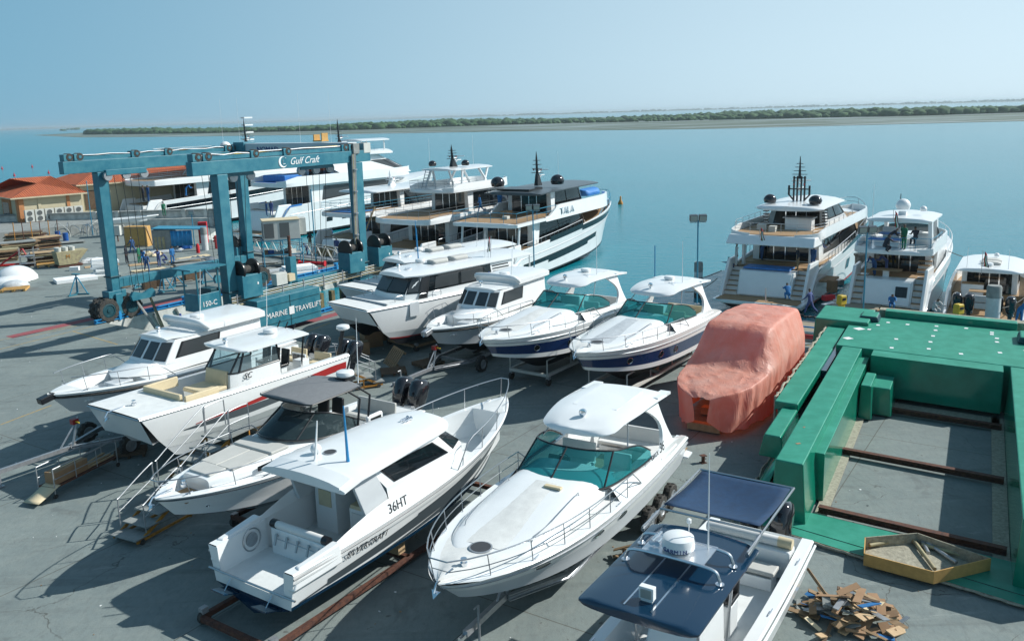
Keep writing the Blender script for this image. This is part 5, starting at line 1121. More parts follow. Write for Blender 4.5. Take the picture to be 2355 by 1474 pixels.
# ------------------------------------------------------------------ boat wrapped in a pink tarpaulin
a = R(-123); bp = at(1612, 908, 1.9); L = 9.2; u = Vector((cos(a), sin(a), 0))
r = thing('wrapped_boat', 'boat wrapped in a crumpled pink orange tarpaulin beside the green mould', 'covered boat', (bp.x-u.x*L, bp.y-u.y*L, 0), a)
from mathutils import noise as nz
def tarpshape():
    secs = []   # x, half width low, z low, shoulder hw, shoulder z, top hw, top z
    keys = [(-.3, 1.25, .25, 1.5, 2.2, 1.1, 3.3), (.1, 1.6, .12, 1.68, 2.5, 1.32, 3.7), (2.5, 1.72, .10, 1.85, 2.5, 1.40, 3.85), (4.6, 1.72, .10, 1.88, 2.35, 1.40, 3.8), (5.0, 1.72, .12, 1.88, 2.3, 1.36, 3.62), (5.9, 1.70, .2, 1.86, 2.2, 1.25, 2.55), (6.3, 1.62, .3, 1.80, 2.15, 1.2, 2.22), (7.7, 1.45, .35, 1.62, 2.05, 1.1, 2.08), (8.5, 1.05, .35, 1.28, 1.98, .85, 2.0), (9.0, .65, .55, .80, 1.9, .5, 1.92), (9.25, .25, .8, .35, 1.75, .2, 1.78)]
    n_ = 70
    for i in range(n_+1):
        x = lerp(keys[0][0], keys[-1][0], i/n_)
        for k0, k1 in zip(keys, keys[1:]):
            if k0[0] <= x <= k1[0]+1e-6: f = (x-k0[0])/(k1[0]-k0[0]); v = [lerp(p, q_, f) for p, q_ in zip(k0, k1)]; break
        _, wl, zl, ws_, zs_, wt, ztp = v; pts = []
        prof = [(wl, zl), (lerp(wl, ws_, .6)-.04, lerp(zl, zs_, .5)), (ws_, zs_), (lerp(ws_, wt, .45), lerp(zs_, ztp, .5)), (wt, ztp-.03), (wt*.5, ztp+.03), (0, ztp+.02)]
        full = [(y, zz) for y, zz in prof]+[(-y, zz) for y, zz in prof[-2::-1]]
        m_ = 56
        for j in range(m_+1):
            s_ = j/m_*(len(full)-1); b = min(int(s_), len(full)-2); f = s_-b; y = lerp(full[b][0], full[b+1][0], f); zz = lerp(full[b][1], full[b+1][1], f)
            side = 1-min(1, abs(j/m_-.5)*0+0); drop = max(0, min(1, (zs_+.6-zz)/2))
            fold = nz.noise(Vector((x*2.6, (1 if y > 0 else -1)*3, zz*.30)))*.17+nz.noise(Vector((x*6.5, y*.8, zz*.6)))*.07
            cr = nz.noise(Vector((x*1.1+zz, y*1.1, zz*1.1)))*.07+(.10-abs(nz.noise(Vector((x*1.3+y*1.2, y*1.3-zz*.6, zz*1.1))))*.35)*.35
            d = Vector((0, y, zz-1.6)); d.normalize(); amt = fold*drop+cr*.6*(.6+.4*drop)+abs(nz.noise(Vector((x*3.4+zz*.7, (1 if y > 0 else -1)*7, zz*.2))))*.16*drop
            xx = x+nz.noise(Vector((y*2, zz*2, x)))*.05
            pts.append(Vector((xx, y+d.y*amt, max(.03, zz+d.z*amt*.5+(nz.noise(Vector((x*1.3, y, 5)))*.22*(1 if zz < zl+.1 else 0))))))
        secs.append(pts)
    return secs
q = MB(); se = tarpshape(); q.loft(se, 'tarp', closed=False); q.add(se[0], [tuple(range(len(se[0])))], 'tarp', True); tp = q.build('tarpaulin', r, ang=80)
sb = tp.modifiers.new('s', 'SUBSURF'); sb.levels = 1; sb.render_levels = 1
q = MB(); q.tube([(1.2, .1, 4.1), (1.2, .1, 4.75)], .03, 'steel', 6); q.build('radio_mast', r)
q = MB(); q.box((6.3, 0, .25), (.4, 2.0, .3), 'wood_light'); q.build('keel_block', r); q = MB(); q.box((8.2, -.2, .22), (.3, 1.4, .3), 'wood_light'); q.build('keel_block', r)
# ------------------------------------------------------------------ the green mould
MO = at(1763, 1205, 0); MU = Vector((cos(R(61.5)), sin(R(61.5)), 0)); MN = Vector((MU.y, -MU.x, 0))-MU*.12
def mp(m_, n_, z=0.0): p = MO+MU*m_+MN*n_; return Vector((p.x, p.y, z))
md = thing('green_mould', 'huge glossy green fibreglass hull mould with an open well, on the right', 'boat mould', (0, 0, 0))
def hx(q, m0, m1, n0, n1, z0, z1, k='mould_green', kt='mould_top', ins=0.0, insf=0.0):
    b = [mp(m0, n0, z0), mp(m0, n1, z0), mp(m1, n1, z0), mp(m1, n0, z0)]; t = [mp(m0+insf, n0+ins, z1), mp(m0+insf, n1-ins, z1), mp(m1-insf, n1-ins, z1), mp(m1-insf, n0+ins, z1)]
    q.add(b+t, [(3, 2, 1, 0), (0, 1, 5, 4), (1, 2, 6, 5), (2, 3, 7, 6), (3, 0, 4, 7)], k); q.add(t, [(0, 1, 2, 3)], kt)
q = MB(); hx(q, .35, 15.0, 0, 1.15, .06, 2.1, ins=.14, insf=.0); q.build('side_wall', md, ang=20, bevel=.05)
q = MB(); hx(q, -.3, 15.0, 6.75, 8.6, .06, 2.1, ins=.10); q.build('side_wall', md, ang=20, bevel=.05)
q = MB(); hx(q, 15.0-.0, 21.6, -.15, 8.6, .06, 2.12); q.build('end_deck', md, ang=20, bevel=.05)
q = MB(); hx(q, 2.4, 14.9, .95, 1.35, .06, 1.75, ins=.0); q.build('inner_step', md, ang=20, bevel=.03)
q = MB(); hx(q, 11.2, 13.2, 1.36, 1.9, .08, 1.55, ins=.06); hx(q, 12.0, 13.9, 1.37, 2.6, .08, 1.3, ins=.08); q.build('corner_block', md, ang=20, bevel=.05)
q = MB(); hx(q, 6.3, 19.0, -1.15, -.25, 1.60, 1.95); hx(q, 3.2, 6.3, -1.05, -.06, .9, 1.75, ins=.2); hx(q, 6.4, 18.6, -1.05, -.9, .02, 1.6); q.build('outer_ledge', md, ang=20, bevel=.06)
q = MB(); q.add([mp(-.35, -.95, .06), mp(6.6, -.95, .06), mp(6.6, -.03, 1.6), mp(.3, -.03, 1.3)], [(0, 1, 2, 3)], 'mould_green'); q.build('outer_skirt', md, solid=.04)
rnd = random.Random(9); q = MB(); q.tube([mp(m_, -1.0+rnd.uniform(-.05, .05)-.0, .07+rnd.uniform(0, .06)) for m_ in rng(-.5, 6.6, 40)]+[mp(6.7, -1.2, 1.0)]+[mp(m_, -1.2+rnd.uniform(-.04, .04), 1.93+rnd.uniform(-.05, .05)) for m_ in rng(6.8, 19, 60)], .05, 'mould_raw', 5); q.build('raw_edge', md)
q = MB(); q.tube([mp(-.45, -.4, .1)]+[mp(lerp(-.45, -1.65, i/60)+rnd.uniform(-.03, .03), lerp(-.4, 11, i/60), .1) for i in range(61)], .04, 'mould_raw', 5); q.build('raw_edge', md)
q = MB(); hx(q, 11.5, 19, -.24, -.02, 1.5, 1.85, 'navy', 'navy'); q.build('ledge_groove', md)
q = MB(); hx(q, 19.2, 22.4, -1.9, .9, .8, 2.3, ins=.1); hx(q, 20.2, 21.4, .2, 1.2, 2.1, 2.42, 'lift_dark', 'mould_top', ins=.1); q.build('corner_box', md, ang=20, bevel=.08)
q = MB(); hx(q, 18.2, 21.0, 7.9, 10.2, .8, 2.3, ins=.1); hx(q, 19.0, 20.4, 7.2, 8.3, 2.12, 2.45, 'lift_dark', 'mould_top', ins=.1); q.build('corner_box', md, ang=20, bevel=.08)
q = MB(); hx(q, 21.7, 22.3, 1.3, 7.3, .2, 2.45, ins=.03); q.build('end_lip', md, bevel=.04); q = MB(); hx(q, 22.3, 22.9, 1.0, 7.6, .5, 2.35, 'mould_raw', 'mould_raw'); q.build('raw_edge', md)
q = MB(); P_ = [mp(-.25, -.15, .05), mp(-1.4, 3, .05), mp(-1.75, 7, .05), mp(-2.3, 10, .05), mp(.9, 10, .05), mp(1.1, 1.35, .05), mp(.6, 1.2, .05), mp(.4, -.1, .05)]
P_ = [mp(-.35, -.35), mp(-.8, 3.5), mp(-1.2, 7), mp(-1.6, 11), mp(1.0, 11), mp(1.3, 1.3), mp(.9, -.35)]
q.prism(P_, .07, .13, 'mould_raw', 'mould_top'); q.build('front_flange', md)
q = MB(); q.tube([mp(.1, -.3, .135), mp(-.3, 3.5, .135), mp(-.7, 7, .135), mp(-.8, 9, .135)], .012, 'black', 4); q.build('flange_seam', md)
for sd_, n0, n1 in ((0, 1.25, 1.62), (1, 6.3, 6.74)):
    q = MB(); hx(q, .2, 14.0, n0, n1, .02, .10, 'mould_raw', 'mould_raw'); q.build('inner_flange', md)
q = MB(); hx(q, 14.0, 14.98, 1.5, 6.6, .3, 2.1, 'mould_green', 'mould_top'); hx(q, 13.0, 14.0, 1.5, 6.6, .02, .1, 'mould_raw', 'mould_raw'); q.build('end_wall', md)
rnd = random.Random(5)
q = MB()
for m_, n_ in ((15.6, 2.2), (16.2, 3.7), (16.0, 5.0), (17.3, 2.25), (17.5, 3.7), (17.0, 6.5), (18.6, .9), (18.7, 3.75), (18.9, 6.4), (19.7, 1.2), (19.9, 3.8), (19.6, 6.4), (20.5, 1.6), (20.5, 2.5), (20.8, 3.8), (20.3, 6.2), (21.0, 5.1), (20.7, 6.2)):
    q.box(mp(m_, n_, 2.127), (.22, .16, .008), 'paper', R(61.5)+rnd.uniform(-.2, .2))
for m_, n_, s_ in ((18.5, .45, .42), (16.4, .2, .36), (17.9, 7.6, .3)): q.box(mp(m_, n_, 2.127), (s_, s_, .008), 'paper', R(61.5)+.8)
q.build('masking_patches', md)['kind'] = 'stuff'
q = MB(); [q.box(mp(m_, n_, 2.103), (s_, s_*.6, .01), 'cardboard', rnd.random()) for m_, n_, s_ in ((2.0, .55, .16), (3.6, .45, .1))]; q.build('repair_patch', md)
for i, (ma, mb_) in enumerate(((1.55, .12), (6.95, .12), (12.6, .12))):
    a = mp(ma, 1.35, 0); b = mp(ma, 6.65, 0); d = b-a; c = (a+b)/2; rz = math.atan2(d.y, d.x); o = MB()
    o.box((c.x, c.y, .30), (d.length, .22, .025), 'rust', rz); o.box((c.x, c.y, .12), (d.length, .22, .02), 'rust', rz); o.box((c.x, c.y, .21), (d.length, .025, .16), 'rust', rz)
    tag(o.build('steel_beam'), ['rusty steel beam across the mould well, nearest the camera', 'rusty steel beam across the middle of the mould well', 'rusty steel beam across the far end of the mould well'][i], 'steel beam', 'rusty beams under the mould')
# open tray lying on the mould flange
pts = [at(1990, 1235, .5), at(1988, 1272, .5), at(2148, 1314, .5), at(2278, 1283, .5), at(2110, 1225, .5)]
cen = sum(pts, Vector((0, 0, 0)))/5; tr = thing('fibreglass_tray', 'shallow brown fibreglass tray with pipes in it, lying on the green mould flange', 'tray', (cen.x, cen.y, .14))
for i in range(5):
    a, b = pts[i]-cen, pts[(i+1) % 5]-cen; d = b-a; c = (a+b)/2; q = MB(); q.box((c.x, c.y, .18), (d.length+.02, .03, .36), 'crate_wood' if i in (0, 1, 2) else 'mould_raw', math.atan2(d.y, d.x)); q.build('tray_side', tr)
q = MB(); q.prism([(p-cen)*.98 for p in pts], .005, .03, 'mould_raw'); q.build('tray_floor', tr)
for a, b in (((2000, 1252), (2100, 1232)), ((2095, 1232), (2150, 1305)), ((2120, 1240), (2135, 1268)), ((2130, 1245), (2200, 1290)), ((2120, 1250), (2255, 1285))):
    A, B_ = at(*a, .3)-cen, at(*b, .3)-cen; q = MB(); q.tube([(A.x, A.y, .14), (B_.x, B_.y, .12)], .055, 'galv' if b[0] in (2135, 2200) else 'skip_yellow', 10); q.build('pipe', tr)
# ------------------------------------------------------------------ scrap wood pile
c = at(1955, 1425, 0); sp = MB(); rnd = random.Random(11)
pile = thing('scrap_wood_pile', 'heap of broken planks and cardboard scraps on the concrete, bottom right', 'wood pile', c)
for i in range(99):
    t = rnd.random(); rr = rnd.random()**.7*1.3; an = rnd.random()*6.28; ln = rnd.uniform(.25, .95); wd_ = rnd.uniform(.05, .26); hz_ = max(.03, (.80-.58*rr)*rnd.uniform(.3, 1.2))
    k = rnd.choice(('wood', 'wood', 'wood_light', 'wood_light', 'wood_dark', 'cardboard', 'cardboard', 'galv', 'conc_grey', 'cream'))
    if i % 23 == 5: k = 'royal_cloth'
    q = MB(); q.box((rr*cos(an), rr*.8*sin(an), hz_), (ln, wd_, rnd.uniform(.01, .04)), k, rnd.random()*6.28, rnd.uniform(-.35, .35), rnd.uniform(-.4, .4)); q.build('plank' if k.startswith('wood') else 'scrap_piece', pile)
q = MB(); A, B_ = at(1857, 1327, .3)-c, at(1915, 1382, .5)-c; d = B_-A; q.tube([(A.x, A.y, .55), (B_.x, B_.y, .42)], .05, 'wood', 4); q.build('plank', pile)
# small steel block
q = MB(); p = at(1617, 1064, 0); bl = thing('steel_stub', 'short rusty I beam stub standing alone on the concrete', 'steel block', p, .4)
q.box((0, 0, .012), (.22, .20, .024), 'rust'); q.box((0, 0, .15), (.03, .18, .25), 'rust'); q.box((0, 0, .288), (.22, .20, .024), 'rust'); q.build('beam', bl)
# ------------------------------------------------------------------ pallets, cartons
def pallet(px, py, label, rz=0, z0=0, tilt=0, s_=1.1, k='wood', group=None):
    p = at(px, py, z0); o = thing('wooden_pallet', label, 'pallet', p, rz, group); o.rotation_euler.y = tilt
    for i in range(7): q = MB(); q.box((0, lerp(-.46, .46, i/6)*s_, .125*s_), (1.1*s_, .1*s_, .02), k); q.build('top_board', o)
    for i in range(3): q = MB(); q.box((lerp(-.5, .5, i/2)*s_, 0, .065*s_), (.09*s_, 1.0*s_, .10*s_), k); q.build('bearer', o)
    return o
def carton(px, py, label, d, rz=0, z0=0, k='cardboard', cat='carton', name='carton', group=None, lid=None):
    p = at(px, py, z0); o = thing(name, label, cat, p, rz, group); q = MB(); q.box((0, 0, d[2]/2), d, k); b = q.build('box_body', o, bevel=.01)
    q = MB(); q.box((0, 0, d[2]+.004), (d[0]*.99, .06, .006), 'cream'); q.build('tape', o) if k == 'cardboard' else None
    if lid: q = MB(); q.box((0, 0, d[2]+.03), (d[0]*1.06, d[1]*1.06, .05), lid); q.build('lid', o)
    return o
pallet(300, 1044, 'dark wooden pallet lying flat near the parts trolley', .3, k='wood_dark')
pallet(905, 835, 'brown wooden pallet leaning on its edge under the big catamaran', .5, .1, -.9, 1.5)
pallet(905, 858, 'dark pallet lying at the foot of the leaning pallet', .2, k='wood_dark', s_=1.2)
pallet(985, 838, 'stack of dark pallets behind the trailer wheel', .8, s_=1.2, k='wood_dark')
pallet(985, 838, 'upper dark pallet on the stack behind the trailer wheel', .65, .17, s_=1.2, k='wood_dark')
carton(830, 815, 'brown carton beside the work platform, left of the leaning pallet', (.9, .7, .75), .4); carton(855, 795, 'larger brown carton under the catamaran bow', (1.1, .9, .9), .5)
carton(800, 800, 'dark brown carton behind the outboard engines', (.9, .8, .6), .3); carton(875, 780, 'brown carton in the shade of the big catamaran', (1.3, .9, .7), .5)
carton(1783, 915, 'tall brown carton beside the pink wrapped boat', (.55, .5, .75), .5); carton(1815, 893, 'wooden box with a lid beside the green mould', (.8, .65, .65), .5, 0, 'wood', 'wooden box', 'wooden_box', lid='wood_light')
carton(1838, 850, 'open brown carton by the far end of the wrapped boat', (.5, .4, .3), .2)
q = MB(); p = at(1783, 876, .75); q.lathe([(.02, 0), (.2, .03), (.22, .12), (.1, .2), (.01, .22)], p, 'plastic_wrap', 12); tag(q.build('plastic_bag'), 'crumpled clear plastic bag on the tall carton', 'plastic bag')
[(lambda q: (q.box((0, 0, .1+.07*i), (.7, .12, .03), 'wood', i*.7, .1*i), tag(q.build('wood_block'), 'broken bit of timber on the ground behind the navy topped boat', 'timber', 'broken timber by the trailer')))(MB()) for i in range(5)]; [setattr(o_, 'location', at(1436, 1285, 0)) for o_ in C.objects if o_.name.startswith('wood_block')]; pallet(1560, 1165, 'pallet', 0) if False else None
# cradles and dollies
def dolly(name, label, cx_, cy_, h, Lx, Wy, z=.55, k='ac_white', posts=True):
    p = at(cx_, cy_, 0); o = thing(name, label, 'boat dolly', p, R(h))
    for sd in (1, -1): q = MB(); q.box((0, sd*Wy/2, z), (Lx, .14, .14), k); q.build('frame_rail', o)
    for x in (-Lx/2, 0, Lx/2): q = MB(); q.box((x, 0, z), (.14, Wy, .14), k); q.build('crossmember', o)
    for x in (-Lx/2+.1, Lx/2-.1):
        for sd in (1, -1):
            q = MB(); q.lathe([(.05, -.06), (.19, -.06), (.2, 0), (.19, .06), (.05, .06)], (x, sd*Wy/2, .2), 'rubber', 14, axis='Y'); q.box((x, sd*Wy/2, .40), (.2, .16, .16), 'galv'); q.build('caster', o)
    if posts:
        for x in (-Lx/2, -Lx/6, Lx/6, Lx/2):
            for sd in (1, -1): q = MB(); q.tube([(x, sd*Wy/2, z), (x, sd*Wy/2, z+.75)], .04, k, 4); q.build('post', o)
        for sd in (1, -1): q = MB(); q.tube([(-Lx/2, sd*Wy/2, z+.75), (Lx/2, sd*Wy/2, z+.75)], .04, k, 4); q.build('top_rail', o)
    q = MB(); q.box((0, 0, z+.25), (.3, Wy*.8, .35), 'wood_light'); q.build('keel_block', o); return o
def under(b, dx): return b.location+Vector((cos(b.rotation_euler.z), sin(b.rotation_euler.z), 0))*dx
def under_dolly(b, dx, name, label, L_, W_, z, k, posts=True):
    o = dolly(name, label, 1200, 900, 0, L_, W_, z, k, posts); o.location = under(b, dx); o.rotation_euler.z = b.rotation_euler.z; return o
under_dolly(e1, 5.6, 'boat_dolly', 'white steel wheeled dolly under the blue striped cruiser with the uncovered foredeck', 6.5, 2.2, .55, 'ac_white')
under_dolly(e2, 6.2, 'boat_dolly', 'white steel wheeled dolly under the blue striped cruiser with the covered sunpad', 7.0, 2.0, .55, 'ac_white')
under_dolly(ht36, 4.6, 'boat_cradle', 'long rusty steel cradle under the fishing boat with black side flashes', 10.5, 2.7, .22, 'rust', False)
under_dolly(delta, 5.5, 'boat_cradle', 'rusty steel cradle under the sport boat with the grey bimini', 5.0, 1.8, .4, 'rust', False)
under_dolly(catA, 4.6, 'boat_cradle', 'low grey cradle under the fishing catamaran with beige cushions', 5.5, 2.4, .35, 'galv', False)
under_dolly(ferryA, 5.5, 'boat_cradle', 'timber cradle under the front cabin catamaran', 7, 2.4, .3, 'wood', False)
under_dolly(ferryB, 5.5, 'boat_cradle', 'timber cradle under the hidden cabin catamaran', 7, 2.4, .3, 'wood', False)
under_dolly(navyb, 5.0, 'boat_cradle', 'grey cradle under the navy topped boat', 6, 1.6, .3, 'galv', False)
# ------------------------------------------------------------------ rolling access stairs
def stairs(label, p0, h, nst, run=.42, rise=.25, wdt=1.15, plat=1.2, rails=True):
    o = thing('access_stairs', label, 'stairs', p0, R(h))
    for i in range(nst):
        q = MB(); q.box((i*run, 0, (i+1)*rise+.0), (run*1.15, wdt, .05), 'conc_grey'); q.build('tread', o, bevel=.01)
    Lr = nst*run; zt = (nst+1)*rise
    q = MB(); q.box((Lr+plat/2-.2, 0, zt), (plat, wdt, .06), 'conc_grey'); q.build('platform', o)
    for sd in (1, -1):
        q = MB(); a = Vector((-.1, sd*wdt*.46, .12)); b = Vector((Lr, sd*wdt*.46, zt-.08)); d = b-a; q.box((a+b)/2, (d.length, .05, .10), 'orange_steel', 0, -math.atan2(d.z, d.x)); q.box((Lr/2+.4, sd*wdt*.46, .14), (Lr+1.2, .05, .08), 'orange_steel')
        for x in (Lr*.5, Lr, Lr+plat-.3): q.box((x, sd*wdt*.46, (min(zt, (x/run+1)*rise))/2), (.05, .05, min(zt, (x/run+1)*rise)-.1), 'orange_steel')
        q.build('stringer', o)
        if rails:
            for x0_, x1_, z0_, z1_ in ((.15, run*3.2, rise*1.5, rise*4), (run*3.6, Lr, rise*4.5, zt), (Lr+.05, Lr+plat-.3, zt, zt)):
                q = MB(); q.tube(arc([(x0_, sd*wdt*.5, z0_), (x0_, sd*wdt*.5, z0_+.85), (x0_+.12, sd*wdt*.5, z0_+.98), (x1_-.1, sd*wdt*.5, z1_+.98), (x1_, sd*wdt*.5, z1_+.85), (x1_, sd*wdt*.5, z1_)], 4), .022, 'galv', 6)
                q.tube([(x0_, sd*wdt*.5, z0_+.5), (x1_, sd*wdt*.5, z1_+.5)], .018, 'galv', 6); q.build('handrail', o)
        for x in (0, Lr+plat-.4): q = MB(); q.lathe([(.03, -.04), (.09, -.04), (.1, 0), (.09, .04), (.03, .04)], (x, sd*wdt*.46, .1), 'rubber', 12, axis='Y'); q.build('caster', o)
    return o
sA = at(300, 1238, .1); sB = at(500, 1010, 2.0); dd = sB-sA; stairs('tall rolling steel stairs with grey treads between the catamaran and the grey bimini boat', (sA.x, sA.y, 0), math.degrees(math.atan2(dd.y, dd.x)), 8, .50, .235, 1.15, 1.3)
sA = at(865, 880, .1); sB = at(760, 855, 1.0); dd = sB-sA; stairs('low yellow framed work platform with hooped rails behind the outboard engines', (sA.x, sA.y, 0), math.degrees(math.atan2(dd.y, dd.x)), 3, .5, .28, 1.1, 2.6)
# parts trolley
a, b = at(120, 1150, 0), at(255, 1080, 0); c = (a+b)/2+Vector((-.25, .35, 0)); d = b-a
o = thing('parts_trolley', 'long grey wheeled trolley loaded with a brown carton and timber, on the left', 'trolley', c, math.atan2(d.y, d.x)); Lt = d.length+.2
q = MB(); q.box((0, 0, .38), (Lt, .75, .05), 'rust'); q.build('shelf', o)
for x in (-Lt/2, Lt/2):
    for y in (-.38, .38): q = MB(); q.tube([(x, y, .1), (x, y, 1.1)], .022, 'galv', 6); q.lathe([(.02, -.03), (.08, -.03), (.08, .03), (.02, .03)], (x, y, .08), 'rubber', 12, axis='Y'); q.build('leg', o)
for y in (-.38, .38):
    q = MB(); q.tube([(-Lt/2, y, 1.1), (Lt/2, y, 1.1)], .022, 'galv', 6); q.tube([(-Lt/2, y, .7), (Lt/2, y, .7)], .018, 'galv', 6); [q.tube([(x, y, .4), (x, y, 1.1)], .018, 'galv', 6) for x in (-Lt/6, Lt/6)]; q.build('side_rail', o)
def onto(c_, off, rz): return Vector((c_.x+off[0]*cos(rz)-off[1]*sin(rz), c_.y+off[0]*sin(rz)+off[1]*cos(rz), off[2]))
rz = o.rotation_euler.z
b_ = carton(0, 1000, 'long open brown carton on the parts trolley', (1.5, .5, .45), 0); b_.location = onto(c, (-.55, 0, .41), rz); b_.rotation_euler.z = rz
for i in range(4):
    q = MB(); q.box((0, 0, 0), (1.3, .09, .05), 'wood_light'); t_ = tag(q.build('timber_batten'), 'pale timber batten on the end of the parts trolley', 'timber', 'battens on the parts trolley'); t_.location = onto(c, (.85, -.2+i*.12, .45+(i % 2)*.04), rz); t_.rotation_euler.z = rz+.05*i
q = MB(); q.loft([[(x, y, .42-.35*max(0, (-x-.0))**1.5+.05*sin(x*4)) for y in (-.35, 0, .35)] for x in rng(-.9, .1, 8)], 'cream', closed=False); t_ = tag(q.build('foam_sheet', solid=.02), 'curved yellowish foam sheet hanging off the trolley end', 'foam sheet'); t_.location = onto(c, (-Lt/2+.1, -.1, 0), rz); t_.rotation_euler.z = rz
# ------------------------------------------------------------------ travelling boat hoist
TL = thing('boat_hoist', 'huge teal four legged travelling boat hoist straddling the slip', 'boat lift', SO, TH)   # local x along the slip, local -y across it
def tl(s_, n_, z): return Vector((s_, -n_, z))
LS, LW_ = 11.6, 12.1
for i, (s_, n_) in enumerate(((0, 0), (LS, 0), (0, LW_), (LS, LW_))):
    q = MB(); q.hexa([tl(s_-.30, n_-.34, 1.9), tl(s_+.30, n_-.34, 1.9), tl(s_+.30, n_+.34, 1.9), tl(s_-.30, n_+.34, 1.9), tl(s_-.46 if i == 3 else s_-.38, n_-.34, 10.0), tl(s_+.38, n_-.34, 10.0), tl(s_+.38, n_+.34, 10.0), tl(s_-.46 if i == 3 else s_-.38, n_+.34, 10.0)], 'lift_teal'); q.box(tl(s_, n_, 2.95), (.78, .86, .10), 'lift_dark'); q.build('leg', TL, bevel=.03)
    q = MB(); q.box(tl(s_, n_, 1.75), (1.3, .8, .5), 'lift_teal'); q.box(tl(s_, n_-.50, 1.1), (.5, .12, 1.4), 'lift_teal'); q.box(tl(s_, n_+.50, 1.1), (.5, .12, 1.4), 'lift_teal'); q.build('bogie', TL, bevel=.03)
    for ds in (-.85, .85):
        q_ = MB(); p = tl(s_+ds, n_, .78)
        for dn in (-.33, .33): wheelbuild(TL, (p.x, p.y+dn, .78), .78, .52, 'wheel', 'lift_dark', True)
for n_ in (0, LW_):
    q = MB(); q.box(tl(LS/2, n_, 2.45), (LS, .5, .62), 'lift_teal'); [q.box(tl(x, n_, 2.45), (.03, .52, .64), 'lift_dark') for x in (3.5, 4.8, 8.5)]; q.build('lower_beam', TL, bevel=.03)
    q = MB(); e0 = -2.6 if n_ == 0 else -2.0; q.box(tl((LS+e0+1.3)/2+.0, n_, 10.42), (LS-e0+1.3, .55, .80), 'lift_teal'); q.build('top_beam', TL, bevel=.03)
    q = MB(); q.box(tl((LS+e0)/2, n_, 10.98), (LS-e0-1, .34, .22), 'lift_teal'); q.build('trolley_rail', TL)
    rnd = random.Random(int(n_)+1)
    for i in range(3):
        q = MB(); pts = [tl(lerp(e0+.6, LS-.3, j/14), n_+.14*(i-1)+rnd.uniform(-.06, .06), 11.12+rnd.uniform(-.02, .10)) for j in range(15)]; q.tube(pts, .035, ('yellow', 'black', 'galv')[i] if not (i == 0 and n_ == 0) else 'rope_tan', 5); q.build('hose', TL)
    for x in (e0+.4, e0+1.1, 2.6, 5.2, LS-1.2, LS-.5, LS+.9):
        q = MB(); q.box(tl(x, n_, 11.05), (.55, .50, .44), 'lift_teal'); b_ = q.build('sheave_block', TL, bevel=.02); q = MB(); q.lathe([(.06, -.27), (.23, -.27), (.25, -.23), (.25, .23), (.23, .27), (.06, .27)], tl(x+.12, n_, 11.08), 'rubber', 18, axis='Y'); q.lathe([(.02, -.29), (.10, -.29), (.10, .29), (.02, .29)], tl(x+.12, n_, 11.08), 'lift_teal', 14, axis='Y'); q.build('sheave', b_)
# rear cross beam with cables, open front
q = MB(); q.box(tl(LS+.1, LW_/2, 10.9), (.9, LW_-.5, .95), 'gelcoat_grey'); q.build('cross_beam', TL, bevel=.03)
q = MB(); q.box(tl(LS+.1, .6, 10.9), (1.2, 1.2, 1.15), 'lift_teal'); q.build('beam_knuckle', TL, bevel=.03)
text('NOMAD', 'lettering', TL, 'letter_blue', .62, tl(LS-.38, 2.5, 10.7), (0, -1, 0), (0, 0, 1))
# sling hangers, wire falls and slings
for n_, ii in ((.95, 0), (LW_-.95, 1)):
    for jj, s0_ in enumerate((1.5, 8.4)):
        q = MB(); q.box(tl(s0_, n_-.35*(1-2*ii), 9.95), (3.0, .30, .36), 'lift_teal'); q.build('upper_yoke', TL, bevel=.02)
        for dx in (-1.35, 0, 1.35): q = MB(); q.lathe([(.08, -.1), (.30, -.1), (.30, .1), (.08, .1)], tl(s0_+dx, n_-.35*(1-2*ii), 9.72), 'galv', 18, axis='Y'); q.build('sheave', TL)
        zb_ = 1.55 if ii == 0 else 2.6
        for dx in (-.9, -.3, .3, .9): q = MB(); q.tube([tl(s0_+dx, n_-.35*(1-2*ii), 9.8), tl(s0_+dx*.72, n_, zb_)], .022, 'black', 4); q.build('wire_fall', TL)
        if ii == 0:
            q = MB(); w_ = Vector((0, .12, 0)); prof = [(-.85, 0), (.85, 0), (.95, .35), (.75, .62), (.45, .55), (0, .38), (-.45, .55), (-.75, .62), (-.95, .35)]
            q.loft([[tl(s0_+x, n_-.12, zb_-.35+z) for x, z in prof], [tl(s0_+x, n_+.12, zb_-.35+z) for x, z in prof]], 'lift_teal', True, True, False); q.build('sling_hanger', TL)
            for sd in (-1, 1): q = MB(); q.add([tl(s0_+sd*.55, n_-.16, zb_-.35), tl(s0_+sd*.55, n_+.16, zb_-.35), tl(s0_+sd*.15, n_+2.2, -1.3), tl(s0_+sd*.15-.3, n_+2.2, -1.3)], [(0, 1, 2, 3)], 'skip_yellow' if sd > 0 else 'conc_grey'); q.build('sling_strap', TL, solid=.03)
# winch boxes with cable drums
for i, (s_, n_, lab) in enumerate(((1.05, LW_+.35, 0), (LS-1.35, LW_+.35, 1), (LS+1.6, LW_+.35, 2), (LS-.2, -.7, 3))):
    wb = MB(); zb_ = 2.5 if i < 3 else 2.0; wb.box(tl(s_, n_, zb_+.7), (1.5, 1.1, 1.4), 'lift_teal'); bx = wb.build('winch_box', TL, bevel=.03)
    q = MB()
    for dx in (-.55, .55): q.lathe([(.15, -.07), (.62, -.07), (.64, 0), (.62, .07), (.15, .07)], tl(s_+dx, n_, zb_+1.65), 'black', 22, axis='X')
    q.lathe([(.26, -.55), (.26, .55)], tl(s_, n_, zb_+1.65), 'rubber', 16, axis='X'); q.build('cable_drum', bx)
    q = MB(); q.box(tl(s_+.4, n_+.56, zb_+.8), (.1, .02, .14), 'white_paint'); q.build('number_plate', bx)
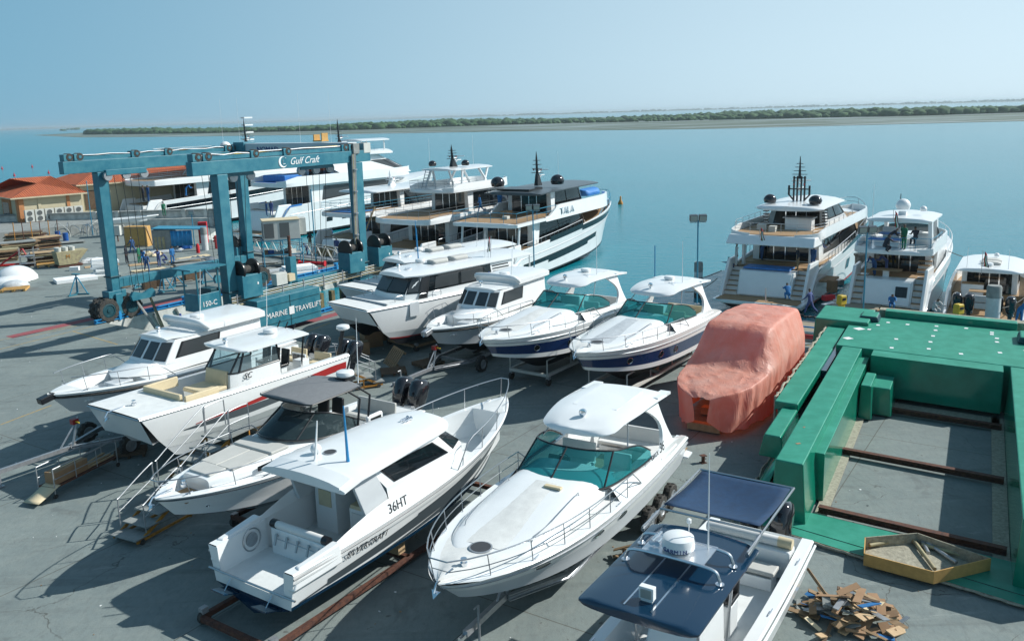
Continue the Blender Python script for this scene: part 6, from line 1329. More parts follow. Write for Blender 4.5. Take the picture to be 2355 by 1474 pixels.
# engine house, hose bundle, operator cab
q = MB(); q.box(tl(3.2, LW_+1.0, 1.35), (5.2, 1.3, 2.0), 'lift_teal'); eh = q.build('engine_house', TL, bevel=.03)
q = MB(); q.box(tl(3.2, LW_+1.66, 1.35), (.04, .02, 1.9), 'lift_dark'); [q.box(tl(3.2, LW_+1.66, z), (5.0, .02, .03), 'lift_dark') for z in (1.9, .75)]; q.build('panel_seams', eh)
text('MARINE', 'lettering', eh, 'white_paint', .48, tl(1.2, LW_+1.67, 1.12), (1, 0, 0), (0, 0, 1)); text('TRAVELIFT', 'lettering', eh, 'white_paint', .48, tl(3.55, LW_+1.67, 1.12), (1, 0, 0), (0, 0, 1))
q = MB(); q.box(tl(3.28, LW_+1.67, 1.3), (.42, .02, .5), 'white_paint'); q.build('emblem_plate', eh)
for i in range(6): q = MB(); q.tube([tl(-.4, LW_+.62, 2.15+i*.105), tl(6, LW_+.62, 2.12+i*.105), tl(LS+2.6, LW_+.62, 2.15+i*.105)], .028, 'skip_yellow' if i % 2 == 0 else 'ac_white', 5); q.build('hose_run', TL)
for x in (0, 1.8, 3.6, 5.4, 7.2, 9, 10.8): q = MB(); q.box(tl(x, LW_+.62, 2.42), (.07, .09, .8), 'galv'); q.build('hose_clamp', TL)
q = MB(); q.box(tl(3.6, LW_+.4, 3.15), (.9, .5, .75), 'ac_white'); q.build('control_cabinet', TL, bevel=.02); q = MB(); q.box(tl(4.5, LW_+.4, 3.1), (.5, .4, .45), 'cream'); q.build('junction_box', TL)
q = MB(); q.box(tl(5.0, LW_, 3.4), (.5, .5, 1.9), 'lift_teal'); q.tube([tl(5, LW_, 4.3), tl(5, LW_, 5.7)], .1, 'rust', 8); q.build('exhaust_stack', TL)
cab = (-1.75, LW_-.2)
q = MB(); q.box(tl(cab[0], cab[1], 2.25), (1.7, 1.3, .12), 'lift_teal'); q.box(tl(cab[0]-.8, cab[1], 2.75), (.08, 1.3, 1.0), 'lift_teal'); q.box(tl(cab[0]-.1, cab[1]+.62, 2.75), (1.5, .06, 1.0), 'lift_teal'); q.box(tl(cab[0]+.5, cab[1], 2.85), (.7, 1.1, 1.15), 'lift_dark'); q.build('operator_cab', TL, bevel=.03)
q = MB(); q.box(tl(cab[0]-.1, cab[1], 4.75), (2.5, 1.7, .08), 'lift_teal'); q.build('cab_roof', TL)
for x, y in ((-.8, -.6), (-.8, .6), (.7, -.6), (.7, .6)): q = MB(); q.tube([tl(cab[0]+x, cab[1]+y, 2.3), tl(cab[0]+x, cab[1]+y, 4.75)], .05, 'lift_teal', 6); q.build('cab_post', TL)
text('150-C', 'lettering', TL, 'white_paint', .42, tl(cab[0]-.62, cab[1]+.67, 2.5), (1, 0, 0), (0, 0, 1))
# lettering and crescent emblem on the near top beam
zc = 10.42; text('Gulf Craft', 'lettering', TL, 'white_paint', .62, tl(5.3, LW_+.29, zc-.18), (1, 0, 0), (0, 0, 1), shear=.45)
q = MB(); outer = [(.36*cos(t), .36*sin(t)) for t in rng(.7, 2*pi-.5, 24)]; inner = [(.10+.29*cos(t), .03+.30*sin(t)) for t in rng(2*pi-.6, .75, 24)]
pp = [tl(4.75+x, LW_+.285, zc+z) for x, z in outer+inner]; q.add(pp, [(i, i+1, 49-i-1, 49-i) for i in range(24)], 'white_paint'); q.tube([tl(4.78, LW_+.29, zc+.15), tl(4.75, LW_+.29, zc-.12), tl(4.95, LW_+.29, zc-.10)], .02, 'white_paint', 4); q.build('crescent_emblem', TL, solid=.01)
q = MB(); [q.tube([tl(LS-.9+dx, LW_+.42, 3.0), tl(LS-.58+dx, LW_+.42, 10.6)], .06, k_, 6) for dx, k_ in ((-.12, 'conc_grey'), (-.02, 'skip_yellow'), (.08, 'galv'), (.17, 'conc_grey'))]; [q.tube([tl(LS-.9+.05*z_, LW_+.45, 3+z_), tl(LS-.9+.05*z_, LW_+.45, 3.08+z_)], .19, 'galv', 8) for z_ in (.5, 2, 3.5, 5, 6.5)]; q.build('hose_bundle', TL)
q = MB(); q.box(tl(LS-.2, LW_+.1, 10.95), (.6, .6, .7), 'conc_grey'); q.box(tl(LS+1.0, LW_, 10.95), (.7, .6, .7), 'ac_white'); q.build('valve_box', TL, bevel=.03)
q = MB(); q.box(tl(LS+.2, 8.7, 11.5), (.7, .9, .08), 'crate_wood'); q.box(tl(LS+.2, 8.3, 11.7), (.6, .08, .5), 'crate_wood'); q.box(tl(LS+.2, 9.1, 11.75), (.6, .08, .6), 'crate_wood'); q.build('wooden_frame', TL)
# ------------------------------------------------------------------ moored yachts (z = 0 at the waterline)
def hhouse(r, name, x0, x1, w_, z0, z1, rake=1.2, arake=.0, tw=.9, band=(.18, .92), k='gelcoat', gk='dark_glass', aft='dark_glass', nose=.55, mull=6, s=True):
    bot = [Vector((x0, -w_, z0)), Vector((x1-w_*nose*1.2, -w_, z0)), Vector((x1-.25, -w_*.5, z0)), Vector((x1, 0, z0)), Vector((x1-.25, w_*.5, z0)), Vector((x1-w_*nose*1.2, w_, z0)), Vector((x0, w_, z0))]
    top = [Vector((p.x-(rake if 0 < i < 6 else -arake), p.y*tw, z1)) for i, p in enumerate(bot)]
    W_ = Wall(arc(bot, 4), arc(top, 4)); q = MB(); W_.mesh(q, k); o = q.build(name, r, ang=50)
    if band:
        q = MB(); W_.patch(q, gk, .02, .98, band[0], band[1], .025, 60, .012, -.012); g_ = q.build('window_band', r)
        q = MB()
        for i in range(1, mull*2): u = i/(mull*2); q.tube([W_.P(u, band[0]+.02, .04), W_.P(u, band[1]-.02, .04)], .025, 'window_frame', 4)
        q.build('mullion_set', g_)
    q = MB(); q.add([(x0, -w_, z0), (x0, w_, z0), (x0+arake, w_*tw, z1), (x0+arake, -w_*tw, z1)], [(0, 1, 2, 3)], k)
    q.build('aft_bulkhead', r)
    if aft:
        q = MB(); d_ = -.03; q.add([(x0+d_, -w_*.8, z0+.05), (x0+d_, w_*.8, z0+.05), (x0+arake*.9+d_, w_*tw*.82, z1-.15), (x0+arake*.9+d_, -w_*tw*.82, z1-.15)], [(0, 1, 2, 3)], aft); q.build('saloon_door', r)
        q = MB(); [q.box((x0-.05, y, (z0+z1)/2), (.05, .07, z1-z0-.2), 'chrome') for y in (-w_*.35, 0, w_*.35)]; q.build('door_frame', r)
    return W_
def ydeck(r, x0, x1, w_, z, th=.32, r0=.6, r1=2.5, k='gelcoat', top='teak', lip=.0, crown=.0, name='upper_deck'):
    f = rounded(x0, x1, w_, r0, r1, 2.3); q = MB(); slab(q, ends(x0, x1, 10, r0, r1), f, lambda x: z, th, k, crown, .08); o = q.build(name, r, ang=40)
    if top: q = MB(); xs = rng(x0+.35, x1-r1*.6, 12); q.loft([[Vector((x, -f(x)*.93, z+th+crown+.012)), Vector((x, f(x)*.93, z+th+crown+.012))] for x in xs], top, closed=False); q.build('deck_planking', r)
    if lip:
        for sd in (1, -1): q = MB(); xs = ends(x0+.1, x1-.3, 10, r0, r1); q.loft([[Vector((x, sd*f(x), z+th-.1)), Vector((x, sd*(f(x)-.03), z+th+lip*min(1, (x-x0)/2+.2))), Vector((x, sd*(f(x)-.14), z+th+lip*min(1, (x-x0)/2+.2))), Vector((x, sd*(f(x)-.14), z+th))] for x in xs], k, closed=False); q.build('bulwark', r)
    return f
def yrail(r, f, x0, x1, z, h=.95, k='steel', aft=True, mid=2, r_=.022, step=1.3, name='guard_rail'):
    n = max(3, int((x1-x0)/step)); q = MB(); L_ = [Vector((x, -f(x)+.06, z)) for x in rng(x1, x0, n)]; R2 = [Vector((p.x, -p.y, p.z)) for p in reversed(L_)]
    runs = [L_+[Vector((x0, y, z)) for y in rng(-f(x0)+.06, f(x0)-.06, 5)[1:-1]]+R2] if aft else [L_, R2]
    for run in runs:
        q.tube([p+Vector((0, 0, h)) for p in run], r_, k, 5)
        for m_ in range(mid): q.tube([p+Vector((0, 0, h*(m_+1)/(mid+1))) for p in run], r_*.6, k, 4)
        for p in run: q.tube([p, p+Vector((0, 0, h))], r_*.8, k, 4)
    q.build(name, r)
def mastgear(r, x, z, h, k='black', arms=4, tripod=False, w_=.5):
    q = MB()
    if tripod:
        for y in (-.42, -.15, .15, .42): q.box((x, y, z+h*.28), (.16, .12, h*.56), k)
        for y in (-.8, .8): q.box((x, y, z+h*.24), (.14, .14, h*.22), k); q.tube([(x, y, z+h*.14), (x, y*.5, z+.05)], .07, k, 5)
        q.box((x, 0, z+h*.27), (.14, 1.7, .10), k); q.box((x, 0, z+h*.52), (.14, 1.0, .08), k); q.tube([(x, 0, z+h*.5), (x, 0, z+h)], [.13, .03], k, 6)
        for zz in (.60, .68, .76, .84): q.box((x, 0, z+h*zz), (.10, 1.15-(zz-.6)*2.6, .05), k)
    else:
        q.hexa([(x-.5, -.2, z), (x+.4, -.2, z), (x+.4, .2, z), (x-.5, .2, z), (x-.35, -.12, z+h*.35), (x-.02, -.12, z+h*.35), (x-.02, .12, z+h*.35), (x-.35, .12, z+h*.35)], k); q.tube([(x-.2, 0, z+h*.3), (x-.3, 0, z+h*.8), (x-.3, 0, z+h)], [.15, .10, .02], k, 6)
        for i in range(arms): q.box((x-.2, 0, z+h*(.38+i*.12)), (.5, w_*2-.15*i, .05), k)
    q.build('mast', r)
    for i, (dz, l_) in enumerate(((.42, 1.5), (.26, 1.2))): q = MB(); q.box((x+.5, 0, z+h*dz+.12), (.12, l_, .08), 'gelcoat', .5+i); q.tube([(x, 0, z+h*dz-.1), (x+.5, 0, z+h*dz-.02), (x+.5, 0, z+h*dz+.1)], .06, 'gelcoat', 6); q.build('radar_scanner', r)
    for y in (-w_*.8, w_*.8): q = MB(); q.lathe([(.05, 0), (.05, .16)], (x-.15, y, z+h*(.44 if not tripod else .36)), 'red_paint', 8); q.build('navigation_light', r)
def yacht(name, label, sx, sy, bx, by, B, zs0=2.3, zs1=5.3, group=None, hullwin=(), mid=0, s0=.5, q_=.80, pw=1.3, wing=True):
    d = Vector((bx-sx, by-sy, 0)); L = d.length; r = thing(name, label, 'yacht', (sx, sy, WZ), math.atan2(d.y, d.x), group)
    H = Hull(L-1.6, B, zs0, zs1, .25, 1.5, -.9, s0=s0, p=2.3, q=q_, rake=.10, bc=.90, pw=pw, flare=.7, mid=mid, stern=.94)
    H.cut = (3.0/(L-1.6), .80 if B > 4.5 else .6)
    hb = MB(); H.mesh(hb, [(0, .06, 'red_paint')] if 'tall black mast' in label else [(0, .05, 'black')], 'antifoul'); H.rub(hb, 'galv', .04, .72, 0, .97)
    # everything lives 1.6 m forward of the platform edge
    h_ = hb.build('hull', r); h_.location.x = 1.6
    for t0, t1, a, b, a1, b1, k in hullwin:
        for sd in (1, -1): q = MB(); H.ribbon(q, k, t0, t1, a, b, sd, .02, 16, a1, b1); o = q.build('hull_window', h_)
    return r, H, h_, L
def transom(r, h_, H, B, zd=3.0, zp=.95, door=True, steps=6, doorw=.58, wing=True, zq=None):
    q = MB(); slab(q, [-1.6, -1.3, -.2, 1.2], rounded(-1.7, 9, B*.47, .5, 0), lambda x: zp-.22, .22, 'gelcoat', 0, .05); q.build('swim_platform', h_)
    q = MB(); q.box((-.3, 0, zp+.012), (2.2, B*.86, .02), 'teak'); q.build('platform_planking', h_)
    dw = B*doorw/2; q = MB(); q.hexa([(.35, -dw, zp+.03), (2.4, -dw, zp+.03), (2.4, dw, zp+.03), (.35, dw, zp+.03), (1.0, -dw, zd-.05), (2.4, -dw, zd-.05), (2.4, dw, zd-.05), (1.0, dw, zd-.05)], 'gelcoat'); q.build('transom', h_, bevel=.05)
    if door: q = MB(); q.hexa([(.27, -dw*.93, zp+.15), (.33, -dw*.93, zp+.15), (.33, dw*.93, zp+.15), (.27, dw*.93, zp+.15), (.88, -dw*.93, zd-.12), (.96, -dw*.93, zd-.12), (.96, dw*.93, zd-.12), (.88, dw*.93, zd-.12)], 'gelcoat'); q.build('garage_door', h_, bevel=.02)
    sw = (B*.42-dw)
    for sd in (1, -1):
        for i in range(steps):
            zz = lerp(zp, zd, (i+1)/steps); x = .35+i*.36; q = MB(); q.box((x+1.2-.18*i, sd*(dw+sw/2), zz/2+.3), (2.4-.36*i, sw-.02, zz-.6), 'gelcoat'); q.box((x+.05, sd*(dw+sw/2), zz+.02), (.36, sw*.94, .03), 'teak'); q.build('stair_step', h_)
        if wing:
            q = MB(); y0 = B*.45; zt = zq or zd+.75; q.hexa([(-.35, sd*(y0-.22), zp-.1), (3.2, sd*(y0-.16), zp-.1), (3.2, sd*(y0+.08), zp-.1), (-.35, sd*y0, zp-.1), (1.3, sd*(y0-.24), zt), (3.2, sd*(y0-.20), zt), (3.2, sd*(y0+.06), zt), (1.3, sd*(y0-.02), zt)], 'gelcoat'); q.build('quarter_wing', h_, bevel=.07)
    q = MB(); q.box((4.4, 0, zd-.06), (4.4, B*.86, .1), 'teak'); q.build('aft_deck', h_)
# 1: tall black masted yacht right of centre
r, H, h_, L = yacht('motor_yacht', 'white motor yacht with a tall black mast and two black domes, stern to the pier', 17.2, 60.4, 33.2, 84.2, 6.9, 2.9, 5.5, hullwin=((.34, .72, .93, 1.0, .95, 1.22, 'dark_glass'), (.42, .46, .35, .62, .35, .62, 'dark_glass'), (.60, .63, .4, .62, .4, .62, 'dark_glass')), q_=.72)
B = 6.9; transom(r, h_, H, B)
q = MB(); H.deck(q, [(0, .16, .2, 3.0, 0), (.16, .72, .2, 3.05, 0), (.72, 1, .2, lambda t: H.sheer(t).z-.55, 0)], ks='teak'); q.build('main_deck', h_)
hhouse(h_, 'saloon', 5.6, 20.5, 2.55, 3.05, 5.4, 2.2, .0, .96, (.25, .9))
f = ydeck(h_, 1.9, 21.5, 3.35, 5.4, .35, .9, 4.5, lip=.55); yrail(h_, f, 2.3, 12.5, 5.95, .75, name='upper_guard_rail')
q = MB(); q.hexa([(1.3, -3.3, 5.0), (3.2, -3.35, 5.0), (3.2, 3.35, 5.0), (1.3, 3.3, 5.0), (1.9, -3.2, 5.75), (3.2, -3.3, 5.75), (3.2, 3.3, 5.75), (1.9, 3.2, 5.75)], 'gelcoat'); q.build('deck_overhang', h_, bevel=.12)
for y in (-2.5, 2.5): q = MB(); q.box((3.3, y, 4.2), (.28, .2, 2.4), 'gelcoat'); q.build('deck_pillar', h_)
hhouse(h_, 'sky_lounge', 8.2, 16.6, 2.3, 5.75, 7.45, 2.6, .5, .88, (.3, .9))
for sd in (1, -1):
    for i in range(6): q = MB(); q.box((7.9, sd*2.3, 6.0+i*.25), (.5, .35, .08), 'black'); q.build('louvre', h_)
q = MB(); slab(q, ends(5.6, 14.2, 8, .7, 1.6), rounded(5.6, 14.2, 2.6, .7, 1.6, 2.2), lambda x: 7.45-.12*max(0, 6.7-x), .24, 'gelcoat', .18, .10); q.build('hardtop', h_)
mastgear(h_, 8.8, 7.85, 3.9, 'black', tripod=True)
for y in (-1.75, 1.75): dome(h_, (7.0, y, 8.1), .50, 'black_gloss')
q = MB(); q.box((6.0, -.9, 6.25), (.9, 2.0, 1.0), 'gelcoat'); q.box((6.0, -.9, 6.8), (1.2, 2.3, .08), 'steel'); q.box((5.53, -.6, 6.3), (.03, .7, .9), 'white_paint'); q.build('deck_bar', h_, bevel=.04)
for x, y, s_ in ((4.2, .6, .5), (5.0, 1.7, .6)): q = MB(); q.box((x, y, 5.95), (s_, s_, .55), 'ac_white'); q.build('deck_equipment', h_)
q = MB(); q.box((3.6, 1.0, 5.74), (1.6, 2.6, .03), 'blue_sheet'); q.box((3.8, -2.3, 5.74), (.9, .9, .03), 'blue_sheet'); q.build('protective_sheet', h_)
q = MB(); bowrail(H, q, .5, .985, .85, 0, 3, .03, .1, .5, 22, nose=.1, k='steel'); q.build('bow_rail', h_)
q = MB(); [q.tube([H.sheer(t, sd, -.06, .0)+Vector((0, 0, .0)) for t in rng(.2, .5, 9)], .03, 'blue_pole', 5) for sd in (1, -1)]; [q.tube([H.sheer(t, sd, -.06, .75) for t in rng(.2, .5, 9)], .03, 'steel', 5) for sd in (1, -1)]; [q.tube([H.sheer(t, sd, -.06, 0), H.sheer(t, sd, -.06, .75)], .025, 'steel', 5) for sd in (1, -1) for t in rng(.2, .5, 9)]; q.build('side_rail', h_)
q = MB(); q.box((2.2, .2, 3.06), (1.4, 3.4, .12), 'blue_sheet'); q.build('sunpad_cover', h_)
flag_on(h_, (1.7, .8, 5.6), .9, .9); tender = MB(); tender.box((4.4, -3.6, 2.0), (2.2, 1.0, .12), 'teak'); tender.build('fold_down_balcony', h_)
h_.scale.z = .90
# 2: flybridge yacht beside it
r, H, h_, L = yacht('motor_yacht', 'white flybridge yacht with a pale radar dome, beside the finger pier', 24.3, 56.1, 35.2, 72.4, 5.4, 2.5, 4.2, hullwin=((.50, .58, .35, .72, .35, .72, 'grey_glass'), (.72, .78, .45, .75, .45, .75, 'grey_glass')), q_=.70)
B = 5.4; transom(r, h_, H, B, 2.7, .9, door=True, steps=5)
q = MB(); H.deck(q, [(0, .2, .18, 2.6, 0), (.2, .6, .25, 2.5, 0), (.6, 1, .3, None, .1)], ks='gelcoat'); q.build('main_deck', h_)
hhouse(h_, 'saloon', 4.6, 14.2, 2.15, 2.6, 4.4, 3.6, 0, .95, (.3, .86), gk='grey_glass')
f = ydeck(h_, 1.6, 11.0, 2.55, 4.3, .28, .5, 2.8, lip=.55, top='gelcoat'); yrail(h_, f, 1.9, 6.0, 4.6, .85, 'blue_pole', True, 1, name='flybridge_rail')
for sd in (1, -1): q = MB(); q.hexa([(5.6, sd*2.3, 2.9), (12.6, sd*2.15, 3.3), (12.6, sd*1.95, 3.3), (5.6, sd*2.1, 2.9), (4.6, sd*2.48, 4.7), (7.2, sd*2.35, 4.8), (7.2, sd*2.15, 4.8), (4.6, sd*2.28, 4.7)], 'gelcoat'); q.build('side_wing', h_, bevel=.05)
for i in range(7): q = MB(); q.box((3.6+i*.3, -1.75, 2.75+i*.26), (.36, .85, .06), 'teak'); q.box((3.7+i*.3, -1.75, 2.6+i*.26), (.06, .85, .28), 'gelcoat'); q.build('fly_stair', h_)
for x, y in ((4.2, -2.05), (4.2, 2.05), (8.6, -1.75), (8.6, 1.75)): q = MB(); q.hexa([(x-.3, y-.12, 4.6), (x+.5, y-.12, 4.6), (x+.5, y+.12, 4.6), (x-.3, y+.12, 4.6), (x-.2, y*.95-.12, 6.3), (x+.3, y*.95-.12, 6.3), (x+.3, y*.95+.12, 6.3), (x-.2, y*.95+.12, 6.3)], 'gelcoat'); q.build('hardtop_leg', h_)
q = MB(); slab(q, ends(3.4, 8.9, 6, .3, .7), rounded(3.4, 8.9, 2.15, .3, .7), lambda x: 6.3, .22, 'gelcoat', .10, .08); q.build('hardtop', h_)
W_ = Wall(arc([(7.6, -2.2, 4.8), (9.4, -1.7, 4.85), (10, 0, 4.9), (9.4, 1.7, 4.85), (7.6, 2.2, 4.8)], 4), arc([(7.2, -2.1, 5.4), (8.9, -1.6, 5.5), (9.4, 0, 5.55), (8.9, 1.6, 5.5), (7.2, 2.1, 5.4)], 4)); q = MB(); W_.mesh(q, 'smoke_glass'); q.build('fly_windscreen', h_)
dome(h_, (5.6, .1, 7.25), .50, 'gelcoat'); dome(h_, (5.9, -1.2, 7.0), .24, 'gelcoat'); q = MB(); q.box((5.6, .1, 6.6), (.5, .5, .5), 'gelcoat'); q.tube([(5.6, .3, 7.6), (5.6, .3, 8.1)], .03, 'black', 5); q.build('dome_pedestal', h_)
seat(h_, (6.6, .9, 4.6), 1.2, .9, .6, 'white_vinyl', .4); seat(h_, (5.2, -1.4, 4.6), 1.1, .8, .8, 'white_vinyl', 0); q = MB(); q.box((3.1, .6, 5.15), (.9, 2.4, .06), 'blue_sheet'); q.box((3.1, .6, 4.9), (.5, 1.6, .5), 'gelcoat'); q.build('fly_table', h_); q = MB(); q.box((5.4, .9, 5.25), (1.0, 1.3, .05), 'blue_sheet'); q.build('protective_sheet', h_)
q = MB(); q.box((2.2, .4, 3.15), (.8, 2.0, .06), 'wood'); q.box((2.2, .4, 2.9), (.2, .4, .5), 'gelcoat'); q.build('cockpit_table', h_); q = MB(); q.box((.55, -.9, 1.7), (.06, .75, 1.2), 'opening_shade', ry=.3); q.build('hatch_opening', h_)  # hatch opening is a solid dark plate, its inner shade put into the colour
q = MB(); bowrail(H, q, .42, .985, .7, 0, 3, .026, .1, None, 22, nose=.1, k='white_paint'); q.build('bow_rail', h_); antenna(h_, (3.9, 1.8, 6.5), 2.4)
flag_on(h_, (3.2, .3, 6.5), .7, .95)
# 3: low cabin boat with outboards
r, H, h_, L = yacht('cabin_boat', 'low white cabin boat with a rounded white roof, teak side decks and four outboards', 29.4, 53.0, 38.2, 67.2, 5.0, 1.9, 2.6, q_=.72); r['category'] = 'motor boat'
q = MB(); H.deck(q, [(0, .25, .25, 1.2, 0), (.25, .8, .2, 1.6, 0), (.8, 1, .2, None, .05)], ks='teak'); q.build('main_deck', h_)
hhouse(h_, 'cabin', 4.2, 9.8, 1.7, 1.4, 3.2, 1.4, 0, .96, (.45, .9))
q = MB(); slab(q, ends(2.9, 9.6, 8, .3, 1.0), rounded(2.9, 9.6, 2.0, .3, 1.0), lambda x: 3.2, .15, 'gelcoat', .14, .07); q.build('roof', h_)
for i, x in enumerate((5.0, 6.1)): q = MB(); slab(q, ends(x-.4, x+.4, 2, .2, .2), rounded(x-.45, x+.45, .62, .2, .2), lambda x: 3.5, .16, 'cushion', .03, .05); q.build('roof_air_conditioner', h_)
radar(h_, (4.1, .1, 3.5)); dome(h_, (7.9, -.2, 3.65), .18); antenna(h_, (3.4, -1.1, 3.4), 1.4, .1); antenna(h_, (3.4, 1.35, 3.4), 1.4, .1)
q = MB(); q.box((1.6, .1, 2.2), (.8, 1.8, .06), 'teak'); q.build('cockpit_table', h_); seat(h_, (.9, .1, 1.2), 2.0, .6, .5, 'white_vinyl', .35); q = MB(); q.box((3.4, .9, 1.9), (.7, 1.3, .9), 'gelcoat'); q.box((3.4, .9, 2.37), (.75, 1.35, .05), 'teak'); q.build('galley_unit', h_)
for y in (-1.5, -.8, .8, 1.5): outboard(h_, (-.1, y, 1.4), 1.25, tilt=-.1)
flag_on(h_, (2.4, .4, 3.2), 1.6, .85)
# 4: edge of the next boat
r, H, h_, L = yacht('motor_boat', 'stern quarter of a white boat at the right edge of the photo', 34.9, 50.6, 42.5, 61.5, 4.2, 2.0, 2.6); r['category'] = 'motor boat'
q = MB(); H.deck(q, [(0, .3, .25, 1.0, 0), (.3, 1, .2, None, .05)], ks='teak'); q.build('main_deck', h_); transom(r, h_, H, 4.2, 1.6, .5, steps=3)
hhouse(h_, 'cabin', 4.0, 9.0, 1.5, 1.6, 3.4, 1.4)
# 5: black masted explorer with the dark roof
r, H, h_, L = yacht('explorer_yacht', 'white explorer yacht with a black mast, dark grey upper roof and long dark side windows', -4.2, 71.5, 10.3, 96.3, 6.8, 3.1, 5.7, hullwin=((.13, .70, .38, .52, .42, .56, 'dark_glass'), (.30, .62, .30, .40, .34, .44, 'dark_glass'), (.55, .92, .84, 1.0, .74, .90, 'dark_glass'), (.30, .55, .93, 1.10, .90, 1.06, 'dark_glass')), s0=.62, q_=.62, pw=1.6)
B = 6.8
q = MB(); H.deck(q, [(0, .2, .15, 3.0, 0), (.2, .6, .15, 3.1, 0), (.6, 1, .15, lambda t: H.sheer(t).z-.5, 0)], ks='teak'); q.build('main_deck', h_)
transom(r, h_, H, B, 3.0, .9, door=False, doorw=.60); q = MB(); q.box((.4, 0, 1.9), (.1, 3.6, 1.7), 'opening_shade'); q.build('garage_opening', h_); q = MB(); q.box((-.3, 0, 3.05), (2.2, 4.4, .30), 'gelcoat', ry=.05); q.build('open_garage_door', h_, bevel=.06)  # garage opening: dark plate coloured like the shade within, no hollow behind
hhouse(h_, 'saloon', 6.2, 19, 2.6, 3.05, 5.4, 1.6, 0, .98, (.05, .97)); f = ydeck(h_, 2.0, 24.5, 3.3, 5.4, .4, .3, 6, lip=.0); yrail(h_, f, 2.3, 9.5, 5.82, .95, 'blue_pole', True, 1, .03, 1.8)
for sd in (1, -1): q = MB(); q.loft([[Vector((x, sd*(f(x)+.02), 5.35)), Vector((x, sd*(f(x)-.05), 5.8+(.95*sm((x-8.2)/2)))), Vector((x, sd*(f(x)-.25), 5.8+(.95*sm((x-8.2)/2)))), Vector((x, sd*(f(x)-.3), 5.8))] for x in rng(7.5, 24, 20)], 'gelcoat', closed=False); q.build('upper_bulwark', h_)
for sd in (1, -1): q = MB(); q.hexa([(19.5, sd*3.2, 2.9), (27.3, sd*.6, 3.4), (27.3, sd*.4, 3.4), (19.5, sd*3.0, 2.9), (19.5, sd*3.32, 6.2), (27.0, sd*.75, 6.35), (27.0, sd*.5, 6.35), (19.5, sd*3.1, 6.2)], 'gelcoat') if False else None
for y in (-2.9, 2.9): q = MB(); q.tube([(3.0, y, 3.1), (3.3, y, 5.4)], .12, 'gelcoat', 6); q.build('deck_pillar', h_)
hhouse(h_, 'upper_saloon', 10.4, 18.6, 2.35, 5.8, 8.0, .9, 0, .96, (.05, .97))
q = MB(); slab(q, ends(7.0, 20.2, 8, .3, .9), rounded(7.0, 20.2, 3.0, .3, .9), lambda x: 8.0-.05*max(0, 9-x), .22, 'stripe_grey', .08, .07); q.build('grey_roof', h_, ang=35); q = MB(); q.box((9.0, .2, 8.36), (2.6, 3.4, .16), 'black'); q.build('roof_panel', h_)
mastgear(h_, 12.3, 8.4, 3.5, 'black'); [dome(h_, (x, y, 8.95), .66, 'black_gloss') for x, y in ((8.4, 2.2), (11.8, -2.3))]
q = MB(); slab(q, ends(21.3, 25.0, 4, .8, .8), rounded(21.3, 25, .9, .8, .8), lambda x: 6.35, .55, 'blue_sheet', .2, .2); q.build('covered_tender', h_); q = MB(); bowrail(H, q, .70, .985, .95, 0, 3, .03, .1, .5, 20, nose=.05, k='blue_pole'); q.build('bow_rail', h_)
q = MB(); [q.tube([H.sheer(t, sd, -.06, .55) for t in rng(.12, .55, 14)], .03, 'steel', 5) for sd in (1, -1)]; [q.tube([H.sheer(t, sd, -.06, 0), H.sheer(t, sd, -.06, .55)], .022, 'steel', 4) for sd in (1, -1) for t in rng(.12, .55, 14)]; q.build('side_rail', h_)
for i, s_ in enumerate('TALA'): text(s_, 'lettering', h_, 'chrome', .95, (10.3+i*.72, -3.36, 5.75), (1, 0, 0), (0, .1, 1), .05)
antenna(h_, (16.5, 0, 8.3), 3.4); q = MB(); q.box((6.8, .4, 6.1), (1.0, .7, .6), 'cardboard'); q.box((5.0, -.6, 5.98), (.5, .5, .3), 'ac_white'); q.build('deck_boxes', h_)
h_.scale.z = .92
# 6: flybridge yacht with the open white hardtop
r, H, h_, L = yacht('motor_yacht', 'white yacht with an open arched flybridge roof, garage open, left of the dark roofed one', -12.0, 76.0, 4.8, 101.2, 6.8, 3.0, 5.6, hullwin=((.35, .8, .5, .7, .55, .72, 'dark_glass'),))
q = MB(); H.deck(q, [(0, .2, .15, 3.0, 0), (.2, .6, .15, 3.1, 0), (.6, 1, .15, None, .1)], ks='teak'); q.build('main_deck', h_); transom(r, h_, H, 6.8, 3.0, .9, door=False)
q = MB(); q.box((.3, 0, 1.95), (.3, 3.9, 1.7), 'cream'); q.build('garage_opening', h_); q = MB(); q.box((-.2, .2, 3.1), (2.6, 4.6, .10), 'gelcoat', ry=.03); q.build('open_garage_door', h_)
hhouse(h_, 'saloon', 6, 19, 2.5, 3.05, 5.4, 1.6, 0, .98, (.05, .97)); f = ydeck(h_, 1.8, 19, 3.3, 5.4, .5, .6, 4, lip=.2); yrail(h_, f, 2.3, 13, 5.9, .9, 'steel', True, 2)
hhouse(h_, 'upper_saloon', 9.5, 18.5, 2.3, 5.9, 8.1, 1.6, 0, .94, (.1, .9)); f2 = ydeck(h_, 6.2, 17.5, 2.7, 8.1, .35, .6, 3, lip=.55, top='gelcoat'); yrail(h_, f2, 6.7, 10.5, 8.5, .8, 'steel', True, 2, .025)
for x0_, x1_ in ((10.2, 9.4), (12.2, 13.4), (13.0, 11.9), (8.6, 9.2)):
    for sd in (1, -1): q = MB(); q.tube([(x0_, sd*2.2, 8.5), (x1_, sd*1.9, 10.3)], .13, 'gelcoat', 6); q.build('arch_leg', h_)
